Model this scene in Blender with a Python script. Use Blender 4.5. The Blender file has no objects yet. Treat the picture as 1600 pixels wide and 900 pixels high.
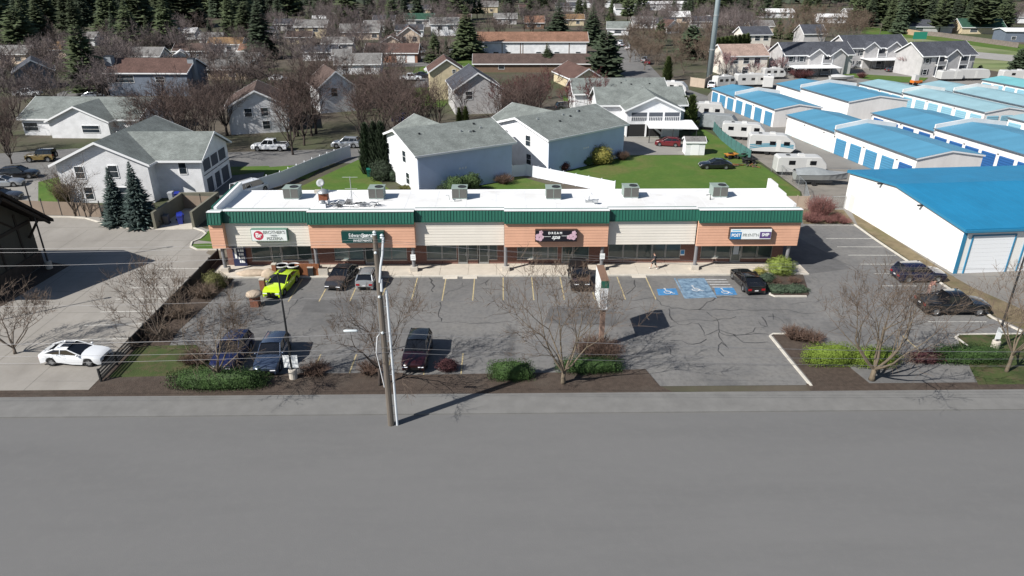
import bpy, math, random
from mathutils import Vector, Matrix, noise
R=math.radians
sc=bpy.context.scene
col=sc.collection
random.seed(7)
# ---------------- camera, world, sun, exposure ----------------
CAM_F=1100.0; CAM_H=27.6; PITCH=R(24.7); YAW=R(0.8)
cam_d=bpy.data.cameras.new('camera'); cam=bpy.data.objects.new('camera',cam_d); col.objects.link(cam)
cam.location=(0,0,CAM_H); cam.rotation_euler=(R(90)-PITCH,0,-YAW)
cam_d.sensor_fit='HORIZONTAL'; cam_d.angle=2*math.atan(800/CAM_F); cam_d.clip_start=0.5; cam_d.clip_end=6000
sc.camera=cam
SUN_AZ=R(238); SUN_EL=R(40)
sun_dir=Vector((math.sin(SUN_AZ)*math.cos(SUN_EL),math.cos(SUN_AZ)*math.cos(SUN_EL),math.sin(SUN_EL)))
wd=bpy.data.worlds.new('World'); sc.world=wd; wd.use_nodes=True
nt=wd.node_tree; bg=nt.nodes['Background']
sky=nt.nodes.new('ShaderNodeTexSky'); sky.sky_type='NISHITA'; sky.sun_disc=False
sky.sun_elevation=SUN_EL; sky.sun_rotation=SUN_AZ; sky.altitude=600
nt.links.new(sky.outputs[0],bg.inputs[0]); bg.inputs[1].default_value=0.062
sl=bpy.data.lights.new('sun','SUN'); sl.energy=5.0; sl.angle=R(0.5); sl.color=(1.0,0.96,0.9)
so=bpy.data.objects.new('sun',sl); col.objects.link(so); so.rotation_euler=(-sun_dir).to_track_quat('-Z','Y').to_euler(); so.location=(-60,-40,80)
vs=sc.view_settings
vs.view_transform='Standard'; vs.look='None'; vs.exposure=0.4; vs.gamma=1; vs.use_curve_mapping=False

# ---------------- survey helpers: sight line of the camera met with the ground, or with a wall plane ----------------
_cp,_sp,_cy,_sy=math.cos(PITCH),math.sin(PITCH),math.cos(YAW),math.sin(YAW)
_fw=Vector((_sy*_cp,_cy*_cp,-_sp)); _rt=Vector((_cy,-_sy,0)); _up=Vector((_sy*_sp,_cy*_sp,_cp))
def ray(px,py): return _fw+_rt*((px-800)/CAM_F)+_up*((450-py)/CAM_F)
def G(px,py,z=0.0):
    d=ray(px,py); t=(z-CAM_H)/d.z; return (d.x*t,d.y*t)
def gw(px,py,Y):
    d=ray(px,py); t=Y/d.y; return (d.x*t,CAM_H+d.z*t)
def heightat(x,y,py):
    lo,hi=-5,60
    for _ in range(40):
        m=(lo+hi)/2; v=Vector((x,y,m-CAM_H))
        if 450-CAM_F*v.dot(_up)/v.dot(_fw)>py: lo=m
        else: hi=m
    return lo

# ---------------- materials ----------------
MATS={}
def mat(name,c,rough=0.85,metal=0.0,var=0.0,vs_=1.0,bump=0.0,bs=8.0,coat=0.0,spec=0.5,stretch=None,inst=0.0,hue=None,emit=None):
    if name in MATS: return MATS[name]
    m=bpy.data.materials.new(name); m.use_nodes=True; MATS[name]=m
    t=m.node_tree; b=t.nodes['Principled BSDF']
    b.inputs['Base Color'].default_value=(*c,1); b.inputs['Roughness'].default_value=rough; b.inputs['Metallic'].default_value=metal
    b.inputs['Coat Weight'].default_value=coat; b.inputs['Specular IOR Level'].default_value=spec
    tc=None
    if var or bump:
        tc=t.nodes.new('ShaderNodeTexCoord'); src=tc.outputs['Object']
        if stretch:
            mp=t.nodes.new('ShaderNodeMapping'); mp.inputs['Scale'].default_value=stretch; t.links.new(src,mp.inputs[0]); src=mp.outputs[0]
    out=None
    if var:
        n=t.nodes.new('ShaderNodeTexNoise'); n.inputs['Scale'].default_value=vs_; n.inputs['Detail'].default_value=6; n.inputs['Roughness'].default_value=0.65
        t.links.new(src,n.inputs['Vector'])
        r=t.nodes.new('ShaderNodeValToRGB'); r.color_ramp.elements[0].position=0.3; r.color_ramp.elements[1].position=0.7
        c2=hue or c
        r.color_ramp.elements[0].color=(*[max(0,x*(1-var)) for x in c],1); r.color_ramp.elements[1].color=(*[min(1,x*(1+var*0.7)) for x in c2],1)
        t.links.new(n.outputs['Fac'],r.inputs[0]); out=r.outputs[0]
    if inst:
        oi=t.nodes.new('ShaderNodeObjectInfo'); mr=t.nodes.new('ShaderNodeMapRange')
        mr.inputs[3].default_value=1-inst; mr.inputs[4].default_value=1+inst; t.links.new(oi.outputs['Random'],mr.inputs[0])
        hs=t.nodes.new('ShaderNodeHueSaturation'); hs.inputs['Color'].default_value=(*c,1)
        if out: t.links.new(out,hs.inputs['Color'])
        t.links.new(mr.outputs[0],hs.inputs['Value']); out=hs.outputs[0]
    if out: t.links.new(out,b.inputs['Base Color'])
    if bump:
        n2=t.nodes.new('ShaderNodeTexNoise'); n2.inputs['Scale'].default_value=bs; n2.inputs['Detail'].default_value=5
        t.links.new(src,n2.inputs['Vector'])
        bp=t.nodes.new('ShaderNodeBump'); bp.inputs['Strength'].default_value=bump; bp.inputs['Distance'].default_value=0.05
        t.links.new(n2.outputs['Fac'],bp.inputs['Height']); t.links.new(bp.outputs[0],b.inputs['Normal'])
    return m
def layered(name,base,layers,rough=0.9,bump=0.15,bs=6,wear=None):
    """ground material: base colour with several noise layers [(colour, scale, threshold, softness, amount, stretch)]"""
    m=bpy.data.materials.new(name); m.use_nodes=True; MATS[name]=m
    t=m.node_tree; b=t.nodes['Principled BSDF']; b.inputs['Roughness'].default_value=rough; b.inputs['Specular IOR Level'].default_value=0.25
    tc=t.nodes.new('ShaderNodeTexCoord'); src=tc.outputs['Object']
    rgb=t.nodes.new('ShaderNodeRGB'); rgb.outputs[0].default_value=(*base,1); cur=rgb.outputs[0]
    for i,(c,s,th,soft,amt,st) in enumerate(layers):
        v=src
        mp=t.nodes.new('ShaderNodeMapping'); mp.inputs['Location'].default_value=(i*13.7,i*7.1,i*3.3); mp.inputs['Scale'].default_value=st or (1,1,1); t.links.new(v,mp.inputs[0])
        n=t.nodes.new('ShaderNodeTexNoise'); n.inputs['Scale'].default_value=s; n.inputs['Detail'].default_value=7; n.inputs['Roughness'].default_value=0.62
        t.links.new(mp.outputs[0],n.inputs['Vector'])
        mr=t.nodes.new('ShaderNodeMapRange'); mr.inputs[1].default_value=th-soft; mr.inputs[2].default_value=th+soft; mr.inputs[3].default_value=0; mr.inputs[4].default_value=amt
        t.links.new(n.outputs['Fac'],mr.inputs[0])
        mx=t.nodes.new('ShaderNodeMix'); mx.data_type='RGBA'; t.links.new(mr.outputs[0],mx.inputs[0]); t.links.new(cur,mx.inputs[6]); mx.inputs[7].default_value=(*c,1); cur=mx.outputs[2]
    t.links.new(cur,b.inputs['Base Color'])
    n2=t.nodes.new('ShaderNodeTexNoise'); n2.inputs['Scale'].default_value=bs; n2.inputs['Detail'].default_value=6; t.links.new(src,n2.inputs['Vector'])
    bp=t.nodes.new('ShaderNodeBump'); bp.inputs['Strength'].default_value=bump; bp.inputs['Distance'].default_value=0.06
    t.links.new(n2.outputs['Fac'],bp.inputs['Height']); t.links.new(bp.outputs[0],b.inputs['Normal'])
    return m
def siding(name,c,pitch=0.2,strength=0.6,var=0.05):
    """lap siding: saw-tooth relief every `pitch` metres of height"""
    m=bpy.data.materials.new(name); m.use_nodes=True; MATS[name]=m
    t=m.node_tree; b=t.nodes['Principled BSDF']; b.inputs['Roughness'].default_value=0.7
    tc=t.nodes.new('ShaderNodeTexCoord'); w=t.nodes.new('ShaderNodeTexWave'); w.bands_direction='Z'; w.wave_profile='SAW'; w.inputs['Scale'].default_value=0.314159/pitch
    t.links.new(tc.outputs['Object'],w.inputs['Vector'])
    n=t.nodes.new('ShaderNodeTexNoise'); n.inputs['Scale'].default_value=0.9; n.inputs['Detail'].default_value=6; t.links.new(tc.outputs['Object'],n.inputs['Vector'])
    r=t.nodes.new('ShaderNodeValToRGB'); r.color_ramp.elements[0].color=(*[x*(1-var*2) for x in c],1); r.color_ramp.elements[1].color=(*[min(1,x*(1+var)) for x in c],1)
    r.color_ramp.elements[0].position=0.35; r.color_ramp.elements[1].position=0.65
    t.links.new(n.outputs['Fac'],r.inputs[0]); t.links.new(r.outputs[0],b.inputs['Base Color'])
    bp=t.nodes.new('ShaderNodeBump'); bp.inputs['Strength'].default_value=strength; bp.inputs['Distance'].default_value=0.03
    t.links.new(w.outputs['Fac'],bp.inputs['Height']); t.links.new(bp.outputs[0],b.inputs['Normal'])
    return m
def shingle(name,c,sx=2.2,var=0.25):
    """asphalt shingles: brick-pattern tone per tab plus broad weathering"""
    m=bpy.data.materials.new(name); m.use_nodes=True; MATS[name]=m
    t=m.node_tree; b=t.nodes['Principled BSDF']; b.inputs['Roughness'].default_value=0.95; b.inputs['Specular IOR Level'].default_value=0.2
    tc=t.nodes.new('ShaderNodeTexCoord'); br=t.nodes.new('ShaderNodeTexBrick'); br.inputs['Scale'].default_value=sx
    br.inputs['Mortar Size'].default_value=0.02
    br.inputs['Color1'].default_value=(*[x*(1-var) for x in c],1); br.inputs['Color2'].default_value=(*[min(1,x*(1+var)) for x in c],1); br.inputs['Mortar'].default_value=(*[x*0.55 for x in c],1)
    t.links.new(tc.outputs['Object'],br.inputs['Vector'])
    n=t.nodes.new('ShaderNodeTexNoise'); n.inputs['Scale'].default_value=0.5; n.inputs['Detail'].default_value=8; n.inputs['Roughness'].default_value=0.7; t.links.new(tc.outputs['Object'],n.inputs['Vector'])
    hs=t.nodes.new('ShaderNodeHueSaturation'); mr=t.nodes.new('ShaderNodeMapRange'); mr.inputs[1].default_value=0.3; mr.inputs[2].default_value=0.7; mr.inputs[3].default_value=0.7; mr.inputs[4].default_value=1.3
    t.links.new(n.outputs['Fac'],mr.inputs[0]); t.links.new(mr.outputs[0],hs.inputs['Value']); t.links.new(br.outputs['Color'],hs.inputs['Color'])
    t.links.new(hs.outputs[0],b.inputs['Base Color'])
    return m
def bricks(name,c1,c2,mortar):
    m=bpy.data.materials.new(name); m.use_nodes=True; MATS[name]=m
    t=m.node_tree; b=t.nodes['Principled BSDF']; b.inputs['Roughness'].default_value=0.9
    tc=t.nodes.new('ShaderNodeTexCoord'); sp=t.nodes.new('ShaderNodeSeparateXYZ'); ad=t.nodes.new('ShaderNodeMath'); cb=t.nodes.new('ShaderNodeCombineXYZ')
    t.links.new(tc.outputs['Object'],sp.inputs[0]); t.links.new(sp.outputs[0],ad.inputs[0]); t.links.new(sp.outputs[1],ad.inputs[1])
    t.links.new(ad.outputs[0],cb.inputs[0]); t.links.new(sp.outputs[2],cb.inputs[1])
    br=t.nodes.new('ShaderNodeTexBrick'); br.inputs['Scale'].default_value=4.6; br.inputs['Mortar Size'].default_value=0.018
    br.inputs['Color1'].default_value=(*c1,1); br.inputs['Color2'].default_value=(*c2,1); br.inputs['Mortar'].default_value=(*mortar,1)
    t.links.new(cb.outputs[0],br.inputs['Vector']); t.links.new(br.outputs['Color'],b.inputs['Base Color'])
    bp=t.nodes.new('ShaderNodeBump'); bp.inputs['Strength'].default_value=0.4; bp.inputs['Distance'].default_value=0.01; bp.invert=True
    t.links.new(br.outputs['Fac'],bp.inputs['Height']); t.links.new(bp.outputs[0],b.inputs['Normal'])
    return m
WHITE=mat('white_paint',(.78,.79,.8),.6,var=.06,vs_=.7)
TRIM=mat('white_trim',(.8,.81,.82),.5)
GLASS=mat('window_glass',(.025,.035,.045),.06,spec=.8,var=.5,vs_=.35)
STOREGLASS=mat('storefront_glass',(.06,.085,.085),.04,spec=.7,var=.55,vs_=.4)
BLACK=mat('black_rubber',(.015,.015,.016),.8)
DARKM=mat('dark_metal',(.04,.042,.045),.5,metal=.3)
STEEL=mat('galvanised_steel',(.45,.47,.48),.4,metal=.6,var=.15,vs_=4)
WOOD=mat('weathered_wood',(.1,.085,.07),.9,var=.3,vs_=3,stretch=(6,6,.6))
CONC=mat('pale_concrete',(.5,.46,.4),.9,var=.16,vs_=1.2,bump=.1,bs=12)
CURB=mat('kerb_concrete',(.55,.52,.46),.9,var=.15,vs_=2)

# ---------------- mesh building ----------------
class MB:
    def __init__(s): s.v=[]; s.f=[]
    def add(s,vs,fs):
        o=len(s.v); s.v.extend([tuple(v) for v in vs]); s.f.extend([tuple(i+o for i in f) for f in fs]); return s
    def box(s,x0,x1,y0,y1,z0,z1):
        return s.add([(x0,y0,z0),(x1,y0,z0),(x1,y1,z0),(x0,y1,z0),(x0,y0,z1),(x1,y0,z1),(x1,y1,z1),(x0,y1,z1)],
            [(0,3,2,1),(4,5,6,7),(0,1,5,4),(1,2,6,5),(2,3,7,6),(3,0,4,7)])
    def quad(s,a,b,c,d): return s.add([a,b,c,d],[(0,1,2,3)])
    def tri(s,a,b,c): return s.add([a,b,c],[(0,1,2)])
    def poly(s,pts,z=0): return s.add([(p[0],p[1],z) for p in pts],[tuple(range(len(pts)))])
    def prism(s,pts,z0,z1):
        n=len(pts); a=sum(pts[i][0]*pts[(i+1)%n][1]-pts[(i+1)%n][0]*pts[i][1] for i in range(n))
        if a<0: pts=pts[::-1]
        v=[(p[0],p[1],z0) for p in pts]+[(p[0],p[1],z1) for p in pts]
        return s.add(v,[tuple(range(n-1,-1,-1)),tuple(range(n,2*n))]+[(i,(i+1)%n,n+(i+1)%n,n+i) for i in range(n)])
    def extr(s,pts,axis,a0,a1):
        """profile pts (2D) extruded along axis 'x' (pts = y,z) or 'y' (pts = x,z)"""
        n=len(pts)
        f=(lambda p,a:(a,p[0],p[1])) if axis=='x' else (lambda p,a:(p[0],a,p[1]))
        v=[f(p,a0) for p in pts]+[f(p,a1) for p in pts]
        return s.add(v,[tuple(range(n)),tuple(range(2*n-1,n-1,-1))]+[(i,n+i,n+(i+1)%n,(i+1)%n) for i in range(n)])
    def tube(s,pts,rs,n=6,cap=True):
        if not isinstance(rs,(list,tuple)): rs=[rs]*len(pts)
        pts=[Vector(p) for p in pts]; o=len(s.v); m=len(pts)
        for i,p in enumerate(pts):
            d=(pts[min(i+1,m-1)]-pts[max(i-1,0)])
            if d.length<1e-9: d=Vector((0,0,1))
            d.normalize(); u=d.cross(Vector((0,0,1)) if abs(d.z)<.9 else Vector((1,0,0))).normalized(); w=d.cross(u)
            for k in range(n):
                a=2*math.pi*k/n; q=p+(u*math.cos(a)+w*math.sin(a))*rs[i]; s.v.append((q.x,q.y,q.z))
        for i in range(m-1):
            for k in range(n): s.f.append((o+i*n+k,o+i*n+(k+1)%n,o+(i+1)*n+(k+1)%n,o+(i+1)*n+k))
        if cap: s.f.append(tuple(o+k for k in range(n-1,-1,-1))); s.f.append(tuple(o+(m-1)*n+k for k in range(n)))
        return s
    def lathe(s,prof,n=14,c=(0,0),cap=True):
        """prof: list (r,z)"""
        o=len(s.v)
        for r,z in prof:
            for k in range(n): a=2*math.pi*k/n; s.v.append((c[0]+r*math.cos(a),c[1]+r*math.sin(a),z))
        for i in range(len(prof)-1):
            for k in range(n): s.f.append((o+i*n+k,o+i*n+(k+1)%n,o+(i+1)*n+(k+1)%n,o+(i+1)*n+k))
        if cap: s.f.append(tuple(o+k for k in range(n-1,-1,-1))); s.f.append(tuple(o+(len(prof)-1)*n+k for k in range(n)))
        return s
    def xf(s,M): s.v=[tuple(M@Vector(v)) for v in s.v]; return s
    def rot(s,ax,deg): return s.xf(Matrix.Rotation(R(deg),4,ax))
    def mv(s,x,y,z): s.v=[(a+x,b+y,c+z) for a,b,c in s.v]; return s
    def build(s,name,m,parent=None,smooth=False,loc=(0,0,0)):
        me=bpy.data.meshes.new(name); me.from_pydata(s.v,[],s.f); me.update()
        if m: me.materials.append(m)
        if smooth: me.polygons.foreach_set('use_smooth',[True]*len(me.polygons))
        o=bpy.data.objects.new(name,me); col.objects.link(o); o.location=loc
        if parent: o.parent=parent
        return o
def tag(o,label,cat,group=None):
    o['label']=label; o['category']=cat
    if group: o['group']=group
    return o
def thing(name,label,cat,loc=(0,0,0),rz=0,group=None):
    o=bpy.data.objects.new(name,None); col.objects.link(o); o.location=loc; o.rotation_euler=(0,0,rz); o.empty_display_size=.3
    return tag(o,label,cat,group)
def struct(o,kind='structure'): o['kind']=kind; return o
def dup(root,loc,rz=0,label=None,group=None,scale=None):
    def cp(o,par):
        c=o.copy(); col.objects.link(c)
        if par is not None: c.parent=par
        for ch in KIDS.get(o.name) or list(o.children): cp(ch,c)
        return c
    c=cp(root,None); c.location=loc; c.rotation_euler=(0,0,rz)
    if label: c['label']=label
    if group: c['group']=group
    if scale: c.scale=scale if isinstance(scale,(tuple,list)) else (scale,)*3
    return c
KIDS={}
def inst(mesh,name,parent,loc=(0,0,0),rz=0):
    o=bpy.data.objects.new(name,mesh); col.objects.link(o); o.location=loc; o.rotation_euler=(0,0,rz)
    if parent: o.parent=parent
    return o
def text_obj(name,s,size,m,parent,loc,rot=(R(90),0,0),align='CENTER',sx=1.0,bold=0.0,shear=0):
    cu=bpy.data.curves.new(name,'FONT'); cu.body=s; cu.size=size; cu.align_x=align; cu.align_y='CENTER'; cu.extrude=0.012; cu.offset=bold; cu.shear=shear
    t=bpy.data.objects.new(name,cu); col.objects.link(t)
    me=bpy.data.meshes.new_from_object(t); bpy.data.objects.remove(t)
    me.materials.clear(); me.materials.append(m)
    o=bpy.data.objects.new(name,me); col.objects.link(o); o.location=loc; o.rotation_euler=rot; o.scale=(sx,1,1); o.parent=parent
    return o
# ================= GROUND =================
M_DIRT_SHADE=layered('dry_shaded_ground',(.095,.08,.062),[((.11,.095,.075),.05,.5,.12,.8,None),((.05,.075,.025),.03,.52,.08,.8,None),((.06,.05,.04),.4,.55,.15,.6,None)],bump=.3,bs=2)  # dark mottling stands for leaf litter plus tree shade put into the colour
M_ASPH=layered('old_asphalt',(.15,.148,.147),[((.215,.21,.2),.09,.52,.16,.75,None),((.1,.1,.102),.16,.6,.1,.7,None),((.2,.19,.175),.7,.6,.12,.4,None),((.08,.08,.08),3.0,.58,.14,.45,None),((.07,.07,.072),.5,.66,.04,.6,(1,.25,1))],bump=.25,bs=18)
M_LOTC=layered('pale_concrete_lot',(.262,.246,.224),[((.325,.308,.282),.12,.5,.15,.7,None),((.19,.178,.16),.3,.6,.12,.6,(1,.4,1)),((.22,.2,.17),2.5,.62,.14,.35,None)],bump=.12,bs=10)
M_GRASS=layered('lawn_grass',(.066,.132,.022),[((.1,.155,.03),.35,.5,.15,.8,None),((.16,.135,.055),.12,.6,.08,.75,None),((.05,.1,.014),2.2,.55,.2,.6,None)],bump=.6,bs=9)
M_GRASSD=layered('leaf_strewn_grass',(.04,.065,.018),[((.07,.085,.03),.5,.5,.15,.8,None),((.1,.075,.045),1.6,.58,.1,.8,None),((.03,.04,.015),.3,.58,.1,.6,None)],bump=.6,bs=9)
M_GRASS2=layered('dry_field_grass',(.19,.23,.1),[((.25,.23,.15),.06,.5,.1,.8,(.3,1,1)),((.06,.1,.025),.1,.55,.1,.8,(.3,1,1))],bump=.4,bs=3)
M_MULCH=layered('bark_mulch',(.055,.042,.034),[((.1,.075,.06),3,.55,.2,.8,None),((.1,.085,.07),.4,.6,.1,.5,None)],bump=.8,bs=14)
M_ROAD=layered('street_asphalt',(.142,.142,.142),[((.165,.164,.162),.05,.5,.16,.7,(.25,1,1)),((.125,.125,.125),.3,.58,.12,.5,(.2,1,1)),((.17,.168,.165),1.5,.6,.12,.3,None)],bump=.15,bs=20)
M_DRY=layered('dry_bank',(.16,.125,.075),[((.22,.18,.11),.5,.5,.15,.8,None),((.09,.075,.045),.9,.56,.12,.7,None),((.09,.1,.035),.25,.6,.08,.7,None)],bump=.5,bs=6)
M_GRAVEL=layered('gravel_yard',(.2,.185,.165),[((.26,.24,.21),.3,.5,.15,.7,None),((.13,.12,.105),.7,.58,.12,.6,None)],bump=.4,bs=12)
LV=[0.0]
def sheet(name,pts,m,z):
    return struct(MB().poly(pts,z).build(name,m))
def PX(*a): return [G(*p) for p in a]
S=1500
struct(MB().poly([(-S,-200),(S,-200),(S,2600),(-S,2600)],0).build('ground',M_DIRT_SHADE))
# far field layers
sheet('meadow',PX((1375,78),(1380,52),(1450,56),(1600,75),(1800,105),(1800,140),(1600,118),(1500,103),(1420,90)),M_GRASS2,.03)
sheet('field_grass',PX((1345,52),(1350,42),(1450,50),(1600,70),(1700,85),(1700,96),(1600,82),(1450,62)),M_GRASS,.045)
sheet('country_road',PX((1380,70),(1420,72),(1600,88),(1800,108),(1800,122),(1600,98),(1410,80)),mat('pale_road',(.3,.29,.275),.9,var=.12,vs_=.3),.06)
sheet('upper_street',PX((940,62),(978,62),(1040,128),(1105,150),(1110,170),(1215,240),(1260,262),(1330,262),(1330,300),(1300,305),(1235,272),(1170,240),(1075,180),(1040,160),(925,135),(962,95)),M_ASPH,.02)
sheet('storage_yard',PX((1105,150),(1130,120),(1240,112),(1380,105),(1420,112),(1700,130),(1900,400),(1900,600),(1640,540),(1490,432),(1335,352),(1290,315),(1110,170)),mat('yard_asphalt',(.2,.19,.175),.9,var=.2,vs_=.15,bump=.2,bs=12),.012)
sheet('gravel_yard',PX((1088,178),(1110,170),(1240,262),(1330,265),(1318,325),(1260,330),(1252,300),(1205,265),(1120,205)),M_GRAVEL,.028)
sheet('side_street',PX((-60,262),(-60,235),(0,240),(120,232),(300,240),(420,236),(560,232),(600,240),(600,254),(500,256),(420,262),(320,262),(240,258),(60,285),(-60,300)),M_ASPH,.02)
sheet('driveway',PX((-60,325),(-60,296),(60,282),(88,282),(70,322)),mat('pale_drive',(.25,.24,.22),.9,var=.15,vs_=.4),.03)
sheet('driveway',PX((320,318),(325,285),(340,268),(420,262),(430,285),(420,318)),M_ASPH,.03)
sheet('driveway',PX((570,262),(580,252),(598,256),(598,285),(580,278)),mat('pale_drive',(.25,.24,.22)),.035)
sheet('driveway',PX((965,243),(972,214),(1075,216),(1080,242)),mat('pale_drive',(.25,.24,.22)),.04)
sheet('street',PX((640,140),(655,122),(700,120),(700,138)),M_ASPH,.03)
sheet('street',PX((590,92),(700,85),(730,92),(690,103),(600,105)),M_ASPH,.03)
sheet('street',PX((60,160),(100,142),(170,132),(180,160),(150,170)),M_ASPH,.03)
# lawns
for i,p in enumerate([
  [(955,300),(862,268),(975,243),(1082,243),(1110,248),(1195,262),(1250,300),(1250,318),(960,318)],
  [(800,300),(735,290),(797,272),(960,318),(800,318)],
  [(1082,243),(1075,216),(1095,200),(1130,220),(1195,262),(1110,252)],
  [(460,300),(470,292),(500,278),(560,250),(575,262),(600,290),(640,320),(440,320)],
  [(410,280),(416,262),(500,256),(504,262),(480,280)],
  [(60,285),(120,270),(180,285),(110,318),(60,318)],
  [(332,290),(330,262),(420,260),(425,268),(360,275)],
  [(650,108),(690,96),(740,92),(745,110),(640,118)],
  [(640,165),(640,138),(700,136),(720,150),(690,168)],
  [(1150,190),(1170,205),(1150,215)],
  [(880,190),(880,150),(905,160),(910,190)],
  [(1260,110),(1370,118),(1450,122),(1440,130),(1380,128)]]):
    sheet('lawn',PX(*p),M_GRASS,.05+.004*i)
# planting bed by the dumpster, strip behind the strip mall
sheet('planting_bed',PX((150,335),(110,322),(240,318),(250,352),(180,352)),M_MULCH,.03)
sheet('back_lane',[(-34,66.5),(-34,89),(36,89),(40,84),(40,77),(30,72),(30,66.5)],mat('packed_dirt',(.15,.13,.1),.95,var=.25,vs_=.4),.02)
# pale concrete lot on the left
lotc=sheet('concrete_lot',[(-29.6,42.9),(-29.4,67.6),(-31.2,69.2),(-31.4,75),(-34.2,76.8),(-36.2,78.5),(-44,78),(-47.5,83.0),(-75,84.5),(-75,42.9)],M_LOTC,.03)
JNT=mat('slab_joint',(.15,.14,.125),.95)
for k in range(9): strip_y=46.5+k*4.4; MB().add([(-75,strip_y,.0335),(-29.7,strip_y+.02,.0335),(-29.7,strip_y+.06,.0335),(-75,strip_y+.04,.0335)],[(0,1,2,3)]).build('slab_joint',JNT,lotc)
for k in range(8): x_=-34.2-k*4.4; MB().add([(x_,43,.0345),(x_+.04,43,.0345),(x_+.04,76.5,.0345),(x_,76.5,.0345)],[(0,1,2,3)]).build('slab_joint',JNT,lotc)
lines=[[(247,420),(325,420)],[(228,434),(310,433)],[(206,450),(295,449)],[(181,468),(282,466)],[(157,488),(262,486)],[(132,509),(240,506)],[(100,532),(222,529)]]
WLINE=mat('worn_white_line',(.55,.54,.5),.9,var=.35,vs_=3); YLINE=mat('worn_yellow_line',(.44,.36,.2),.9,var=.4,vs_=3)
BLUEP=mat('blue_marking',(.09,.2,.34),.85,var=.55,vs_=2.2,hue=(.17,.25,.33)); WMARK=mat('white_marking',(.55,.56,.57),.85,var=.45,vs_=5)
def strip(m,parent,a,b,w,z,name='parking_line'):
    a=Vector((a[0],a[1],0)); b=Vector((b[0],b[1],0)); d=(b-a).normalized(); n=Vector((-d.y,d.x,0))*w/2
    return MB().add([(*(a-n).xy,z),(*(b-n).xy,z),(*(b+n).xy,z),(*(a+n).xy,z)],[(0,1,2,3)]).build(name,m,parent)
for l in lines: strip(WLINE,lotc,G(*l[0]),G(*l[1]),.11,.036)
# asphalt parking lot
YF=42.9
lot=sheet('parking_lot',[(-28.6,YF),(-28.6,62.55),(-25.6,62.55),(24.3,62.55),(30.0,62.6),(30.0,66),(32,72),(34.6,78.2),(41.1,78.2),(41.5,66.5),(41.8,59.4),(41.6,53),(62,60.5),(95,60.5),(95,YF)],M_ASPH,.024)
stalls=[(-17.76-0.0)]
x0=G(652.5,433.7)[0]
sp=(G(1009.5,435)[0]-x0)/8
for k in range(-4,9):
    if k in (7,): pass
    x=x0+k*sp; strip(YLINE,lot,(x,62.4),(x,57.3),.1,.030)
    if -6<k<3: strip(YLINE,lot,(x-.4,47.8),(x-.4,43.0),.1,.030)
# stall lines of the right-hand lot
for y in (352,373,386,399,413,428,446,503):
    p=G(1262+ (y-352)*1.35,y) if y<440 else (G(1378,447) if y<500 else G(1450,503))
    strip(WLINE,lot,(p[0],p[1]),(41.0,p[1]-.1),.1,.030)
strip(YLINE,lot,G(1368,545),G(1390,565),.1,.030); strip(YLINE,lot,G(1410,525),G(1450,560),.1,.030)
# blue accessible bays
def uv(px,py): return G(px,py)
def pgon(pts,m,z,name='painted_panel'): return MB().poly([G(*p) for p in pts],z).build(name,m,lot)
pgon([(1058,436),(1098,435),(1118,465),(1072,467)],BLUEP,.030,'access_aisle')
BLUE2=mat('blue_square_marking',(.05,.2,.42),.85,var=.3,vs_=2)
pgon([(1026,452),(1056,451),(1060,461),(1029,462)],BLUE2,.031); pgon([(1116,450),(1146,450),(1152,461),(1119,461)],BLUE2,.031)
strip(BLUEP,lot,G(1054,435),G(1071,467),.16,.033); strip(BLUEP,lot,G(1099,435),G(1119,466),.16,.034); strip(BLUEP,lot,G(1118,462),G(1147,462),.12,.0355)
for i in range(4): strip(WMARK,lot,G(1101+i*4,437+i*4),G(1135+i*3,437+i*4),.12,.032)
def wheelchair(px,py,s,rz=0):
    mb=MB()
    n=14
    for k in range(n-4):   # open ring of the wheel
        a0=R(150+k*25);a1=R(150+(k+1)*25)
        for_=[(math.cos(a0)*.42,math.sin(a0)*.42),(math.cos(a1)*.42,math.sin(a1)*.42),(math.cos(a1)*.3,math.sin(a1)*.3),(math.cos(a0)*.3,math.sin(a0)*.3)]
        mb.add([(x,y,0) for x,y in for_],[(0,1,2,3)])
    def bar(a,b,w):
        a=Vector((*a,0.001));b=Vector((*b,0.001));d=(b-a).normalized();nn=Vector((-d.y,d.x,0))*w/2
        mb.add([a-nn,b-nn,b+nn,a+nn],[(0,1,2,3)])
    bar((-.12,.75),(-.05,.1),.14); bar((-.05,.36),(.3,.34),.11); bar((-.08,.1),(.38,.1),.13); bar((.38,.14),(.55,-.35),.12); bar((.5,-.34),(.75,-.28),.1)
    mb.add([(-.13+math.cos(k*.785)*.13,.93+math.sin(k*.785)*.13,0) for k in range(8)],[tuple(range(8))])
    mb.xf(Matrix.Rotation(rz,4,'Z')@Matrix.Scale(s,4))
    x,y=G(px,py); return mb.build('wheelchair_symbol',WMARK,lot,loc=(x,y,.040))
wheelchair(1043,457,.85); wheelchair(1087,453,.9); wheelchair(1133,457,.85)
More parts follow.
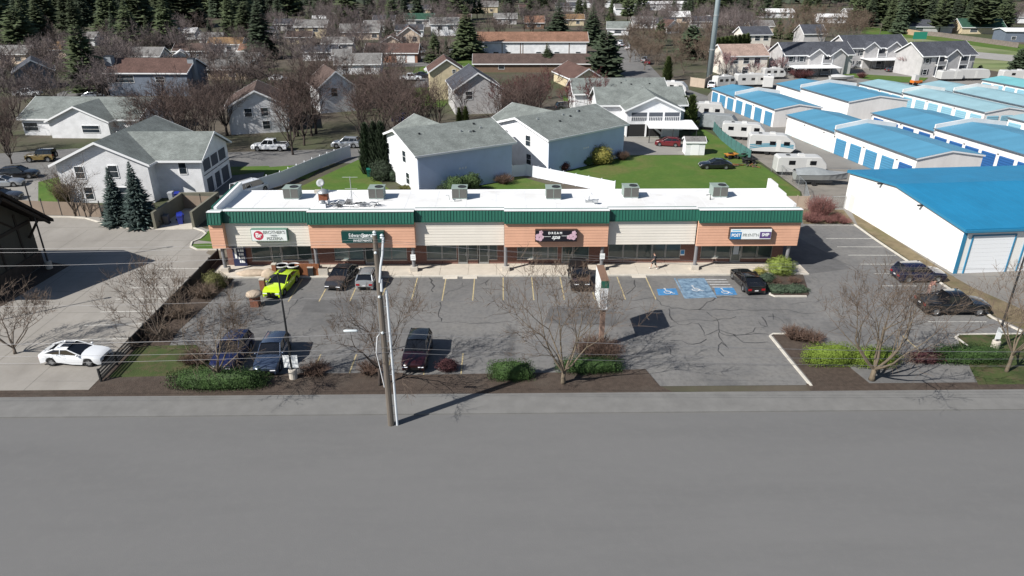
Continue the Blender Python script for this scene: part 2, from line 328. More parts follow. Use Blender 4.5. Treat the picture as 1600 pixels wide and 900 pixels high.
# sealed cracks: tar ribbons with their own edges
TAR=mat('tar_sealant',(.045,.045,.047),.6)
cr=MB()
def crack(pts,w=.09,jit=.25,z=.029):
    P=[Vector((*G(*p),0)) for p in pts]; Q=[P[0]]
    for a,b in zip(P,P[1:]):
        n=max(2,int((b-a).length/.7))
        for k in range(1,n+1):
            q=a.lerp(b,k/n); Q.append(q+Vector((random.uniform(-1,1),random.uniform(-1,1),0))*(jit if k<n else .05))
    o=len(cr.v)
    for i,q in enumerate(Q):
        d=(Q[min(i+1,len(Q)-1)]-Q[max(i-1,0)]).normalized(); nn=Vector((-d.y,d.x,0))*w*random.uniform(.2,.6)
        cr.v+= [(q.x-nn.x,q.y-nn.y,z),(q.x+nn.x,q.y+nn.y,z)]
    for i in range(len(Q)-1): cr.f.append((o+2*i,o+2*i+2,o+2*i+3,o+2*i+1))
Z3=lambda *a:[(800+x/4,360+y/4) for x,y in a]; Z2=lambda *a:[(400+x/4,360+y/4) for x,y in a]; Z4=lambda *a:[(1200+x/4,360+y/4) for x,y in a]
for c,w in [(Z3((765,310),(770,350),(720,400)),.16),(Z3((890,420),(935,470),(1000,490),(1165,495),(1600,500)),.1),(Z3((980,490),(1000,560),(1040,590),(1120,580),(1180,600),(1200,660),(1290,620),(1400,655),(1600,650)),.11),
  (Z3((1215,510),(1290,580),(1300,640),(1400,660)),.13),(Z3((1275,420),(1220,450),(1165,500)),.15),(Z3((1275,420),(1420,422),(1600,430)),.11),(Z3((1010,575),(1100,560),(1250,570),(1400,540)),.08),
  (Z3((990,690),(1100,710),(1180,705),(1215,680)),.1),(Z3((1290,640),(1350,740),(1310,700),(1290,730),(1320,790)),.1),(Z3((965,715),(990,770),(1020,790)),.08),(Z3((640,430),(760,440),(890,420)),.08),(Z3((1380,650),(1440,700),(1600,700)),.09),
  (Z3((630,470),(700,500),(800,480),(960,500)),.07),(Z3((1240,370),(1260,400),(1275,420)),.1),(Z3((1460,650),(1520,610),(1600,600)),.1),(Z3((1560,540),(1600,600)),.1),(Z3((1540,570),(1580,600)),.09),
  (Z2((1080,295),(1115,350),(1105,385)),.15),(Z2((1180,405),(1300,350),(1290,330)),.1),(Z2((1150,450),(1145,540),(1160,570)),.1),(Z2((1080,575),(1600,575)),.08),(Z2((200,530),(260,440),(300,420)),.1),(Z2((20,520),(60,560),(100,570)),.1),
  (Z2((1370,370),(1500,370),(1550,375)),.06),(Z2((1440,345),(1460,305),(1400,340)),.08),(Z2((0,610),(150,580),(200,540)),.07),(Z2((850,480),(1000,560),(1080,575)),.06),
  (Z4((0,500),(120,495),(200,520),(300,520)),.09),(Z4((0,540),(70,550),(100,580)),.09),(Z4((30,520),(35,560)),.08),(Z4((120,470),(300,450),(450,420)),.06),(Z4((360,160),(560,250),(600,290)),.1),(Z4((120,60),(360,160)),.12)]:
    crack(c,w)
cs=cr.build('crack_seal',TAR,lot); cs['kind']='stuff'
# darker asphalt patches (overlays) in the lot
PATCH=mat('asphalt_patch',(.105,.104,.104),.92,var=.25,vs_=.8)
for p in ([(1205,382),(1248,372),(1292,395),(1330,420),(1250,430)],[(860,478),(960,482),(965,510),(850,505)],[(480,470),(560,468),(565,490),(470,488)]):
    MB().poly([G(*q) for q in p],.0265).build('asphalt_patch',PATCH,lot)
# kerbs
def kerb(name,pts,h=.14,w=.18,m=CURB):
    mb=MB(); P=[Vector((*p,0)) for p in pts]
    L=[];Rr=[]
    for i,p in enumerate(P):
        d=(P[min(i+1,len(P)-1)]-P[max(i-1,0)]).normalized(); nn=Vector((-d.y,d.x,0))*w/2; L.append(p+nn); Rr.append(p-nn)
    o=[(l.x,l.y,0) for l in L]+[(r.x,r.y,0) for r in Rr]+[(l.x,l.y,h) for l in L]+[(r.x,r.y,h) for r in Rr]; n=len(P)
    fs=[]
    for i in range(n-1):
        fs+= [(2*n+i,3*n+i,3*n+i+1,2*n+i+1),(i,2*n+i,2*n+i+1,i+1),(n+i,n+i+1,3*n+i+1,3*n+i)]
    fs+=[(0,n,3*n,2*n),(n-1,3*n-1,4*n-1,2*n-1)]
    mb.add(o,fs); return struct(mb.build(name,m))
kerb('kerb',PX((1335,352),(1370,377),(1412,405),(1480,450),(1552,498),(1600,521)))
kerb('kerb',PX((75,340),(110,340),(135,342),(155,348),(170,354),(200,357),(245,357)),m=CURB)
kerb('kerb',PX((303,357),(318,362),(322,366),(313,374),(300,379),(298,386),(308,391),(350,391)))
# grass by the dumpster corner
sheet('lawn',PX((325,362),(310,376),(345,380),(350,345)),M_GRASS,.06); sheet('lawn',PX((302,382),(300,387),(310,390),(352,390),(352,382),(325,381)),M_GRASS,.06)
sheet('dry_bank',PX((1340,352),(1375,376),(1418,405),(1485,449),(1560,497),(1620,525),(1680,520),(1520,450),(1485,430),(1400,375),(1330,330)),M_DRY,.035)
sheet('dry_bed',PX((1255,350),(1335,350),(1318,328),(1255,328)),M_DRY,.03)
# islands
isl=[(1185,422),(1193,440),(1203,461),(1210,464),(1260,464),(1264,460),(1255,432),(1244,412),(1225,405)]
sheet('planting_bed',PX(*isl),M_MULCH,.09); kerb('kerb',PX((1183,416),(1193,440),(1203,461),(1210,464),(1260,464)),h=.13)
is2=PX((1206,524),(1262,524),(1290,545),(1300,560)); sheet('planting_bed',[is2[0],is2[1],is2[2],(26.5,YF-.2),(22.3,YF-.2)],M_MULCH,.09)
kerb('kerb',[G(1262,523),G(1208,523),G(1203,526),(21.9,46.5),(22.1,YF-.2)],h=.13)
is3=[G(1495,525),G(1600,523),G(1700,523),(62,YF-.2),(34.2,YF-.2),G(1500,545)]; sheet('lawn',is3,M_GRASSD,.09)
kerb('kerb',[G(1700,523),G(1600,523),G(1498,524),G(1493,528),G(1515,545),(36.0,46.8)],h=.13)
# sloping strip between concrete lot and asphalt lot, planted front strip, front pavement, street
sheet('planting_bed',[(-29.35,43.6),(-29.35,67.3),(-28.2,68),(-26.4,64.5),(-25.9,61.5),(-26.9,52),(-26.6,49.2),(-26.6,43.6)],M_MULCH,.05)
sheet('lawn',[(-26.0,43.1),(-28.9,43.1),(-28.9,49.2),(-24.5,49.4),(-22.6,47),(-20.6,45.4),(-20.6,43.1)],M_GRASSD,.075)
front=[(-75,42.0),(-75,YF),(-29.5,YF),(-29.5,44.5),(-20,44.9),(-7.5,44.9),(-7,44.6),(4.5,44.8),(10.6,45.2),(11.2,YF),(12,42.0)]
sheet('planting_bed',front,M_MULCH,.085)
sheet('planting_bed',[(21.8,42.0),(21.8,YF+.1),(62,YF+.1),(62,42.0)],M_MULCH,.082)
walk=MB().box(-90,90,39.6,42.0,-.1,.11).build('front_pavement',mat('grey_pavement',(.17,.168,.162),.9,var=.14,vs_=.8)); struct(walk)
st=sheet('front_street',[(-400,-60),(400,-60),(400,39.6),(-400,39.6)],M_ROAD,.02)
# ================= STRIP MALL =================
BRICK=bricks('red_brick',(.16,.065,.05),(.22,.1,.075),(.2,.17,.15))
CREAM=mat('cream_siding',(.7,.66,.59),.7,var=.06,vs_=.5); ORANGE=mat('salmon_siding',(.66,.37,.25),.7,var=.1,vs_=.6)
GREEN=mat('green_ribbed_metal',(.02,.108,.077),.4,var=.1,vs_=.5); ROOFW=layered('white_roof_membrane',(.74,.745,.75),[((.62,.61,.59),.25,.56,.12,.8,None),((.5,.48,.44),.8,.66,.08,.5,None),((.66,.66,.66),1.5,.55,.1,.5,(.3,1,1))],rough=.6,bump=.03,bs=3)
GREYCOL=mat('grey_column_paint',(.2,.2,.21),.6,var=.1,vs_=2); ALU=mat('aluminium_frame',(.36,.37,.37),.4,metal=.4)
WALK=mat('sidewalk_concrete',(.52,.47,.4),.9,var=.12,vs_=.9,bump=.08,bs=10)
BLINDG=mat('blind_backed_glass',(.16,.22,.22),.12,spec=.7,var=.25,vs_=.5)
YW=65.6; YO=63.55; YCm=64.1; ZT=6.35; ZG=5.26; ZB=2.74; ZS=.15
sm=thing('strip_mall','long single storey strip mall with green ribbed metal roof edge and white flat roof','shopping building',(0,YW,0))
def L(mb,name,m,parent=None,smooth=False): return mb.mv(0,-YW,0).build(name,m,parent or sm,smooth)
bays=[(-26.6,-18.5,'c'),(-18.5,-8.42,'o'),(-8.42,.15,'c'),(.15,10.15,'o'),(10.15,18.75,'c'),(18.75,28.6,'o')]
# main body: back block, side walls, roof deck
L(MB().box(-27.4,28.2,66.0,72.1,0,5.45),'rear_wall',BRICK)
L(MB().box(-27.7,28.4,64.4,72.3,5.6,5.78),'roof',ROOFW)
# membrane seams
seam=MB()
for k in range(1,19): x=-27.7+k*3.0; seam.box(x,x+.05,64.6,72.2,5.781,5.79)
L(seam,'membrane_seam',mat('membrane_seam',(.66,.67,.68),.8))
L(MB().box(-27.9,28.6,72.3,72.45,5.3,5.84),'rear_fascia',TRIM)
# left and right parapets
def para(x0,x1,name):
    pts=[(65.0,5.6),(72.4,5.6),(72.4,6.95),(70.2,6.95),(70.1,6.7),(67.8,6.7),(67.7,6.5),(65.0,6.5)]
    return L(MB().extr(pts,'x',x0,x1),name,ROOFW)
para(28.2,28.5,'parapet')
L(MB().extr([(65.0,5.6),(72.4,5.6),(72.4,6.75),(65.0,6.45)],'x',-27.75,-27.45),'parapet',WHITE)
L(MB().extr([(65.0,4.9),(72.45,4.9),(72.45,6.75),(65.0,6.5)],'x',-27.95,-27.76),'parapet_cladding',GREEN)
for i in range(2):
    x0,x1=((-27.5,-27.3),(28.0,28.19))[i]; L(MB().box(x0-.02,x1+.02,65.62,71.9,0,5.5),'side_wall',BRICK)
# fascia: lap boards (real laps), green ribbed mansard, soffit, returns
def fascia(x0,x1,yf,m,zt=ZT):
    prof=[]; nb=9; h=(ZG-ZB)/nb
    for k in range(nb):
        z=ZB+k*h; prof+=[(yf-.028,z+.002),(yf,z+h)]
    prof=[(yf+.25,ZB)]+prof+[(yf+.25,ZG)]
    o=L(MB().extr(prof,'x',x0+.01,x1-.01),'fascia_siding',m)
    mb=MB(); y0=yf-.18; y1=yf+.06; z0=ZG+.02; z1=zt
    mb.add([(x0,y0,z0),(x1,y0,z0),(x1,y1,z1),(x0,y1,z1),(x0,yf+.9,z0),(x1,yf+.9,z0),(x1,yf+.9,z1),(x0,yf+.9,z1)],[(0,1,2,3),(3,2,6,7),(0,3,7,4),(1,5,6,2),(0,4,5,1)])
    n=max(1,int((x1-x0)/.3)); 
    for k in range(n+1):
        x=x0+.02+(x1-x0-.08)*k/n; mb.add([(x,y0-.05,z0),(x+.045,y0-.05,z0),(x+.045,y1-.05,z1),(x,y1-.05,z1),(x-.03,y0,z0),(x+.075,y0,z0),(x+.075,y1,z1),(x-.03,y1,z1)],[(0,1,2,3),(4,0,3,7),(1,5,6,2)])
    mb.box(x0-.01,x1+.01,y0-.1,y0+.1,z0-.09,z0-.02)
    L(mb,'metal_roof_edge',GREEN)
    L(MB().box(x0-.02,x1+.02,y1-.08,y1+.5,z1+.004,z1+.05),'coping',ROOFW)
    L(MB().box(x0+.02,x1-.02,yf+.9,yf+1.0,5.78,z1),'parapet',ROOFW)
for x0,x1,k in bays: fascia(x0,x1,YO if k=='o' else YCm,ORANGE if k=='o' else CREAM,ZT if k=='o' else ZT-.05)
fascia(-27.9,-26.62,YO,ORANGE)
L(MB().box(-27.8,28.5,64.45,YW,ZB+.05,ZB+.13),'soffit',mat('soffit_brown',(.16,.13,.11),.9))
def ret(x,m,y0=YO+.01,y1=YCm+.3):
    L(MB().box(x[0],x[1],y0,y1,ZB+.01,ZG),'fascia_siding',m)
ret((-8.44,-8.40),ORANGE); ret((-26.64,-26.6),ORANGE); ret((28.58,28.63),ORANGE,YO+.01,72.2); ret((-27.93,-27.88),ORANGE,YO+.01,66)
# columns on concrete pads
for i,x in enumerate((-27.2,-18.2,-8.75,.28,9.72,18.95,28.0)):
    L(MB().lathe([(.17,.55),(.17,ZB+.06)],12,(x,63.95)),'column',GREYCOL,smooth=False)
    L(MB().box(x-.36,x+.36,63.6,64.3,ZS,.6),'column_pad',CONC)
# shop front: brick wall with openings
wins={ 'a':[(-25.07,-23.16),(-22.07,-20.5),(-20.48,-19.1)],'b':[(-16.84,-15.4),(-15.37,-13.9),(-12.4,-11.17),(-11.13,-9.61)],
 'c':[(-7.63,-6.11),(-6.07,-4.62),(-3.48,-2.5),(-1.36,-.56)],'d':[(1.43,3.02),(3.06,4.5),(4.54,5.5),(7.12,8.65)],
 'e':[(10.59,12.06),(12.1,13.48),(13.52,14.97),(15.01,16.33),(16.37,17.84)],'f':[(19.91,21.39),(21.43,22.9),(24.05,25.6),(25.66,27.13)]}
doors=[(-23.1,-22.1),(-13.8,-12.5),(-4.5,-3.55),(-2.4,-1.42),(5.9,7.05),(22.97,24.0)]
allw=sorted([(a,b,'w') for l in wins.values() for a,b in l]+[(a,b,'d') for a,b in doors])
ZW0=.62; ZW1=2.66
walls=MB(); prev=-27.3
for a,b,k in allw:
    if a-prev>.12: walls.box(prev,a,YW,66.0,ZS,ZB)
    walls.box(a,b,YW,66.0,ZW1,ZB)
    if k=='w': walls.box(a,b,YW,66.0,ZS,ZW0)
    prev=b
walls.box(prev,28.0,YW,66.0,ZS,ZB)
L(walls,'brick_wall',BRICK)
sill=MB()
for a,b,k in allw:
    if k=='w':
        L(MB().box(a-.02,b+.02,YW-.07,YW+.12,ZW0-.06,ZW0+.02),'window_sill',CONC)
        fr=MB(); t=.05
        fr.box(a,a+t,YW+.04,YW+.16,ZW0+.02,ZW1); fr.box(b-t,b,YW+.04,YW+.16,ZW0+.02,ZW1); fr.box(a+t,b-t,YW+.04,YW+.16,ZW1-t,ZW1); fr.box(a+t,b-t,YW+.04,YW+.16,ZW0+.02,ZW0+.02+t)
        f=L(fr,'window',ALU); MB().box(a+t,b-t,YW+.09-YW,YW+.11-YW,ZW0+.07,ZW1-t).build('pane',BLINDG if -17<a<-9 else STOREGLASS,f)
    else:
        fr=MB(); t=.09
        fr.box(a,a+t,YW+.02,YW+.14,ZS,ZW1); fr.box(b-t,b,YW+.02,YW+.14,ZS,ZW1); fr.box(a+t,b-t,YW+.02,YW+.14,ZW1-.07,ZW1); fr.box(a+t,b-t,YW+.02,YW+.14,2.2,2.29); fr.box(a+t,b-t,YW+.03,YW+.13,ZS,ZS+.2)
        f=L(fr,'door',ALU); MB().box(a+t,b-t,.07,.09,ZS+.2,ZW1-.07).build('pane',STOREGLASS,f)
        MB().box(b-t-.08,b-t-.04,-.06,.02,1.0,1.4).build('handle',STEEL,f)
L(MB().box(23.2,23.75,YW+.04,YW+.065,1.0,2.15),'door_notice',mat('pale_notice',(.45,.5,.55),.6))
# interior back (dark) behind the glass is the rear wall itself; blinds behind the insurance windows
BL=mat('pale_blinds',(.3,.38,.38),.7,var=.1,vs_=3)
# parapet-side details: gutters + downpipes at the rear
for x in (-27.6,28.35): L(MB().tube([(x,72.6,0),(x,72.6,5.4)],.06,6),'downpipe',TRIM)
# sidewalk with slab joints
swk=struct(MB().box(-28.4,29.9,62.75,65.59,-.1,ZS-.02).build('sidewalk',mat('joint_grout',(.2,.18,.16),.95)))
slab=None
n=21; w=(29.9+28.4)/n
for i in range(n):
    x=-28.4+i*w
    for (y0,y1) in ((62.75,64.4),(64.42,65.59)):
        if slab is None or abs(y0-62.75)<.01 and slab2 is None: pass
        MB().box(x+.012,x+w-.012,y0,y1,ZS-.018,ZS+random.uniform(-.004,.004)).build('slab',WALK,swk); slab=1; slab2=1
kerb('kerb',[(-28.4,62.66),(29.9,62.66)],h=.155,w=.17)
for x in (-5.1,-3.2,13.2): MB().add([(x-.7,62.56,.03),(x+.7,62.56,.03),(x+.7,62.1,.032),(x-.7,62.1,.032),(x-.7,62.56,.12),(x+.7,62.56,.12)],[(2,3,4,5),(0,4,3),(1,2,5)]).build('kerb_ramp',CONC,swk)

# ---------- shop signs ----------
SF='shop signs on the fascia'
def sign(name,label,x0,x1,z0,z1,yf,face,side):
    t=thing(name,label,'shop sign',((x0+x1)/2,yf-.03,(z0+z1)/2))
    w=(x1-x0)/2;h=(z1-z0)/2
    MB().box(-w,w,-.42,.03,-h,h).build('sign_box',side,t)
    MB().box(-w+.05,w-.05,-.435,-.421,-h+.05,h-.05).build('sign_face',face,t)
    return t,w,h
SW=mat('sign_white',(.8,.83,.83),.4); SG=mat('sign_green',(.006,.055,.05),.4); SK=mat('sign_black',(.012,.012,.018),.35); SGR=mat('sign_grey_letters',(.3,.32,.31),.5)
SRED=mat('sign_red',(.5,.05,.09),.5); SPINK=mat('sign_pink',(.62,.42,.5),.5,var=.3,vs_=4); SBL=mat('sign_blue',(.02,.2,.45),.4); SPU=mat('sign_purple',(.1,.06,.2),.4); SCY=mat('sign_cyan',(.2,.55,.75),.4); SBOX=mat('sign_case_dark',(.05,.03,.025),.5); SMG=mat('sign_case_green',(.1,.22,.17),.5)
SWL=mat('sign_white_letters',(.85,.87,.87),.5)
def zz(y,Y): return gw(700,y,Y)[1]
t,w,h=sign('pizzeria_sign','white box sign with red round emblem reading BROTHERS PIZZERIA','','',0,0,0,SW,SMG) if False else (None,0,0)
x0=gw(393,365,YCm)[0]; x1=gw(449,365,YCm)[0]
t,w,h=sign('shop_sign','white shop sign with red round emblem and grey lettering on cream fascia',x0+.1,x1+.1,3.42,4.62,YCm,SW,SMG)
em=MB().add([(math.cos(k*.3142)*.47,math.sin(k*.3142)*.47,0) for k in range(20)],[tuple(range(20))]).rot('X',90).mv(-w+.72,-.442,0).build('emblem',SRED,t)
text_obj('letters','Br',.62,SWL,em,(-w+.72,-.45,0),bold=.02)
text_obj('lettering',"BROTHER'S",.44,SGR,t,(.5,-.445,.3),sx=.95,bold=.006); text_obj('lettering',"• PIZZA •",.22,SGR,t,(.5,-.445,-.02)); text_obj('lettering',"PIZZERIA",.4,SGR,t,(.5,-.445,-.33),sx=.95,bold=.004)
x0=gw(535,367,YO)[0]; x1=gw(601,367,YO)[0]
t,w,h=sign('shop_sign','dark green shop sign with white two-line lettering on salmon fascia',x0,x1,3.4,4.55,YO,SG,SG)
text_obj('lettering','Edward',.5,SWL,t,(-.02,-.445,.2),align='RIGHT',sx=.85); text_obj('lettering','Jones',.5,SWL,t,(0,-.445,.2),align='LEFT',sx=.85,bold=.02); text_obj('lettering','INVESTMENTS',.28,SWL,t,(-.05,-.445,-.33),bold=.004)
MB().box(-1.35,1.25,-.447,-.437,-.09,-.05).build('rule_line',SWL,t)
x0=gw(836,367,YO)[0]; x1=gw(901,367,YO)[0]
t,w,h=sign('shop_sign','black shop sign with white DREAM spa lettering and pink blossoms',x0,x1,3.42,4.6,YO,SK,SBOX)
text_obj('lettering','D R E A M',.3,SWL,t,(-.1,-.445,.3),bold=.01); text_obj('lettering','spa',.55,SWL,t,(-.05,-.445,-.1),shear=.4,sx=1.1,bold=.008)
MB().box(-1.25,-.5,-.447,-.437,-.06,-.03).build('flourish',SWL,t); MB().box(.5,1.2,-.447,-.437,.0,.03).build('flourish',SWL,t)
def flower(cx,cz,s):
    mb=MB()
    for k in range(5):
        a=k*1.2566; c=(cx+math.cos(a)*s*.55,cz+math.sin(a)*s*.55)
        mb.add([(c[0]+math.cos(j*.785)*s*.48,-.44-.002*k,c[1]+math.sin(j*.785)*s*.48) for j in range(8)],[tuple(range(8))])
    mb.build('blossom',SPINK,t)
flower(-w+.4,-.1,.42); flower(-w+.55,.38,.2); flower(w-.38,-.05,.36); flower(w-.75,-.1,.25); flower(w-.3,.3,.24)
x0=gw(1138,365,YO)[0]; x1=gw(1203,365,YO)[0]
t,w,h=sign('shop_sign','white shop sign with blue and purple end blocks reading POST PRYNT N SHIP',x0,x1,3.55,4.68,YO,SW,SBOX)
MB().box(-w+.06,-w+1.12,-.447,-.437,-h+.06,.22).build('colour_block',SBL,t); MB().box(w-1.14,w-.08,-.447,-.437,-h+.14,.22).build('colour_block',SPU,t)
MB().box(-w+.2,-w+1.0,-.447,-.437,.34,.42).build('small_print',SCY,t); text_obj('lettering','POST',.42,SWL,t,(-w+.6,-.455,-.12),sx=.85,bold=.012)
text_obj('lettering',"PRYNT'N",.44,SGR,t,(.0,-.447,-.1),sx=.88); text_obj('lettering','SHIP',.42,SWL,t,(w-.6,-.455,-.08),sx=.85,bold=.012)
# notices on two columns, wheelchair plate on wall
for x,l in ((-8.75,'white notice plate strapped to the grey column left of the vacant shop'),(9.72,'white notice plate strapped to the grey column right of the spa doorway')):
    t=thing('notice_sign',l,'notice',(x,63.7,0),group=None)
    MB().box(-.24,.24,-.03,.0,1.35,1.95).build('plate',SWL,t); MB().box(-.16,.16,-.036,-.03,1.7,1.74).build('text_line',SGR,t); MB().box(-.16,.16,-.036,-.03,1.55,1.59).build('text_line',SGR,t)
t=thing('wall_sign','small blue and white wheelchair plate on the brick wall','wall sign',(gw(1066,397,65.6)[0],65.58,1.25))
MB().box(-.22,.22,-.02,0,-.3,.3).build('plate',SWL,t); MB().box(-.18,.18,-.026,-.02,-.16,.26).build('blue_panel',SBL,t)

# ---------- roof equipment ----------
ACB=mat('faded_green_casing',(.25,.31,.28),.6,var=.1,vs_=2); GRL=mat('coil_grille',(.14,.14,.13),.7)
def make_ac(label):
    t=thing('rooftop_unit',label,'air conditioner',group='rooftop air conditioners')
    w,d,h=.76,.72,1.15
    MB().box(-w,w,-d,d,.12,h).build('casing',ACB,t)
    MB().box(-w-.05,w+.05,-d-.05,d+.05,h,h+.06).build('lid',ACB,t)
    MB().box(-w+.05,w-.05,-d+.05,d-.05,0,.12).build('curb',TRIM,t)
    for x in (-.75,.03):
        g=MB()
        for k in range(9): g.box(x,x+.72,-d-.035,-d-.012,.24+k*.11,.30+k*.11)
        g.box(x,x+.72,-d-.01,-d-.004,.2,1.2); g.build('grille',GRL,t)
    MB().box(-.03,.02,-d-.05,-d-.011,.15,h).build('mullion',ACB,t)
    fan=MB().lathe([(.42,h+.061),(.42,h+.13),(.36,h+.13),(.36,h+.09)],16,(.25,-.15)).build('fan_ring',DARKM,t)
    fb=MB()
    for k in range(5):
        a=k*1.257; fb.add([(.25+.05*math.cos(a),-.15+.05*math.sin(a),h+.08),(.25+.34*math.cos(a-.3),-.15+.34*math.sin(a-.3),h+.085),(.25+.34*math.cos(a+.3),-.15+.34*math.sin(a+.3),h+.105)],[(0,1,2)])
    fb.build('fan',BLACK,t)
    return t
aclab=['green grey rooftop air conditioner nearest the left parapet','green grey rooftop air conditioner beside the heap of fallen aerial parts','green grey rooftop air conditioner alone behind the cream vacant shop front','green grey rooftop air conditioner left of the bent white roof duct','green grey rooftop air conditioner right of the bent white roof duct','green grey rooftop air conditioner nearest the right parapet with elbow pipe']
ac0=None
for i,(px,py) in enumerate(((455,311),(588,311),(718,311),(865,311),(986,309),(1125,308))):
    x,y=G(px,py,5.9)
    if ac0 is None: ac0=make_ac(aclab[0]); ac0.location=(x,y+.75,5.79)
    else: dup(ac0,(x,y+.75,5.79),0,aclab[i])
def rp(px,py): x,y=G(px,py,5.8); return (x,y,5.79)
t=thing('satellite_dish','grey satellite dish on roof edge with two ballast blocks','satellite dish',rp(503,300))
dm=MB().lathe([(.02,0),(.23,.03),(.42,.12),(.43,.13),(.23,.06),(.02,.02)],18); dm.rot('X',62); dm.mv(0,-.1,1.0); dm.build('dish',mat('dish_grey',(.33,.35,.36),.6),t,True)
MB().tube([(0,0,.1),(0,.1,.95)],.04,6).build('mast',STEEL,t); MB().tube([(0,-.2,.8),(0,-.75,1.15)],.02,5).build('feed_arm',STEEL,t)
for x in (-.45,.35): MB().box(x-.3,x+.3,-.25,.25,.0,.22).build('ballast_block',CONC,t)
t=thing('roof_vent','square rust red kitchen exhaust vent with domed metal cap','roof vent',rp(507,318))
MB().box(-.45,.45,-.45,.45,0,.45).build('curb',TRIM,t); MB().box(-.42,.42,-.42,.42,.45,1.15).build('stack',mat('rust_red_paint',(.22,.07,.03),.8,var=.35,vs_=4),t); MB().lathe([(.62,1.15),(.6,1.25),(.2,1.5),(.02,1.52)],14).build('cap',STEEL,t,True)
t=thing('roof_vent','low white roof vent with small metal cap near green edge','roof vent',rp(504,323.5))
MB().box(-.38,.38,-.3,.3,0,.4).build('curb',TRIM,t); MB().lathe([(.25,.4),(.34,.5),(.34,.62),(.05,.72)],12).build('cap',STEEL,t,True)
t=thing('antenna_mast','tall thin aerial mast with cross bars beside the kitchen vent','antenna',rp(551,322))
MB().tube([(0,0,0),(0,0,3.0)],.04,6).build('mast',STEEL,t)
for z,l in ((2.95,.75),(1.8,.6)):
    MB().tube([(-l,0,z),(l,0,z)],.02,5).build('cross_bar',STEEL,t)
for a in (0.5,2.6,4.7): MB().tube([(0,0,1.6),(math.cos(a)*1.1,math.sin(a)*1.1,0.02)],.008,4).build('guy_wire',STEEL,t)
t=thing('scrap_heap','heap of bent grey aerial tubing and grilles lying on white roof','scrap',rp(560,322))
for k in range(26):
    a=random.uniform(0,6.28); c=(random.uniform(-2.6,2.2),random.uniform(-.5,.7)); l=random.uniform(.4,1.0)
    MB().tube([(c[0]-math.cos(a)*l,c[1]-math.sin(a)*l*.5,random.uniform(.05,.2)),(c[0],c[1],random.uniform(.15,.45)),(c[0]+math.cos(a)*l,c[1]+math.sin(a)*l*.5,random.uniform(.05,.3))],.035,5).build('tube',STEEL if k%3 else DARKM,t)
for k in range(7):
    mb=MB()
    for j in range(5): mb.box(-.3+j*.13,-.25+j*.13,-.3,.3,0,.03); mb.box(-.3,.3,-.3+j*.13,-.25+j*.13,.03,.05)
    mb.xf(Matrix.Rotation(random.uniform(-.7,.7),4,'X')@Matrix.Rotation(random.uniform(0,3),4,'Z')).mv(random.uniform(-2,2),random.uniform(-.4,.5),random.uniform(.2,.4)); mb.build('grille',DARKM if k%2 else STEEL,t)
t=thing('roof_duct','bent white duct with round end lying on the white roof','roof duct',rp(921,316))
MB().tube([(-.1,.5,0),(-.1,.5,.7),(.1,.45,.75),(.2,.4,.6)],.16,9).build('duct',TRIM,t); MB().box(-.4,.3,-.1,.3,0,.2).build('curb',STEEL,t); MB().tube([(.35,-.5,.25),(.75,-.6,.3)],.2,10).build('end_cap',STEEL,t)
t=thing('roof_pipe','thin bent gas pipe beside the lone rooftop unit','pipe',rp(700,314))
MB().tube([(-.2,0,.6),(.1,0,.62),(.15,0,.1),(.6,-.15,.05),(1.4,0,.05)],.04,6).build('pipe',STEEL,t)
t=thing('roof_pipe','dark elbow pipe beside the rooftop unit nearest right parapet','pipe',rp(1109,312))
MB().tube([(-.4,0,.5),(0,0,.55),(.05,0,0)],.05,6).build('pipe',DARKM,t)

# ---------- pizzeria patio ----------
t=thing('banner','dark navy banner with white lettering leaning on left shop wall','banner',(-26.3,65.3,.15))
MB().add([(-.55,0,0),(.75,0,0),(.75,.14,2.3),(-.55,.14,2.3),(-.55,.05,0),(.75,.05,0),(.75,.19,2.3),(-.55,.19,2.3)],[(0,1,2,3),(7,6,5,4),(3,2,6,7),(0,3,7,4),(1,5,6,2)]).build('cloth',mat('navy_cloth',(.015,.022,.07),.8),t)
for k in range(5):
    z=.35+k*.38; mb=MB(); random.seed(k); 
    for j in range(3): xx=.1+j*.2+random.uniform(-.05,.05); mb.box(xx-.08,xx+.07,.02+z*.06-.03,.03+z*.06-.03,z,z+.26)
    mb.build('lettering',SWL,t)
MB().box(-.35,-.15,.05,.06,.5,1.9).build('white_bar',SWL,t)
CEDAR=mat('cedar_boards',(.23,.085,.035),.8,var=.35,vs_=2.5,stretch=(9,9,.7)); BOULDER=mat('tan_boulder',(.42,.34,.26),.9,var=.25,vs_=1.6,bump=.5,bs=4); PILBR=mat('pillar_brick',(.23,.09,.055),.9,var=.3,vs_=5)
t=thing('wooden_screen','reddish wooden plank screen with slatted chairs behind at patio','screen',G(482,432)+(.1,)); t.location.y=62.9
for k in range(10): MB().box(-1.15+k*.23,-1.15+k*.23+.222,-.04+.01*(k%2),.04,.05,1.25).build('plank',CEDAR,t)
MB().box(-1.2,1.2,.05,.12,1.0,1.1).build('rail',CEDAR,t)
for x,g in ((-.3,'a'),(.3,'b')):
    c=thing('patio_chair','slatted grey patio chair standing behind wooden screen','chair',(t.location.x+x+.4,63.9,.15),group='patio chairs behind the screen')
    MB().box(-.24,.24,-.24,.24,.42,.46).build('seat',STEEL,c)
    bk=MB()
    for k in range(5): bk.box(-.24,.24,.2,.23,.55+k*.13,.62+k*.13)
    bk.build('backrest',STEEL,c)
    for q in ((-.22,-.22),(.2,-.22),(-.22,.2),(.2,.2)): MB().box(q[0],q[0]+.03,q[1],q[1]+.03,0,1.2 if q[1]>0 else .42).build('leg',STEEL,c)
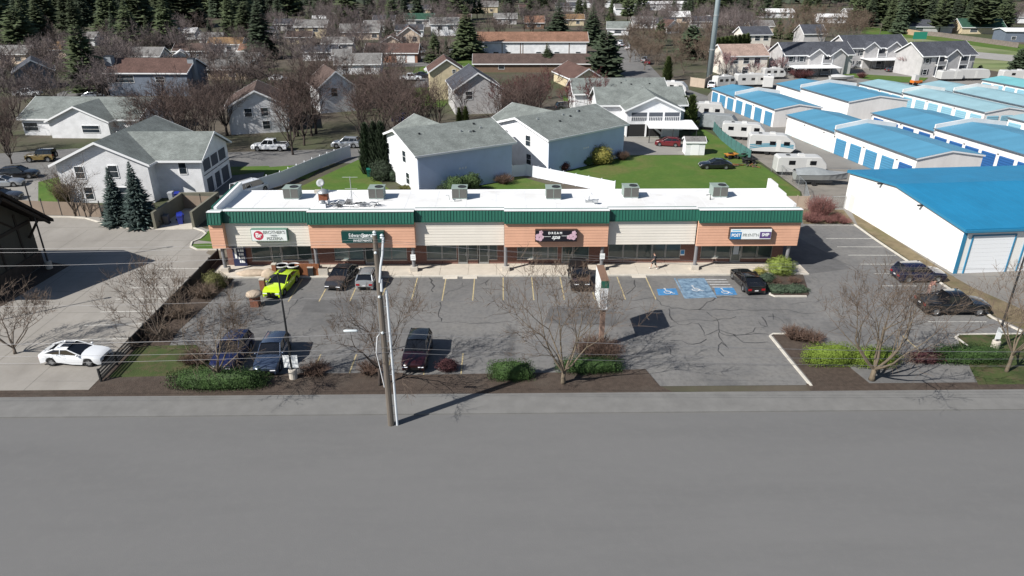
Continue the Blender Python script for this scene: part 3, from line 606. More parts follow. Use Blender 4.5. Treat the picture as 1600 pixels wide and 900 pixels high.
for i,(px,lab) in enumerate(((446,'dark round planter pot with white rim behind lime car'),(463,'dark round planter pot with white rim next to wooden screen'))):
    x,y=G(px,428); t=thing('planter_pot',lab,'planter',(x,63.0,.15))
    MB().lathe([(.5,0),(.58,.95),(.6,1.0)],16).build('pot',BLACK,t,True); MB().lathe([(.62,1.0),(.62,1.07),(.5,1.07),(.48,.98)],16).build('rim',mat('pot_rim',(.6,.6,.6),.6),t)
    MB().lathe([(.48,.95),(.02,1.0)],10).build('soil',mat('potting_soil',(.03,.02,.015),.95),t)
def boulder(label,x,y,z,s,sx,sy,sz,cat='boulder'):
    random.seed(s); mb=MB(); n=12
    prof=[]
    o=[]
    for i in range(9):
        th=math.pi*i/8
        for k in range(n):
            ph=2*math.pi*k/n; p=Vector((math.sin(th)*math.cos(ph),math.sin(th)*math.sin(ph),math.cos(th)))
            r=1+.25*noise.noise(p*1.3+Vector((s,s,s))); p=p*r; o.append((p.x*sx,p.y*sy,p.z*sz+sz*.75))
    fs=[(i*n+k,i*n+(k+1)%n,(i+1)*n+(k+1)%n,(i+1)*n+k) for i in range(8) for k in range(n)]
    mb.add(o,fs); ob=mb.build('boulder',BOULDER,None,True,(x,y,z)); return tag(ob,label,cat)
x,y=G(404,424); boulder('large flat tan rock slab at left end of pizzeria patio',x,63.3,.0,3,1.7,.7,.35)
x,y=G(424,432); boulder('rounded tan boulder beside the brick patio pillar',x,62.6,.0,5,.8,.6,.55)
def pillar(label,px,py,h,w,cap):
    x,y=G(px,py); t=thing('patio_pillar',label,'pillar',(x,y,.02))
    MB().box(-w,w,-w,w,0,h).build('brick_shaft',PILBR,t)
    if cap: 
        b=MB(); b.lathe([(w*1.6,h),(w*2.0,h+.1),(w*1.9,h+.28),(w*.6,h+.34)],12); b.build('stone_cap',BOULDER,t,True)
    else: MB().box(-w*1.1,w*1.1,-w*1.1,w*1.1,h,h+.08).build('stone_cap',CONC,t)
pillar('low brick patio pillar with big round stone cap nearest camera',400,478,1.0,.36,True)
pillar('square brick patio pillar beside the front of lime car',413,460,1.5,.22,False)
pillar('brick pillar with pale cap by the round planters',431,434,1.4,.2,False)
t=thing('planter_box','square pale box holding clipped olive shrub at left end of patio','planter',(-27.0,61.6,.05))
MB().box(-1.0,.6,-.5,.5,0,.5).build('box',CONC,t)
t=thing('litter_bin','dark grey litter bin with pale top by patio column','bin',(-18.6,62.95,.15))
MB().box(-.25,.25,-.25,.25,0,.85).build('body',DARKM,t); MB().box(-.28,.28,-.28,.28,.85,.93).build('top',CONC,t)
t=thing('planter_box','pale concrete block planter next to litter bin on the sidewalk','planter',(-17.4,62.95,.15))
MB().box(-.45,.45,-.25,.25,0,.75).build('box',CONC,t); MB().box(-.38,.38,-.18,.18,.75,.77).build('soil',MATS['potting_soil'],t)
# ================= STORAGE BUILDINGS =================
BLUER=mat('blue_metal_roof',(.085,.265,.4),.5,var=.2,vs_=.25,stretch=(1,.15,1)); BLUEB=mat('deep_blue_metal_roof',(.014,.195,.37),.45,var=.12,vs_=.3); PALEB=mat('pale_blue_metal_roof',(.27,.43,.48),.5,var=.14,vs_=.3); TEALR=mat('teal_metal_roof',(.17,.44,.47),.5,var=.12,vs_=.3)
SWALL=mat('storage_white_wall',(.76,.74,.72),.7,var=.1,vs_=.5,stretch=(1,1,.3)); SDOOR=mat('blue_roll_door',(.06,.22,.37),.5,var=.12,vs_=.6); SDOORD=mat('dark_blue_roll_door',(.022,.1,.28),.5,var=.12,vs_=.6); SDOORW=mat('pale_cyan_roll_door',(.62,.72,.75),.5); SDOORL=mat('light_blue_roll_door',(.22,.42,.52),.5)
BTRIM=mat('blue_trim',(.03,.2,.35),.5)
TH=R(9.5); U=Vector((math.sin(TH),-math.cos(TH))); V=Vector((math.cos(TH),math.sin(TH)))
doormesh={}
def door_mesh(w,h,m):
    k=(round(w,2),round(h,2),m.name)
    if k not in doormesh:
        mb=MB(); n=7
        prof=[]
        for i in range(n): z=h*i/n; prof+=[(0.03,z),(0.0,z+h/n*.5)]
        prof=[(.08,0)]+prof+[(.08,h)]
        mb.extr(prof,'x',0,w); me=bpy.data.meshes.new('roll_door'); me.from_pydata(mb.v,[],mb.f); me.materials.append(m); doormesh[k]=me
    return doormesh[k]
def storage(label,o,L_,W,eave,rise,roofm,doorm,z0=0,side=None,dw=2.6,end_doors=False,odd=None,par=False,doors=True):
    """long gabled block: local x runs along the length (towards the viewer), local y = width to the right"""
    t=thing('storage_building',label,'storage building',(o[0],o[1],0),math.atan2(U.y,U.x),'self storage blocks')
    # local frame: +x along U ; left wall at y=0 facing -(right) => width goes to local +y
    e=eave+z0; dh=min(2.5,eave-.55)
    prof=[(0,0),(W,0),(W,e),(W/2,e+rise),(0,e)]
    mb=MB(); mb.extr([(p[0],p[1]) for p in prof],'x',0,L_); mb.build('wall',SWALL,t)
    r=MB(); ov=.25; th=.1; s=rise/(W/2)
    for a,b in ((-ov,W/2),(W+ov,W/2)):
        za=e-s*ov+.03; zb=e+rise+.03; 
        x0,x1=-.15,L_+.15
        r.add([(x0,a,za),(x1,a,za),(x1,b,zb),(x0,b,zb),(x0,a,za+th),(x1,a,za+th),(x1,b,zb+th),(x0,b,zb+th)],[(0,3,2,1),(4,5,6,7),(0,1,5,4),(1,2,6,5),(2,3,7,6),(3,0,4,7)])
    r.build('roof',roofm,t)
    rb=MB(); n=int(L_/1.2)
    for k in range(1,n):
        x=L_*k/n
        for a,b in ((-ov,W/2),(W+ov,W/2)):
            za=e-s*ov+.13+.006; zb=e+rise+.136
            rb.add([(x-.03,a,za-.04),(x+.03,a,za-.04),(x+.03,b,zb-.04),(x-.03,b,zb-.04),(x,a,za),(x,b,zb)],[(0,4,5,3),(4,1,2,5)])
    q=rb.build('roof_rib',roofm,t)
    MB().box(-.15,L_+.15,-ov-.12,-ov,e-s*ov+.02,e-s*ov+.14).build('gutter',mat('storage_gutter',(.1,.13,.16),.5),t)
    g=MB()
    for x in (L_+.151,):
        g.add([(x,-ov,e-s*ov-.12),(x,W/2,e+rise-.12),(x,W+ov,e-s*ov-.12),(x,-ov,e-s*ov+.1),(x,W/2,e+rise+.1),(x,W+ov,e-s*ov+.1)],[(0,1,4,3),(1,2,5,4)])
    g.build('gable_trim',TRIM,t)
    if par:
        MB().extr([(-ov,e-s*ov-.2),(W/2,e+rise-.2),(W+ov,e-s*ov-.2),(W+ov,e-s*ov+.75),(W/2,e+rise+.75),(-ov,e-s*ov+.75)],'x',-.02,.2).build('parapet',SWALL,t)
    if doors:
        n=int((L_-.4)/(dw+.55)); stp=L_/n
        for k in range(n):
            m=doorm
            if odd and k==odd[0]: m=odd[1]
            inst(door_mesh(dw,dh,m),'roll_door',t,(stp*k+(stp-dw)/2,-.095,z0+.02)).rotation_euler=(0,0,0)
            if k%2==0: MB().box(stp*k-.1,stp*k+.1,-.14,-.0,z0+dh+.12,z0+dh+.22).build('wall_lamp',DARKM,t)
    if end_doors:
        me=door_mesh(2.4,dh,doorm)
        for k in range(3):
            inst(me,'roll_door',t,(L_+.095,.6+k*3.0,z0+.02),R(90))
    return t
P2=lambda x,y:(x,y)
def along(o,a,b=0): return (o[0]+U.x*a+V.x*b,o[1]+U.y*a+V.y*b)
A0=(45.9,157.1)
storage('blue roofed storage block with blue doors farthest along the lane',A0,10.9,9.3,2.9,.75,BLUER,SDOOR)
storage('blue roofed storage block with blue doors and white near gable',along(A0,11.0),15.6,9.4,3.3,.75,BLUER,SDOOR,par=True)
A3=(50.7,125.6)
storage('blue roofed storage block with a row of pale whitish doors',A3,14.3,10.0,3.25,.8,BLUER,SDOORW,dw=1.9)
storage('blue roofed storage block with one darker blue door in the row',along(A3,14.4),18.6,10.2,3.7,.8,BLUER,SDOOR,odd=(4,SDOORD),par=True)
B0=(62.25,163.2)
storage('blue roofed storage block with blank white side wall farther back',B0,9.8,12.2,3.0,.9,BLUER,SDOORW,doors=False)
storage('blue roofed storage block with blank white side wall nearer gable',along(B0,9.9),16.9,12.6,3.6,.9,BLUER,SDOORW,doors=False,par=True)
B3=(67.0,127.9)
storage('blue roofed storage block with blue doors behind pale door block',B3,15.6,12.0,3.1,.8,BLUER,SDOORD)
storage('blue roofed storage block with blue doors behind big warehouse roof',along(B3,15.7),19.5,12.5,3.6,.8,BLUER,SDOORD,par=True)
C0=(81.5,164.2)
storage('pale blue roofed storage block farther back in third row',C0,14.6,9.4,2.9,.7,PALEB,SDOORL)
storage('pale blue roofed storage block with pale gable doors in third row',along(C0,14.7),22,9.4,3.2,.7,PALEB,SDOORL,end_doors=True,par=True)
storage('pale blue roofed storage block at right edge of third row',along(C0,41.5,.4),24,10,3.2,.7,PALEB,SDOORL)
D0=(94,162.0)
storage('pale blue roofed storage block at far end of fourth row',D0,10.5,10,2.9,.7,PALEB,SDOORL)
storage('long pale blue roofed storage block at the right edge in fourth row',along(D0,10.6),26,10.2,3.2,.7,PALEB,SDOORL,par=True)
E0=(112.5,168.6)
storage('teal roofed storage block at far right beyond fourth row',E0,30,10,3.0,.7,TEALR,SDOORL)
# big warehouse
t=thing('warehouse','large white storage warehouse with broad deep blue roof and white doors','warehouse',(42.5,83.4,0),R(-85.3))
Lw=20.7; Ww=56; e=4.65; ri=heightat(43.3,73.8,291)-e
# local x along the left gable wall (toward viewer), local y to the right
wl=MB().extr([(0,0),(Lw,0),(Lw,e),(Lw*.45,e+ri),(0,e)],'y',0,Ww); wl.build('wall',mat('warehouse_white',(.8,.79,.76),.7,var=.06,vs_=.25),t)
r=MB(); a0=-.3; 
for a,b in ((-.3,Lw*.45),(Lw+.35,Lw*.45)):
    z_a=e-.02-(.3*ri/(Lw*.5)); zb=e+ri+.03
    r.add([(a,-.25,z_a),(a,Ww,z_a),(b,Ww,zb),(b,-.25,zb),(a,-.25,z_a+.14),(a,Ww,z_a+.14),(b,Ww,zb+.14),(b,-.25,zb+.14)],[(0,3,2,1),(4,5,6,7),(0,1,5,4),(1,2,6,5),(2,3,7,6),(3,0,4,7)])
r.build('roof',BLUEB,t)
rb=MB()
for k in range(1,56):
    y=Ww*k/56
    for a,b in ((-.3,Lw*.45),(Lw+.35,Lw*.45)):
        za=e-.02-(.3*ri/(Lw*.5))+.14; zb=e+ri+.17
        rb.add([(a,y-.02,za),(a,y+.02,za),(b,y+.02,zb),(b,y-.02,zb),(a,y,za+.008),(b,y,zb+.008)],[(0,4,5,3),(4,1,2,5)])
rb.build('roof_rib',BLUEB,t)
MB().box(-.35,-.2,-.27,-.255,0,.1)
for seg in (((-.3,e-.15),(Lw*.45,e+ri-.02)),((Lw*.45,e+ri-.02),(Lw+.35,e-.15))):
    MB().add([(seg[0][0],-.27,seg[0][1]-.08),(seg[1][0],-.27,seg[1][1]-.08),(seg[1][0],-.27,seg[1][1]+.2),(seg[0][0],-.27,seg[0][1]+.2)],[(0,1,2,3)]).build('verge_trim',BTRIM,t)
MB().box(Lw+.36,Lw+.46,-.25,Ww,e-.25,e-.02).build('gutter',BTRIM,t)
MB().box(Lw-.02,Lw+.06,-.06,.3,0,e-.1).build('corner_trim',BTRIM,t)
MB().box(Lw+.001,Lw+.05,.3,Ww,4.2,4.35).build('band_trim',BTRIM,t)
for k in range(8):
    y=1.0+k*5.6
    f=MB(); f.box(Lw,Lw+.1,y-.12,y,0,4.0); f.box(Lw,Lw+.1,y+4.3,y+4.42,0,4.0); f.box(Lw,Lw+.1,y,y+4.3,3.88,4.0); fo=f.build('door_frame',BTRIM,t)
    prof=[]
    d=MB()
    for q in range(9): z=.02+q*.428; d.box(Lw+.005,Lw+.045,y+.01,y+4.29,z,z+.415)
    for q in range(9):
        pass
    d.build('overhead_door',mat('warehouse_door',(.8,.82,.84),.5),fo)
for x,y_,z in ((6.6,0,e+ri*.68),(14.0,0,e+ri*.5)):
    MB().box(x-.12,x+.12,-.55,-.02,z-.35,z-.22).build('wall_lamp',DARKM,t)
MB().box(Lw*.05,Lw*.05+1.0,-.035,-.005,.05,2.1).build('side_door',mat('side_door_paint',(.62,.62,.6),.6),t)
MB().box(Lw+.2,Lw+.75,6.0,6.2,e-.05,e+.1).build('wall_lamp',DARKM,t)

# ================= HOUSES =================
SHG=shingle('grey_green_shingle',(.19,.21,.2),2.2,.14); SHD=shingle('charcoal_shingle',(.07,.075,.09)); SHB=shingle('brown_shingle',(.1,.072,.063)); SHT=shingle('tan_shingle',(.22,.14,.075)); SHGR=shingle('grey_shingle',(.19,.185,.18)); SHR=shingle('red_brown_shingle',(.11,.068,.058)); SHOR=shingle('orange_brown_shingle',(.23,.13,.09)); SHGN=shingle('dark_green_shingle',(.035,.085,.06)); SHW=mat('white_flat_roof',(.72,.72,.72),.7,var=.1)
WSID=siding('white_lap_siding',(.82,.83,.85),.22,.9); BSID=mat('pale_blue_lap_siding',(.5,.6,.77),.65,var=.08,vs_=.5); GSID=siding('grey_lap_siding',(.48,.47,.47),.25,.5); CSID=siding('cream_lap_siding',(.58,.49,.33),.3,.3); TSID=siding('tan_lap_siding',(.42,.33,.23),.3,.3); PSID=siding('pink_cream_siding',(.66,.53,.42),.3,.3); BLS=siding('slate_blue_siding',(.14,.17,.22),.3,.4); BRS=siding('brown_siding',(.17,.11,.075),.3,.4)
SHUT=mat('dark_shutter',(.04,.045,.06),.6)
def window(par,face,u,z,w,h,m=TRIM,shutter=False,bars=1):
    """face: function (u, depth, z)->local point ; frame proud of the wall, pane set in"""
    f=MB()
    def bx(u0,u1,d0,d1,z0,z1):
        P=[face(a,d,c) for c in (z0,z1) for (a,d) in ((u0,d0),(u1,d0),(u1,d1),(u0,d1))]
        f.add(P,[(0,3,2,1),(4,5,6,7),(0,1,5,4),(1,2,6,5),(2,3,7,6),(3,0,4,7)])
    t=.07
    bx(u-w/2-t,u-w/2,-.02,.06,z-t,z+h+t); bx(u+w/2,u+w/2+t,-.02,.06,z-t,z+h+t); bx(u-w/2,u+w/2,-.02,.06,z+h,z+h+t); bx(u-w/2,u+w/2,-.02,.08,z-t,z)
    if bars: bx(u-w/2,u+w/2,0,.045,z+h*.5-.02,z+h*.5+.02)
    o=f.build('window',m,par)
    f2=MB(); P=[face(u-w/2,.02,z),face(u+w/2,.02,z),face(u+w/2,.02,z+h),face(u-w/2,.02,z+h)]; f2.add(P,[(0,1,2,3)]); f2.build('pane',GLASS,o)
    if shutter:
        for s in (-1,1):
            f=MB(); a=u+s*(w/2+.3); bx(a-.18,a+.18,0,.05,z-.03,z+h+.03); f.build('shutter',SHUT,par)
    return o
def gable_box(mbw,mbr,mbt,cx,cy,W,D,h,rise,ov,along='x',z0=0):
    """gabled volume; ridge along local axis; walls into mbw, roof slabs into mbr, verge boards into mbt"""
    def tr(a,b,z): return (cx+a,cy+b,z) if along=='x' else (cx-b,cy+a,z)
    A=W/2;B=D/2; s=rise/B; th=.16
    prof=[(-B,z0),(B,z0),(B,h),(0,h+rise),(-B,h)]
    v=[tr(-A,p[0],p[1]) for p in prof]+[tr(A,p[0],p[1]) for p in prof]; n=5
    mbw.add(v,[tuple(range(n-1,-1,-1)),tuple(range(n,2*n))]+[(i,(i+1)%n,n+(i+1)%n,n+i) for i in range(n)])
    for sg in (-1,1):
        za=h-s*ov+.02; zb=h+rise+.02; b0=sg*(B+ov)
        q=[tr(-A-ov,b0,za),tr(A+ov,b0,za),tr(A+ov,0,zb),tr(-A-ov,0,zb),tr(-A-ov,b0,za+th),tr(A+ov,b0,za+th),tr(A+ov,0,zb+th),tr(-A-ov,0,zb+th)]
        fs=[(0,3,2,1),(4,5,6,7),(0,1,5,4),(1,2,6,5),(2,3,7,6),(3,0,4,7)]
        mbr.add(q,fs if sg<0 else [f[::-1] for f in fs])
        # gutter / fascia
        g=[tr(-A-ov,b0,za-.1),tr(A+ov,b0,za-.1),tr(A+ov,b0+sg*.06,za-.1),tr(-A-ov,b0+sg*.06,za-.1),tr(-A-ov,b0,za+th),tr(A+ov,b0,za+th),tr(A+ov,b0+sg*.06,za+th),tr(-A-ov,b0+sg*.06,za+th)]
        mbt.add(g,[(0,3,2,1),(4,5,6,7),(0,1,5,4),(1,2,6,5),(2,3,7,6),(3,0,4,7)])
        for e in (-1,1):
            a0=e*(A+ov+.002); a1=e*(A+ov+.06)
            g=[tr(a0,b0,za-.12),tr(a1,b0,za-.12),tr(a1,0,zb-.12),tr(a0,0,zb-.12),tr(a0,b0,za+th+.01),tr(a1,b0,za+th+.01),tr(a1,0,zb+th+.01),tr(a0,0,zb+th+.01)]
            mbt.add(g,[(0,3,2,1),(4,5,6,7),(0,1,5,4),(1,2,6,5),(2,3,7,6),(3,0,4,7)])
def house(name,label,cat,o,rz,vols,wallm,roofm,ov=.45,wins=(),group=None,vents=0,chim=None,trim=TRIM,z0=0):
    """vols: (cx,cy,W,D,h,rise,axis). wins: (side, u, z, w, h) on volume 0; side 'f','b','l','r'"""
    t=thing(name,label,cat,(o[0],o[1],z0),rz,group)
    w=MB();r=MB();tr=MB()
    for v in vols: gable_box(w,r,tr,v[0],v[1],v[2],v[3],v[4],v[5],ov,v[6])
    wo=w.build('wall',wallm,t); ro=r.build('roof',roofm,t); tr.build('trim',trim,t)
    for q in wins:
        vi=q[5] if len(q)>5 else 0; V_=vols[vi]; cx,cy=V_[0],V_[1]; A,B=(V_[2]/2,V_[3]/2) if V_[6]=='x' else (V_[3]/2,V_[2]/2)
        sd=q[0]
        if sd=='f': fc=lambda u,d,z,cx=cx,cy=cy,B=B:(cx+u,cy-B-d,z)
        elif sd=='b': fc=lambda u,d,z,cx=cx,cy=cy,B=B:(cx-u,cy+B+d,z)
        elif sd=='l': fc=lambda u,d,z,cx=cx,cy=cy,A=A:(cx-A-d,cy-u,z)
        else: fc=lambda u,d,z,cx=cx,cy=cy,A=A:(cx+A+d,cy+u,z)
        window(t,fc,q[1],q[2],q[3],q[4],shutter=len(q)>6 and q[6])
    if vents:
        V_=vols[0]
        for k in range(vents):
            a=random.uniform(-.35,.35)*V_[2]; b=-random.uniform(.15,.5)*V_[3]/2; z=V_[4]+V_[5]*(1+2*b/V_[3])+.2
            m=MB(); m.box(a-.12,a+.12,b-.12,b+.12,z-.2,z+.18); m.build('roof_vent',DARKM if k%2 else STEEL,ro)
    if chim:
        for cx,cy,cw,h0,h1 in chim:
            m=MB().box(cx-cw/2,cx+cw/2,cy-cw/2,cy+cw/2,h0,h1).build('chimney',mat('chimney_grey',(.25,.28,.31),.8),ro)
            MB().box(cx-cw/2-.08,cx+cw/2+.08,cy-cw/2-.08,cy+cw/2+.08,h1,h1+.1).build('chimney_cap',DARKM,ro)
    return t
HD='white two storey duplex houses'
def dup_house(label,A,ang,Lx,D,h,rise,wall_gable,extra,wing=True,**k):
    """corner A (near), ridge along local x; local -y faces the viewer"""
    c,s=math.cos(ang),math.sin(ang); cx=A[0]+c*Lx/2-s*D/2; cy=A[1]+s*Lx/2+c*D/2
    vols=[(0,0,Lx,D,h,rise,'x')]
    if wing: vols.append((-Lx*.03,Lx*.27+.62,Lx*.54,Lx*.56,h,rise*.97,'y'))
    return house('duplex_house',label,'house',(cx,cy),ang,vols,wall_gable,SHG,.5,extra,HD,vents=6,**k)
A=G(655,306); ang=R(31)
h2=dup_house('white duplex house in the middle with blue long wall, leafy shrubs before it',A,ang,14.3,12.6,5.4,2.05,WSID,[('l',-3.3,3.6,1.0,1.5),('l',2.2,3.6,1.0,1.5),('l',-3.0,.8,1.0,1.5),('l',3.0,.8,1.0,1.5)])
# blue siding skin on the long wall facing the shops
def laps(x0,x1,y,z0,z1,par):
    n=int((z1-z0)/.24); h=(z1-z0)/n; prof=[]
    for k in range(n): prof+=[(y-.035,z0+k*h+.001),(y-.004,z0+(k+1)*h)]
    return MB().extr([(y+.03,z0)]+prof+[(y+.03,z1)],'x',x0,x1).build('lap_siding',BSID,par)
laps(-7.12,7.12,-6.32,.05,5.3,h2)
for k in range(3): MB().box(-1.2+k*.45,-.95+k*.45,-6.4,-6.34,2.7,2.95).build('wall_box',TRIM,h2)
A=G(856,274); ang=R(40)
h3=dup_house('white duplex house right of middle, its blue long wall beside the big lawn',A,ang,16.2,13.4,5.2,1.95,WSID,[('l',-2.6,3.5,1.0,1.5),('l',2.4,3.5,1.0,1.5),('l',2.6,.8,1.0,1.5),('l',-2.8,.9,1.0,1.5)])
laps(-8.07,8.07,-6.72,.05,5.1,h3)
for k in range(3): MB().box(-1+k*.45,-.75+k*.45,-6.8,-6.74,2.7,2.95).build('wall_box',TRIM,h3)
# left house: front gable + wing with porch gable to the right
hl=house('duplex_house','white duplex house at the left with two blue spruces before its gable','house',(-49.9,94.6),0,
  [(0,0,15.8,11.3,5.1,2.6,'y'),(5.6,-1.2,11.6,9.6,5.15,2.3,'x')],WSID,SHG,.55,
  [('f',-2.9,3.2,1.1,1.5),('f',1.3,3.3,1.1,1.5),('f',-2.4,.5,1.0,1.5),('f',2.0,.5,1.0,1.5),('f',3.5,3.2,.9,1.5,1)],HD)
# porch openings of the wing: flat panels, recess shade put into their dark colour, with frames and rails
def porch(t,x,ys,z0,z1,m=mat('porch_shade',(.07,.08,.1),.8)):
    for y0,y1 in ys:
        b=MB().box(x-.02,x+.012,y0,y1,z0,z1).build('porch_shade_panel',m,t)
        f=MB()
        f.box(x,x+.06,y0-.08,y0,z0-.08,z1+.08); f.box(x,x+.06,y1,y1+.08,z0-.08,z1+.08); f.box(x,x+.06,y0,y1,z1,z1+.08); f.box(x,x+.06,y0,y1,z0-.08,z0)
        f.build('porch_frame',TRIM,t)
xw=5.6+5.8
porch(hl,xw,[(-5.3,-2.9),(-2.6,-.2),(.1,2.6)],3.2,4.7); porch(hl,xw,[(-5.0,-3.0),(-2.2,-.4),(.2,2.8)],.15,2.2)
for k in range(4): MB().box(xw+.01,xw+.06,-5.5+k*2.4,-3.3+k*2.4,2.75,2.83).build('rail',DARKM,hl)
MB().add([(xw+.03,-2.6,.2),(xw+.03,-.5,2.4),(xw+.09,-.5,2.6),(xw+.09,-2.6,.4)],[(0,1,2,3)]).build('stair',TRIM,hl)
# porch house behind the red car
A=G(1013,213); 
ph=house('duplex_house','white duplex house with upper balcony and carport beside it','house',(A[0],A[1]+7),R(1),
  [(-.6,2.6,15.6,9.4,4.7,2.2,'x'),(0.5,-2.0,10.5,9.4,4.7,2.1,'y')],WSID,SHG,.5,[],HD,vents=0)
yf=-2.0-5.25
dk=mat('porch_shade',(.07,.08,.1),.8)  # shade inside porches and balconies, put into a flat dark colour
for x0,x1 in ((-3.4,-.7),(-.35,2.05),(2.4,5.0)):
    MB().box(x0,x1,yf-.012,yf+.02,2.75,4.2).build('porch_shade_panel',dk,ph)
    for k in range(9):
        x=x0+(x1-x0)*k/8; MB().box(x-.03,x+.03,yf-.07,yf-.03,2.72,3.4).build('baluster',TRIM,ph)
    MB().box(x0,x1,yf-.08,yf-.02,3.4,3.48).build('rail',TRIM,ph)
for x0,x1 in ((-4.0,-.9),(-.6,2.0)): MB().box(x0,x1,yf-.012,yf+.02,.05,2.2).build('porch_shade_panel',BLACK,ph)  # flat black panels, the lower porch's shade given as their colour
for x in (-4.2,-.75,2.2): MB().box(x-.12,x+.12,yf-.2,yf-.02,0,2.4).build('post',TRIM,ph)
MB().add([(-.4,yf-.05,2.25),(2.0,yf-.05,.3),(2.0,yf-.05,.75),(-.4,yf-.05,2.7)],[(0,1,2,3)]).build('stair',TRIM,ph)
A=G(985,178)
house('duplex_house','white duplex house mostly hidden behind the balcony house, showing its long roof','house',(A[0]-3,A[1]+1),R(2),[(0,0,18,10,4.8,2.0,'x')],WSID,SHG,.5,[('l',0,3,1,1.3)],HD,vents=8)
# ---- three grey gabled apartment blocks
def apt(label,o,rz,Lx,D,h,rise,dorm,bal):
    vols=[(0,0,Lx,D,h,rise,'x')]
    for x in dorm: vols.append((x,-D/2+.9,3.4,4.2,h-.1,1.5,'y'))
    ws=[]
    n=int(Lx/3.2)
    for k in range(n):
        u=-Lx/2+1.5+k*3.0
        if any(abs(u-x)<1.2 for x in bal): continue
        for z in (.7,3.6): ws.append(('f',u,z,1.2,1.3,0,True))
    t=house('apartment_block',label,'apartment building',o,rz,vols,GSID,SHD,.5,ws,'grey gabled apartment blocks')
    for x in bal:
        for z in (.3,3.2):
            MB().box(x-1.3,x+1.3,-D/2-.03,-D/2+.01,z,z+2.3).build('balcony_shade_panel',dk,t)  # flat panel, the balcony's inner shade put into its colour
            MB().box(x-1.35,x+1.35,-D/2-.9,-D/2-.85,z,z+.9).build('balcony_rail',mat('rail_grey',(.25,.25,.26),.6),t)
            MB().box(x-1.4,x+1.4,-D/2-.95,-D/2-.03,z-.15,z-.01).build('balcony_floor',TRIM,t)
        for s in (-1.4,1.4): MB().box(x+s-.08,x+s+.08,-D/2-.95,-D/2-.8,0,h).build('post',TRIM,t)
    return t
a=G(1433,121); b=G(1512,118); d=G(1397,121)
ang=math.atan2(b[1]-a[1],b[0]-a[0])
apt('grey apartment block nearest, with two tiers of balconies in its gable',((a[0]+b[0])/2+.2-3.0*math.sin(ang),(a[1]+b[1])/2+4.9),ang,16.5,10,5.6,2.8,(0.6,),(-2.6,4.2))
a=G(1322,108); b=G(1392,104); ang2=R(10)
apt('grey apartment block in the middle with twin front gables',((a[0]+b[0])/2+1,(a[1]+b[1])/2+5),R(8),19,10,5.8,2.8,(-2.5,4.5),(1.0,))
a=G(1232,118); b=G(1305,117)
apt('grey apartment block at the left with twin gables behind pale carport',((a[0]+b[0])/2+1,(a[1]+b[1])/2+5.5),R(5),19,10,5.4,2.6,(-1.0,5.0),(2.0,))
def carport(label,o,rz,w,d,h,m=TRIM,n=3):
    t=thing('carport',label,'carport',(o[0],o[1],0),rz)
    MB().add([(-w/2,-d/2,h),(w/2,-d/2,h-.05),(w/2,d/2,h+.1),(-w/2,d/2,h+.15),(-w/2,-d/2,h+.16),(w/2,-d/2,h+.11),(w/2,d/2,h+.26),(-w/2,d/2,h+.31)],[(0,3,2,1),(4,5,6,7),(0,1,5,4),(1,2,6,5),(2,3,7,6),(3,0,4,7)]).build('roof',m,t)
    for k in range(n+1):
        x=-w/2+.2+(w-.4)*k/n
        for y in (-d/2+.2,d/2-.2): MB().box(x-.06,x+.06,y-.06,y+.06,0,h+.05).build('post',DARKM if m is TRIM else TRIM,t)
    return t
a=G(1270,120); carport('long pale roofed carport in front of left grey apartment block',a,R(5),13,5,2.5,n=4)
a=G(1380,108); carport('long pale roofed carport between two grey apartment blocks',(a[0]+1,a[1]+1),R(10),14,5.5,2.6,n=4)
a=G(1050,222); carport('white flat roofed carport over the dark red car',(a[0],a[1]+2),R(-4),8.2,6.4,2.5,n=2)
# garden shed
a=G(1086,243); t=thing('garden_shed','small white garden shed with grey roof at lawn corner','shed',(a[0],a[1]+1.3,0),R(-3))
w=MB();r=MB();tr=MB(); gable_box(w,r,tr,0,0,3.0,2.5,2.1,.5,.15,'x'); w.build('wall',WSID,t); r.build('roof',SHGR,t); tr.build('trim',TRIM,t)
MB().box(-.6,.6,-1.285,-1.255,.05,1.9).build('door',TRIM,t)
# ---- left dark brown building with overhanging gable (only its right part is in view)
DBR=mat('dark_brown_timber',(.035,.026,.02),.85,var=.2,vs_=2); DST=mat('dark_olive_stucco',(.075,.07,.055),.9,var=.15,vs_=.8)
def wall3d(): pass
lb=thing('lodge_building','dark timbered building with overhanging gable roof at left edge','building',(-52,62,0),R(0))
lb.location=(0,0,0)
xw_=-46.5
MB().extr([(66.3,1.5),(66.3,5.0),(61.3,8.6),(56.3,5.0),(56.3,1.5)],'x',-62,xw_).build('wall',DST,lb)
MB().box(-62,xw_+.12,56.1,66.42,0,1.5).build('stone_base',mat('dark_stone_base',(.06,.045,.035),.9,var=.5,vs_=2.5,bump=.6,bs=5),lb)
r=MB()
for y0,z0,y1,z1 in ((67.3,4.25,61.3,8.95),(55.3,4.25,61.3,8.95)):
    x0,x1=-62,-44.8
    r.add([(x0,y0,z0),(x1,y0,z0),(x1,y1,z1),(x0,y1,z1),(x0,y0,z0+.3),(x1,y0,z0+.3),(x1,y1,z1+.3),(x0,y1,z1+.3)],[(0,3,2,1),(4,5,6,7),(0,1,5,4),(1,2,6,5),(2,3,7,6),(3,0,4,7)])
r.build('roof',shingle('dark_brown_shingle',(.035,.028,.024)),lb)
for p,q in (((66.8,4.6),(61.3,8.9)),((55.8,4.6),(61.3,8.9))): MB().tube([(-44.95,p[0],p[1]-.3),(-44.95,q[0],q[1]-.35)],.16,4).build('verge_beam',DBR,lb)
for y in (58.5,61.3,64.2):
    MB().box(xw_+.01,xw_+.09,y-.12,y+.12,1.6,7.8 if abs(y-61.3)<1 else 6).build('timber_strut',DBR,lb)
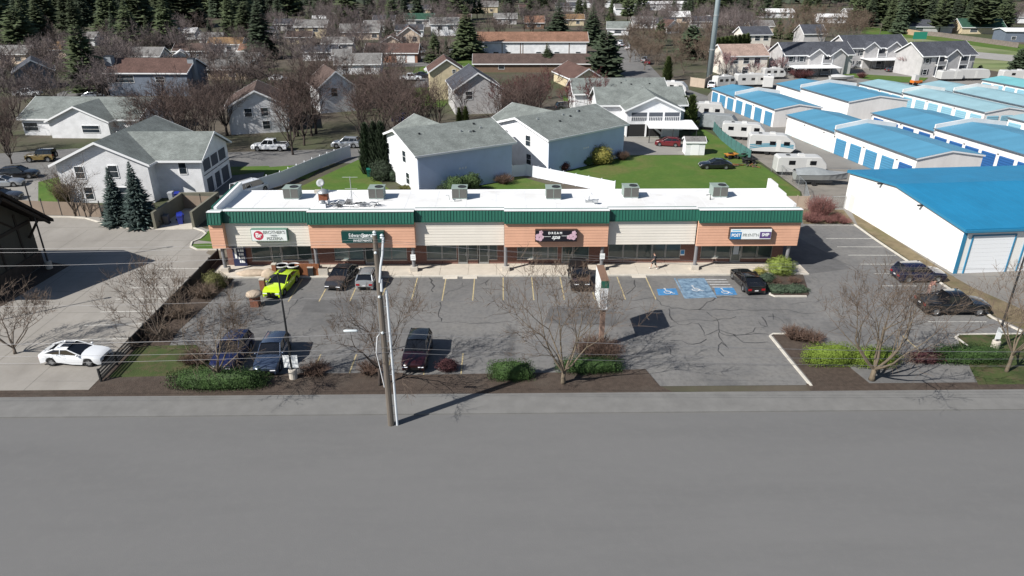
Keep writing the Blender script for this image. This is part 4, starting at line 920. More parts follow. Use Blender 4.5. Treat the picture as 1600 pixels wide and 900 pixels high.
MB().box(xw_+.01,xw_+.1,56.5,66.1,4.55,4.85).build('timber_beam',DBR,lb)
for y in (57.5,65.5): MB().tube([(xw_+.05,y,3.2),(-44.9,y,5.4)],.12,4).build('bracket',DBR,lb)
for y in (59.8,62.8): MB().tube([(xw_+.05,61.3+(y-61.3)*1.6,4.9),(xw_+.05,61.3,6.7)],.1,4).build('brace',DBR,lb)
tag(lb,'dark timbered lodge building with overhanging gable roof at left edge','building')
sheet('shade_bed',[(-46.3,55.5),(-44.6,55.5),(-43.6,66.0),(-46.3,67.0)],M_MULCH,.04)
# ================= BACKGROUND HOUSES =================
# base centre pixel, width m, depth m, wall h, rise, rotation deg, wall, roof, axis, label, opts
CRW=siding('cream_white_siding',(.72,.67,.6),.3,.3); SHPK=shingle('pinkish_tan_shingle',(.34,.25,.21))
BH=[
 (235,150,18.5,11,5.2,2.4,-2,BLS,SHR,'x','slate blue house with red brown roof and tall chimney at left',{'chim':[(-9.4,-2.5,1.6,3,8.4),(9.2,-1.5,1.4,3,7.8)],'w':[('f',-6,3,6,1.6),('f',3,3,2,1.3)]}),
 (130,212,21,12,3.0,2.6,-3,WSID,SHG,'x','white garage house with grey green roof and wide front gable at left',{'v':[(1,-4.0,8,10.5,3.0,2.4,'y')],'w':[('f',-9,.8,2.5,1.4),('f',2,1.0,3,1.2,1)]}),
 (407,208,10,12,4.8,2.6,15,WSID,SHB,'y','white gabled house behind red brown bare trees left of centre',{'w':[('f',-2.5,3,1.2,1.4),('f',2,3,1.2,1.4),('f',2,.7,1.2,1.4)]}),
 (530,175,7.5,11,5.0,3,24,WSID,SHB,'y','white tall gabled house with one dark upper window',{'w':[('f',-1,3.2,1.2,1.6)]}),
 (748,178,9.5,13,5.0,3.0,10,GSID,SHD,'y','pale grey gabled house behind bare trees in the middle',{'w':[('f',-3,3,1.3,1.5),('r',0,.5,1.3,1.8)]}),
 (700,156,7.5,9,6.2,2.4,8,CSID,SHR,'y','cream gabled house with red brown roof and lean-to roof band',{'w':[('f',2.5,5.8,.7,.7)]}),
 (918,140,7.5,15,2.6,2.2,14,CSID,SHR,'y','long cream garage with red brown roof beside dark round conifer',{'w':[]}),
 (832,88,36,12,4.6,2.4,-.5,WSID,SHOR,'x','long white apartment house with orange brown roof in the middle distance',{'w':[('f',-12,.6,1.6,.8),('f',-8,.6,1.6,.8),('f',2,.6,1.6,.8),('f',8,.6,1.6,.8),('f',15,.6,1.6,.8)],'seg':1}),
 (838,113,35,9,2.4,2.0,-.5,BRS,SHB,'x','long low brown carport house before white apartment house',{}),
 (1163,118,12,11,5.2,2.3,5,CRW,SHPK,'x','cream two storey block with pinkish tan hip-like roof by tower',{'w':[('f',-5,3.2,1.6,1.4),('f',0,3.2,1.6,1.4),('f',5,3.2,1.6,1.4),('f',0,.6,1.6,1.6)]}),
 (1181,78,10,9,5.2,2.2,5,CRW,SHD,'x','cream two storey block with charcoal roof behind tan roofed block',{'w':[('f',-5,3.2,1.8,1.4),('f',0,3.2,1.8,1.4),('f',5,3.2,1.8,1.4),('f',-5,.6,1.8,1.4),('f',0,.6,1.8,1.4)]}),
 (354,90,10.5,7,4.2,1.6,3,WSID,SHT,'x','white house with golden tan roof left of the tall pine',{'w':[('f',-4,2,1.5,1.2),('f',2,2,1.5,1.2)]}),
 (390,92,6,6,2.6,1.6,0,CSID,SHOR,'x','small cream house with orange brown roof beside golden roofed house',{}),
 (205,103,9.6,6,2.7,.6,-2,WSID,SHW,'x','low house with bright white flat roof at upper left',{}),
 (228,105,9,7,3.2,2,-2,GSID,SHGR,'x','grey roofed house with pale sun porch behind slate blue house',{'w':[('f',3,.8,4,1.6)]}),
 (300,93,11,7,2.7,1.8,0,GSID,SHB,'x','brown roofed low house with grey car port left of centre',{}),
 (372,108,11,6,2.6,1.6,0,GSID,SHGR,'x','grey low house with pale awning behind bare trees',{}),
 (345,125,14,8,2.8,1.8,5,TSID,SHGR,'x','tan walled house with grey roof behind slate blue house',{}),
 (285,100,4.2,4,2.4,1.4,20,WSID,SHW,'y','tiny white gabled shed behind slate blue house',{}),
 (487,60,12.5,8,4.6,2.2,0,CSID,SHGR,'x','cream two storey house with grey roof at upper left of centre',{'w':[('f',-6,2.6,2,1.4),('f',3,2.6,2,1.4)]}),
 (562,62,15.5,9,3.0,2.6,0,PSID,SHGR,'x','pinkish house with long grey roof in upper middle left',{'w':[('f',-4,.8,2,1.2),('f',6,.8,2,1.2)]}),
 (528,84,10,6.5,3.4,1.6,0,GSID,SHGR,'x','grey house with pale grey roof beside white sun room',{'w':[('f',-4,1.2,2,1.2),('f',4,1.2,2,1.2)]}),
 (500,95,10.5,7,2.7,1.6,0,WSID,SHD,'x','low house with white glazed sun room in front',{'w':[('f',2,.6,5,1.7)]}),
 (535,101,5,5,2.9,1.2,10,WSID,SHGR,'x','white blank walled garage beside the sun room house',{}),
 (612,98,16,8,3.0,2.2,-2,mat('brick_tone_wall',(.3,.15,.1),.9,var=.15,vs_=2),SHR,'x','brick ranch house with red brown roof and white garage door',{'door':1}),
 (560,116,12,8,2.8,2.2,3,WSID,SHGR,'x','grey roofed white house above the bare tree row',{}),
 (640,78,7.5,9,5.0,2.6,5,PSID,SHR,'y','pinkish cream gabled house with two upper windows',{'w':[('f',-3,3,1.5,1.4),('f',3.2,3,1.5,1.4),('f',2.5,.3,2.4,1.8)]}),
 (612,80,7,8,3.0,2.0,5,PSID,SHR,'y','low pinkish gabled house joined beside two storey gable',{'w':[('f',0,.8,2,1.3)]}),
 (655,42,14,9,3.4,2.4,0,GSID,SHGN,'x','green grey roofed house in the upper middle distance',{'w':[('f',0,1,3,1.4)]}),
 (695,56,11.5,8,4.8,2.2,3,WSID,SHGR,'x','white house with pale grey roof between two conifers',{'w':[('f',-3,2.5,2,1.3),('f',4,2.5,2,1.3)]}),
 (965,55,9,7,2.8,2.4,-8,WSID,SHG,'x','white house with grey green roof at the bend of the street',{'w':[('f',0,.8,3,1.2)]}),
 (835,45,9,8,2.8,2.6,0,BRS,SHOR,'x','brown house with orange tan roof between two big conifers',{}),
 (1062,36,11,8,3.2,2.2,3,PSID,SHW,'x','pale house with whitish roof near the top right of the street',{'w':[('f',-5,.8,2.5,1.3),('f',4,.8,2.5,1.3)]}),
 (1052,52,6.5,9,2.8,2.6,20,WSID,SHR,'y','reddish roofed house behind round dark shrub at right',{}),
 (1040,48,8,8,2.8,2.4,0,GSID,SHD,'x','charcoal roofed house beside reddish roofed house',{}),
 (1160,40,9,7,3,2,0,GSID,SHGR,'x','low grey house behind the steel tower',{}),
 (1270,75,8,8,5,2.6,5,GSID,SHD,'x','charcoal roofed block half hidden behind tan trees',{}),
 (1300,36,14,6,3,1.2,-3,WSID,SHW,'x','long white roofed house among tan bare trees at right',{}),
 (1450,52,20,10,2.8,2.4,-4,GSID,SHD,'x','charcoal roofed ranch house behind the grey fence at right',{'w':[('f',-4,.8,3,1.3)]}),
 (1535,53,18,11,2.8,3.0,-4,CSID,SHGN,'x','dark green roofed ranch house behind the fence at far right',{'w':[('f',-4,.8,3,1.3)]}),
 (1600,66,15,9,4.0,.8,-6,BLS,SHW,'x','blue walled shed with pale flat roof at right edge',{}),
 (1570,36,20,9,3,2,-4,WSID,SHGR,'x','grey roofed white house behind green roofed house',{}),
 (1560,26,15,7,3,1.6,-4,WSID,SHW,'x','long white roofed house near upper right corner',{}),
 (60,140,8,9,4.4,2.4,30,BLS,SHD,'y','dark blue gabled house at left behind leafless trees',{'w':[('f',0,2.5,1.5,1.2)]}),
 (885,18,13,8,3,2,0,GSID,SHD,'x','far grey roofed house left of the street end',{}),
 (920,12,30,9,4,1.6,0,WSID,SHGR,'x','far long pale building at the top centre',{}),
 (1040,16,28,10,4,1.2,0,WSID,SHW,'x','far long white building at the top right of centre',{}),
 (985,24,18,9,4,2,0,WSID,SHGR,'x','far grey roofed building beyond the street end',{}),
 (760,20,14,9,4,2.4,0,CSID,SHGR,'x','far cream building with yellow gable among conifers',{}),
 (600,42,10,8,3,2,0,GSID,SHD,'x','far charcoal roofed house among dark conifers',{}),
 (415,62,8,7,3,1.8,0,WSID,SHD,'x','far white house right of the tall dark conifer',{}),
 (500,40,6,5,3.4,1,10,WSID,SHW,'x','far white sheds under bare pinkish trees',{}),
 (20,100,9,7,3,2,0,PSID,SHGR,'x','pale house at far left edge among bare trees',{}),
 (100,92,8,6,3,2,0,PSID,SHT,'x','tan roofed house half hidden behind left conifers',{}),
 (250,120,6,5,2.7,1.4,0,WSID,SHW,'x','small white roofed outbuilding behind slate blue house',{}),
 (445,48,9,7,3,1.8,0,GSID,SHD,'x','far grey house with charcoal roof left of cream two storey house',{}),
 (468,70,9,7,2.8,1.6,4,CSID,SHB,'x','far cream house with brown roof below cream two storey house',{}),
 (640,58,11,8,2.8,1.8,2,WSID,SHD,'x','far white house with dark roof just above pinkish gabled house',{}),
 (585,50,9,7,2.8,1.8,0,WSID,SHGR,'x','far white house with grey roof left of slim dark conifer',{}),
 (718,40,11,8,3,2,0,PSID,SHB,'x','far pinkish house with brown roof above the tall lawn spruce',{}),
 (790,38,11,8,3,2,0,GSID,SHGR,'x','far grey house behind the long apartment house, left one',{}),
 (895,40,11,8,3,2,0,CSID,SHT,'x','far tan roofed house between the two big conifers',{}),
 (1005,44,9,8,3,1.8,0,WSID,SHGR,'x','far white house right of the street end',{}),
 (1100,44,11,8,3,2,0,GSID,SHD,'x','far grey house with charcoal roof left of tower shaft',{}),
 (1130,28,16,8,3,1.8,0,WSID,SHGR,'x','far white house with grey roof right of tower shaft',{}),
 (1215,28,18,8,3,1.6,0,WSID,SHW,'x','far long white roofed building above the dark spruces',{}),
 (1190,52,10,8,3,2,0,PSID,SHGR,'x','far pinkish house with grey roof behind cream blocks',{}),
 (1345,28,16,8,3,1.8,0,GSID,SHGR,'x','far grey roofed house above the tan thicket',{}),
 (1490,38,14,8,3,1.8,-3,WSID,SHD,'x','far white house with dark roof behind charcoal ranch house',{}),
 (540,30,12,8,3,2,0,WSID,SHGR,'x','far white house with grey roof high in the upper middle',{}),
 (655,22,14,8,3,2,0,CSID,SHD,'x','far cream house with dark roof near the top edge centre left',{}),
 (830,22,14,8,3,2,0,PSID,SHR,'x','far pinkish house with red brown roof near the top edge',{}),
 (330,72,8,6,2.8,1.6,0,GSID,SHGR,'x','far grey house half hidden in mauve trees left of golden roof',{}),
 (130,72,9,7,2.8,1.8,0,WSID,SHGR,'x','far white house half hidden behind the broad dark pine',{}),
 (290,62,8,6,2.8,1.4,0,WSID,SHW,'x','far white roofed house right of the tall green spruce',{}),
]
DOORW=mat('white_garage_door',(.72,.72,.72),.5)
for (px,py,w,d,h,ri,rd,wm,rm,ax,lab,o) in BH:
    x,y=G(px,py); a=R(rd)
    W1,D1=(w,d) if ax=='x' else (d,w)
    off=D1/2 if ax=='x' else W1/2
    cx=x-math.sin(a)*off; cy=y+math.cos(a)*off
    vols=[(0,0,W1,D1,h,ri,ax)]+o.get('v',[])
    wl_=o.get('w')
    if wl_: lim=(w if ax=='x' or True else d)/2-.9; wl_=[(q[0],max(-lim,min(lim,q[1]*.62)) if q[0]=='f' and w<13 and len(q)<6 else max(-max(w,d)/2+.9,min(max(w,d)/2-.9,q[1])),q[2],min(q[3],w*.32),*q[4:]) for q in wl_]
    if wl_ is None: wl_=[('f',-w*.28,.9,1.6,1.2),('f',w*.22,.9,1.6,1.2)]
    # depth/width swap for a ridge running away from the viewer
    t=house('house',lab,'house',(cx,cy),a,vols,wm,rm,.45,wl_,None,0,o.get('chim'),trim=TRIM)
    if o.get('seg'):
        for xx in (-17.8,-10,-4,-3.2,4.5,12,17.8): MB().box(xx-.12,xx+.12,-d/2-.06,-d/2-.005,0,h-.05).build('wall_batten',BRS,t)
        MB().box(-w/2,w/2,-d/2-.04,-d/2-.003,h-.5,h-.06).build('dark_band',BRS,t)
    if o.get('door'):
        MB().box(1.6,4.2,-d/2-.05,-d/2-.005,.05,2.3).build('garage_door',DOORW,t); MB().box(4.7,7.2,-d/2-.05,-d/2-.005,.05,2.3).build('garage_door',DOORW,t)
# ================= FENCES, WALLS =================
def fence(name,label,pts,h,m,pm=None,panel=2.4,th=.05,post=.1,cat='fence',cap=False,ph=.12,slats=0):
    t=thing(name,label,cat,(pts[0][0],pts[0][1],0)); ox,oy=pts[0]; pm=pm or m
    for a,b in zip(pts,pts[1:]):
        a=Vector(a);b=Vector(b); Ln=(b-a).length; n=max(1,round(Ln/panel)); ang=math.atan2(b.y-a.y,b.x-a.x)
        mesh=None; pmesh=None; q=Ln/n
        mb=MB(); mb.box(post/2,q-post/2,-th/2,th/2,.06,h); 
        if slats:
            mb=MB(); s=(q-post)/slats
            for k in range(slats): mb.box(post/2+k*s,post/2+(k+1)*s-.012,-th/2-(.006 if k%2 else 0),th/2,.06,h)
        mesh=bpy.data.meshes.new('panel'); mesh.from_pydata(mb.v,[],mb.f); mesh.materials.append(m)
        mb=MB(); mb.box(-post/2,post/2,-post/2,post/2,0,h+ph)
        if cap: mb.add([(-post*.7,-post*.7,h+ph),(post*.7,-post*.7,h+ph),(post*.7,post*.7,h+ph),(-post*.7,post*.7,h+ph),(0,0,h+ph+.1)],[(3,2,1,0),(0,1,4),(1,2,4),(2,3,4),(3,0,4)])
        pmesh=bpy.data.meshes.new('post'); pmesh.from_pydata(mb.v,[],mb.f); pmesh.materials.append(pm)
        for k in range(n):
            p=a.lerp(b,k/n); inst(mesh,'panel',t,(p.x-ox,p.y-oy,0),ang); inst(pmesh,'post',t,(p.x-ox,p.y-oy,0),ang)
        inst(pmesh,'post',t,(b.x-ox,b.y-oy,0),ang)
    return t
VIN=mat('white_vinyl',(.72,.75,.8),.45); TANF=mat('tan_fence_panel',(.23,.18,.14),.85,var=.12,vs_=.8); TANC=mat('tan_block_wall',(.42,.34,.27),.9,var=.12,vs_=1)
MESH=mat('green_windscreen',(.06,.16,.15),.9,var=.25,vs_=.8); GREYF=mat('grey_board_fence',(.19,.16,.14),.9,var=.3,vs_=1); 
fence('vinyl_fence','white vinyl fence in shade curving away left of the middle house',[G(398,303),G(440,290),G(490,268),G(535,250),G(548,246)],1.9,VIN,cap=True,panel=1.9)
fence('vinyl_fence','bright white vinyl fence between the two houses running down to lawn',[G(800,277),G(822,275),G(880,287),G(960,303)],1.7,VIN,panel=2.2)
fence('tan_fence','tan panel fence with dark posts behind the pale lot at left',[G(0,333),G(30,334),G(70,336),G(125,338),G(160,340)],1.75,TANF,DARKM,panel=2.6,post=.09,ph=.35)
fence('tan_fence','tan panel fence behind the strip mall left end beside bin enclosure',[G(288,326),G(345,328)],1.7,TANF,DARKM,panel=2.3,post=.09,ph=.3)
fence('block_wall','tan block wall behind the right end of strip mall by red shrubs',[G(1224,327),G(1262,327)],1.7,TANC,panel=1.8,cat='wall')
fence('block_wall','tan block wall at the foot of the steel tower',[G(1078,135),G(1100,138),G(1110,131)],2.2,TANC,panel=2.4,cat='wall')
fence('windscreen_fence','green screened chain fence along the parked trailers',[G(1113,203),G(1126,219),G(1142,232),G(1172,252)],1.7,MESH,DARKM,panel=2.3,post=.07)
# chain link fence made of rails, posts and wires
def chain(label,pts,h=1.6):
    t=thing('chain_link_fence',label,'fence',(pts[0][0],pts[0][1],0)); ox,oy=pts[0]; w=MB()
    for a,b in zip(pts,pts[1:]):
        a=Vector(a);b=Vector(b); Ln=(b-a).length; n=max(1,round(Ln/2.6))
        MB().tube([(a.x-ox,a.y-oy,h),(b.x-ox,b.y-oy,h)],.025,5).build('rail',STEEL,t)
        for k in range(n+1): p=a.lerp(b,k/n); MB().tube([(p.x-ox,p.y-oy,0),(p.x-ox,p.y-oy,h+.08)],.035,6).build('post',STEEL,t)
        m=int(Ln/.22); d=(b-a)/m
        for k in range(m):
            p=a+d*k
            for s in (0,1):
                q0=p-Vector((ox,oy)); q1=q0+d*(h/.22*.5)
                if k+h/.22*.5>m: continue
                z0,z1=(0.03,h) if s==0 else (h,.03)
                w.add([(q0.x,q0.y,z0),(q0.x+.012,q0.y,z0),(q1.x+.012,q1.y,z1),(q1.x,q1.y,z1)],[(0,1,2,3)])
    o=w.build('wire_mesh',STEEL,t); o['kind']='stuff'
    return t
chain('galvanised chain link fence before the grey covered boat and camper',[G(1205,268),G(1238,285),G(1256,303),G(1262,328),G(1318,326)])
fence('board_fence','long weathered grey board fence at far right behind the meadow',[G(1438,55),G(1470,58),G(1520,65),G(1590,75)],1.8,GREYF,panel=4,slats=5)
fence('board_fence','fresh tan board fence at the wood edge far right',[G(1399,51),G(1436,57)],2.2,mat('fresh_board',(.42,.3,.19),.9,var=.15,vs_=1),panel=4,slats=5)
# dark rail fence on the edge of the pale lot
t=thing('rail_fence','dark metal rail fence along the edge of pale concrete lot','fence',(-29.2,44,0))
yy=[0+k*2.35 for k in range(11)]
for y in yy: MB().box(-.06,.06,y-.06,y+.06,0,1.15).build('post',BLACK,t)
for z in (.2,.45,.7,.98): MB().box(-.03,.03,0,yy[-1],z,z+.09).build('rail',BLACK if z<.9 else DARKM,t)
pk=MB()
for k in range(int(yy[-1]/.14)): pk.box(-.012,.012,k*.14,k*.14+.03,.1,.98)
for a,b in zip(yy[2:],yy[3:]): MB().box(-.02,.02,a+.06,b-.06,.08,1.02).build('panel',BLACK,t)
o=pk.build('picket',BLACK,t); o['kind']='stuff'
# bin enclosure
t=thing('bin_enclosure','olive block bin enclosure open towards the pale lot','enclosure',(0,0,0))
BW=mat('olive_block_wall',(.16,.155,.12),.9,var=.15,vs_=1.2)
a=G(243,358); b=G(303,357); c=G(262,335); d=G(315,333)
def wallseg(p,q,h,th=.3):
    p=Vector(p);q=Vector(q);dd=(q-p).normalized();n=Vector((-dd.y,dd.x))*th/2
    return MB().prism([tuple(p-n),tuple(q-n),tuple(q+n),tuple(p+n)],0,h)
wallseg(a,(a[0]+.2,a[1]+7.5),2.0).build('side_wall',BW,t); wallseg(b,(b[0]+.2,b[1]+7.5),2.0).build('side_wall',BW,t); wallseg((a[0]-.1,a[1]+7.6),(b[0]+.35,b[1]+7.6),2.0).build('back_wall',BW,t)
MB().poly([(a[0]+.1,a[1]-.4),(b[0]-.1,b[1]-.4),(b[0],b[1]+7.4),(a[0],a[1]+7.4)],.045).build('floor_slab',CONC,t)
def wbin(label,x,y,rz,m,grp=None,tilt=0,s=1):
    t=thing('wheelie_bin',label,'bin',(x,y,.05),rz); 
    b=MB(); b.add([(-.24,-.26,0),(.24,-.26,0),(.24,.26,0),(-.24,.26,0),(-.31,-.34,1.0),(.31,-.34,1.0),(.31,.34,1.0),(-.31,.34,1.0)],[(0,3,2,1),(4,5,6,7),(0,1,5,4),(1,2,6,5),(2,3,7,6),(3,0,4,7)])
    b.build('body',m,t); MB().add([(-.33,-.38,1.0),(.33,-.38,1.0),(.33,.36,1.0),(-.33,.36,1.0),(-.3,-.34,1.09),(.3,-.34,1.09),(.3,.3,1.16),(-.3,.3,1.16)],[(0,3,2,1),(4,5,6,7),(0,1,5,4),(1,2,6,5),(2,3,7,6),(3,0,4,7)]).build('lid',m,t)
    for s_ in (-.27,.27): MB().tube([(s_-.03,.3,.12),(s_+.03,.3,.12)],.12,10).build('wheel',BLACK,t)
    t.rotation_euler=(tilt,0,rz)
    return t
BLB=mat('blue_bin_plastic',(.015,.03,.28),.45)
x,y=G(283,350); wbin('blue wheelie bin standing inside block enclosure',x,y,.3,BLB); wbin('blue wheelie bin leaning on another one inside enclosure',x-.45,y+.8,.9,BLB,tilt=.35)
x,y=G(256,355); wbin('grey wheelie bin beside left wall of block enclosure',x,y+1.0,.1,mat('grey_bin_plastic',(.08,.08,.085),.5))
x,y=G(279,314); wbin('blue wheelie bin at the corner of the left duplex house',x,y,.2,BLB); wbin('pale grey wheelie bin at the corner of the left duplex house',x-.9,y+.2,0,mat('pale_bin',(.35,.37,.4),.5))
x,y=G(577,276); wbin('green wheelie bin beside columnar evergreens',x,y,.2,mat('green_bin_plastic',(.01,.13,.1),.5))
# ================= VEHICLES =================
PAINT={}
def paint(n,c,rough=.25,metal=.0): return mat('paint_'+n,c,rough,metal,coat=1.0)
CGLASS=mat('car_glass',(.008,.009,.011),.05,spec=.9); RIM=mat('alloy_rim',(.4,.41,.42),.35,metal=.7); TYRE=mat('tyre',(.012,.012,.013),.85)
HEADL=mat('headlamp',(.65,.67,.7),.15); TAILL=mat('tail_lamp',(.3,.01,.015),.25); PLATE=mat('licence_plate',(.6,.6,.6),.5); GRIL=mat('grille_black',(.01,.01,.011),.4); CHROME=mat('chrome',(.6,.6,.6),.15,metal=1)
def loft(mb,secs,closed_ends=True):
    """secs: list of equal-length rings"""
    n=len(secs[0]); o=len(mb.v)
    for s in secs: mb.v+= [tuple(p) for p in s]
    for i in range(len(secs)-1):
        for k in range(n): mb.f.append((o+i*n+k,o+i*n+(k+1)%n,o+(i+1)*n+(k+1)%n,o+(i+1)*n+k))
    mb.f.append(tuple(o+k for k in range(n-1,-1,-1))); e=o+(len(secs)-1)*n; mb.f.append(tuple(e+k for k in range(n)))
SPEC={ # length,width, stations(x front +), belt line heights, roof x's
 'sedan':dict(L=4.75,W=1.84,low=.2,st=[(-2.37,.62,.80),(-2.3,.84,.92),(-1.9,1.0,.97),(-1.2,.99,1.0),(0.2,.95,1.0),(.95,.93,1.0),(1.6,.86,.99),(2.15,.74,.93),(2.35,.60,.82)],cab=[(-1.95,.98),(-1.0,1.40),(.05,1.44),(1.0,.95)],wh=.33,wx=(-1.4,1.42)),
 'coupe':dict(L=4.75,W=1.88,low=.18,st=[(-2.37,.66,.82),(-2.3,.90,.93),(-1.8,1.02,.98),(-1.2,.98,1.0),(0.2,.93,.99),(.95,.90,1.0),(1.6,.84,1.0),(2.12,.77,.94),(2.35,.66,.84)],cab=[(-2.22,.97),(-1.1,1.37),(-.1,1.41),(1.05,.92)],wh=.35,wx=(-1.4,1.45)),
 'suv':dict(L=4.7,W=1.9,low=.25,st=[(-2.35,.8,.86),(-2.3,1.08,.95),(-1.9,1.14,.98),(-1.0,1.12,1.0),(0.2,1.08,1.0),(.9,1.06,1.0),(1.6,1.0,.99),(2.15,.88,.94),(2.34,.7,.84)],cab=[(-2.2,1.1),(-1.85,1.66),(.1,1.72),(1.0,1.06)],wh=.38,wx=(-1.4,1.42)),
 'jeep':dict(L=4.3,W=1.86,low=.42,st=[(-2.1,1.1,.97),(-2.08,1.18,.99),(-1.5,1.2,1.0),(-.5,1.2,1.0),(0.3,1.18,1.0),(.6,1.18,1.0),(1.3,1.14,.9),(1.95,1.08,.78),(2.08,1.0,.74)],cab=[(-2.05,1.18),(-1.98,1.86),(.15,1.84),(.5,1.18)],wh=.42,wx=(-1.3,1.4)),
 'hatch':dict(L=4.2,W=1.78,low=.22,st=[(-2.1,.7,.84),(-2.05,.98,.94),(-1.6,1.02,.98),(-.9,1.0,1.0),(0.2,.97,1.0),(.8,.95,1.0),(1.4,.88,.98),(1.95,.74,.92),(2.1,.58,.8)],cab=[(-2.0,1.0),(-1.5,1.46),(.0,1.5),(.95,.96)],wh=.33,wx=(-1.3,1.3)),
 'pickup':dict(L=5.8,W=2.0,low=.38,st=[(-2.9,1.08,.94),(-2.87,1.14,.97),(-2.4,1.16,.98),(-1.2,1.16,1.0),(0.2,1.16,1.0),(1.2,1.16,1.0),(1.9,1.12,.99),(2.7,1.02,.94),(2.88,.86,.86)],cab=[(-.95,1.16),(-.8,1.86),(.55,1.9),(1.35,1.14)],wh=.42,wx=(-1.85,1.85)),
 'van':dict(L=5.2,W=1.95,low=.28,st=[(-2.6,1.0,.95),(-2.57,1.12,.98),(-2.0,1.14,1.0),(-1.0,1.12,1.0),(0.2,1.1,1.0),(1.2,1.08,1.0),(1.9,1.0,.98),(2.45,.86,.92),(2.58,.7,.82)],cab=[(-2.52,1.12),(-2.4,1.9),(1.1,1.88),(1.9,1.05)],wh=.36,wx=(-1.6,1.7)),
}
WHEEL={}
def car(kind,name,label,cat,loc,heading,pm,group=None,roofm=None,detail=True,rail=False,sunroof=False,topglass=None):
    """heading in degrees: direction the bonnet points, 0 = +X, 90 = away from the viewer"""
    S_=SPEC[kind]; t=thing(name,label,cat,(loc[0],loc[1],loc[2] if len(loc)>2 else .03),R(heading),group)
    W=S_['W']/2; low=S_['low']; mb=MB(); secs=[]
    wx=S_['wx']; wr=S_['wh']
    xs=sorted(set([s[0] for s in S_['st']]+[w+d for w in wx for d in (-wr*1.2,-wr*.75,0,wr*.75,wr*1.2)]))
    def itp(x):
        st=S_['st']
        for a,b in zip(st,st[1:]):
            if a[0]<=x<=b[0]:
                f=(x-a[0])/(b[0]-a[0]); f=f*f*(3-2*f) if False else f
                return a[1]+(b[1]-a[1])*f,a[2]+(b[2]-a[2])*f
        return st[-1][1:]
    for x in xs:
        top,wf=itp(x); w=W*wf
        arch=low
        for c in wx:
            d=abs(x-c)
            if d<wr*1.22: arch=max(arch,wr+math.sqrt(max(0,(wr*1.2)**2-d*d)) if d<wr*1.2 else low)
        a=min(arch,top-.12); mid=a+(top-a)*.55
        end=(abs(x)>S_['L']/2-.1)
        lo=low+(.1 if end else 0)
        inner=min(w*.72,w-.2)
        ring=[(x,-inner,lo),(x,-inner,max(lo,a)),(x,-w*.97,a),(x,-w,mid),(x,-w*.985,top-.07),(x,-w*.93,top),(x,-w*.5,top+.035),(x,0,top+.05),(x,w*.5,top+.035),(x,w*.93,top),(x,w*.985,top-.07),(x,w,mid),(x,w*.97,a),(x,inner,max(lo,a)),(x,inner,lo)]
        secs.append(ring)
    loft(mb,secs); body=mb.build('body',pm,t,True)
    try: body.data.set_sharp_from_angle(angle=R(38))
    except Exception: pass
    # cabin: glass tumblehome volume with painted roof cap and pillars
    c=S_['cab']; zb=c[0][1]-.02; zr=c[1][1]
    (xr,zr0),(x1,z1),(x2,z2),(xf,zf)=c
    wb=W*.93; wt=W*.76
    g=MB()
    ringb=[(xr,-wb*.94,zr0-.05),(xf,-wb*.96,zf-.05),(xf,wb*.96,zf-.05),(xr,wb*.94,zr0-.05)]
    ringt=[(x1,-wt*.95,z1-.1),(x2,-wt,z2-.1),(x2,wt,z2-.1),(x1,wt*.95,z1-.1)]
    xm=(xr+xf)/2*.2+ .0
    g.add(ringb+ringt,[(0,1,5,4),(1,2,6,5),(2,3,7,6),(3,0,4,7),(4,5,6,7)])
    g.build('windows',topglass or CGLASS,t)
    rm=roofm or pm; r=MB()
    n=7; rs=[]
    for i in range(n):
        f=i/(n-1); x=x1+(x2-x1)*f; z=z1+(z2-z1)*f; ww=(wt*.95+(wt-wt*.95)*f)
        e=.0 if 0<i<n-1 else .05
        rs.append([(x+(-.07 if i==0 else .07 if i==n-1 else 0),-ww-.015,z-.065-e*.4),(x,-ww*.92,z-.01-e*.5),(x,0,z+.025-e*.5),(x,ww*.92,z-.01-e*.5),(x+(-.07 if i==0 else .07 if i==n-1 else 0),ww+.015,z-.065-e*.4)])
    o=len(r.v)
    for s in rs: r.v+=s
    for i in range(n-1):
        for k in range(4): r.f.append((o+i*5+k,o+(i+1)*5+k,o+(i+1)*5+k+1,o+i*5+k+1))
    r.build('roof',rm,t,True)
    for s in (-1,1):
        pl=MB()
        pl.tube([(xf-.02,s*wb*.965,zf-.04),(x2+.03,s*wt*1.0,z2-.06)],.04,5); pl.tube([(xr+.02,s*wb*.945,zr0-.04),(x1-.03,s*wt*.955,z1-.06)],.06,5)
        xm0=(xr+xf)/2-.05; xm1=(x1+x2)/2; pl.tube([(xm0,s*wb*.955,(zr0+zf)/2-.03),(xm1,s*wt*.985,(z1+z2)/2-.07)],.035,5)
        if x2-x1>1.2: pl.tube([(xm0-.85,s*wb*.95,zr0-.03),(xm1-.75,s*wt*.965,z1-.07)],.035,5)
        pl.tube([(x1-.05,s*wt*.965,z1-.06),(x2+.05,s*wt*1.01,z2-.06)],.035,5)
        pl.build('pillars',rm,t)
        if rail: MB().tube([(x1,s*wt*.9,z1+.05),(x2-.1,s*wt*.92,z2+.05)],.025,5).build('roof_rail',CHROME,t)
        m=MB(); m.lathe([(.02,-.1),(.09,-.06),(.1,.04),(.03,.09)],8); m.xf(Matrix.Rotation(R(90),4,'Y')); m.mv(xf-.25,s*(wb+.13),zf+.08); m.build('mirror',pm,t,True)
        for k in range(2): 
            hx=xm0+.35-k*.95; top,wf=itp(hx); MB().box(hx-.1,hx+.1,s*W*wf-.012 if s>0 else s*W*wf-.02,s*W*wf+.02 if s>0 else s*W*wf+.012,top-.19,top-.16).build('door_handle',pm,t)
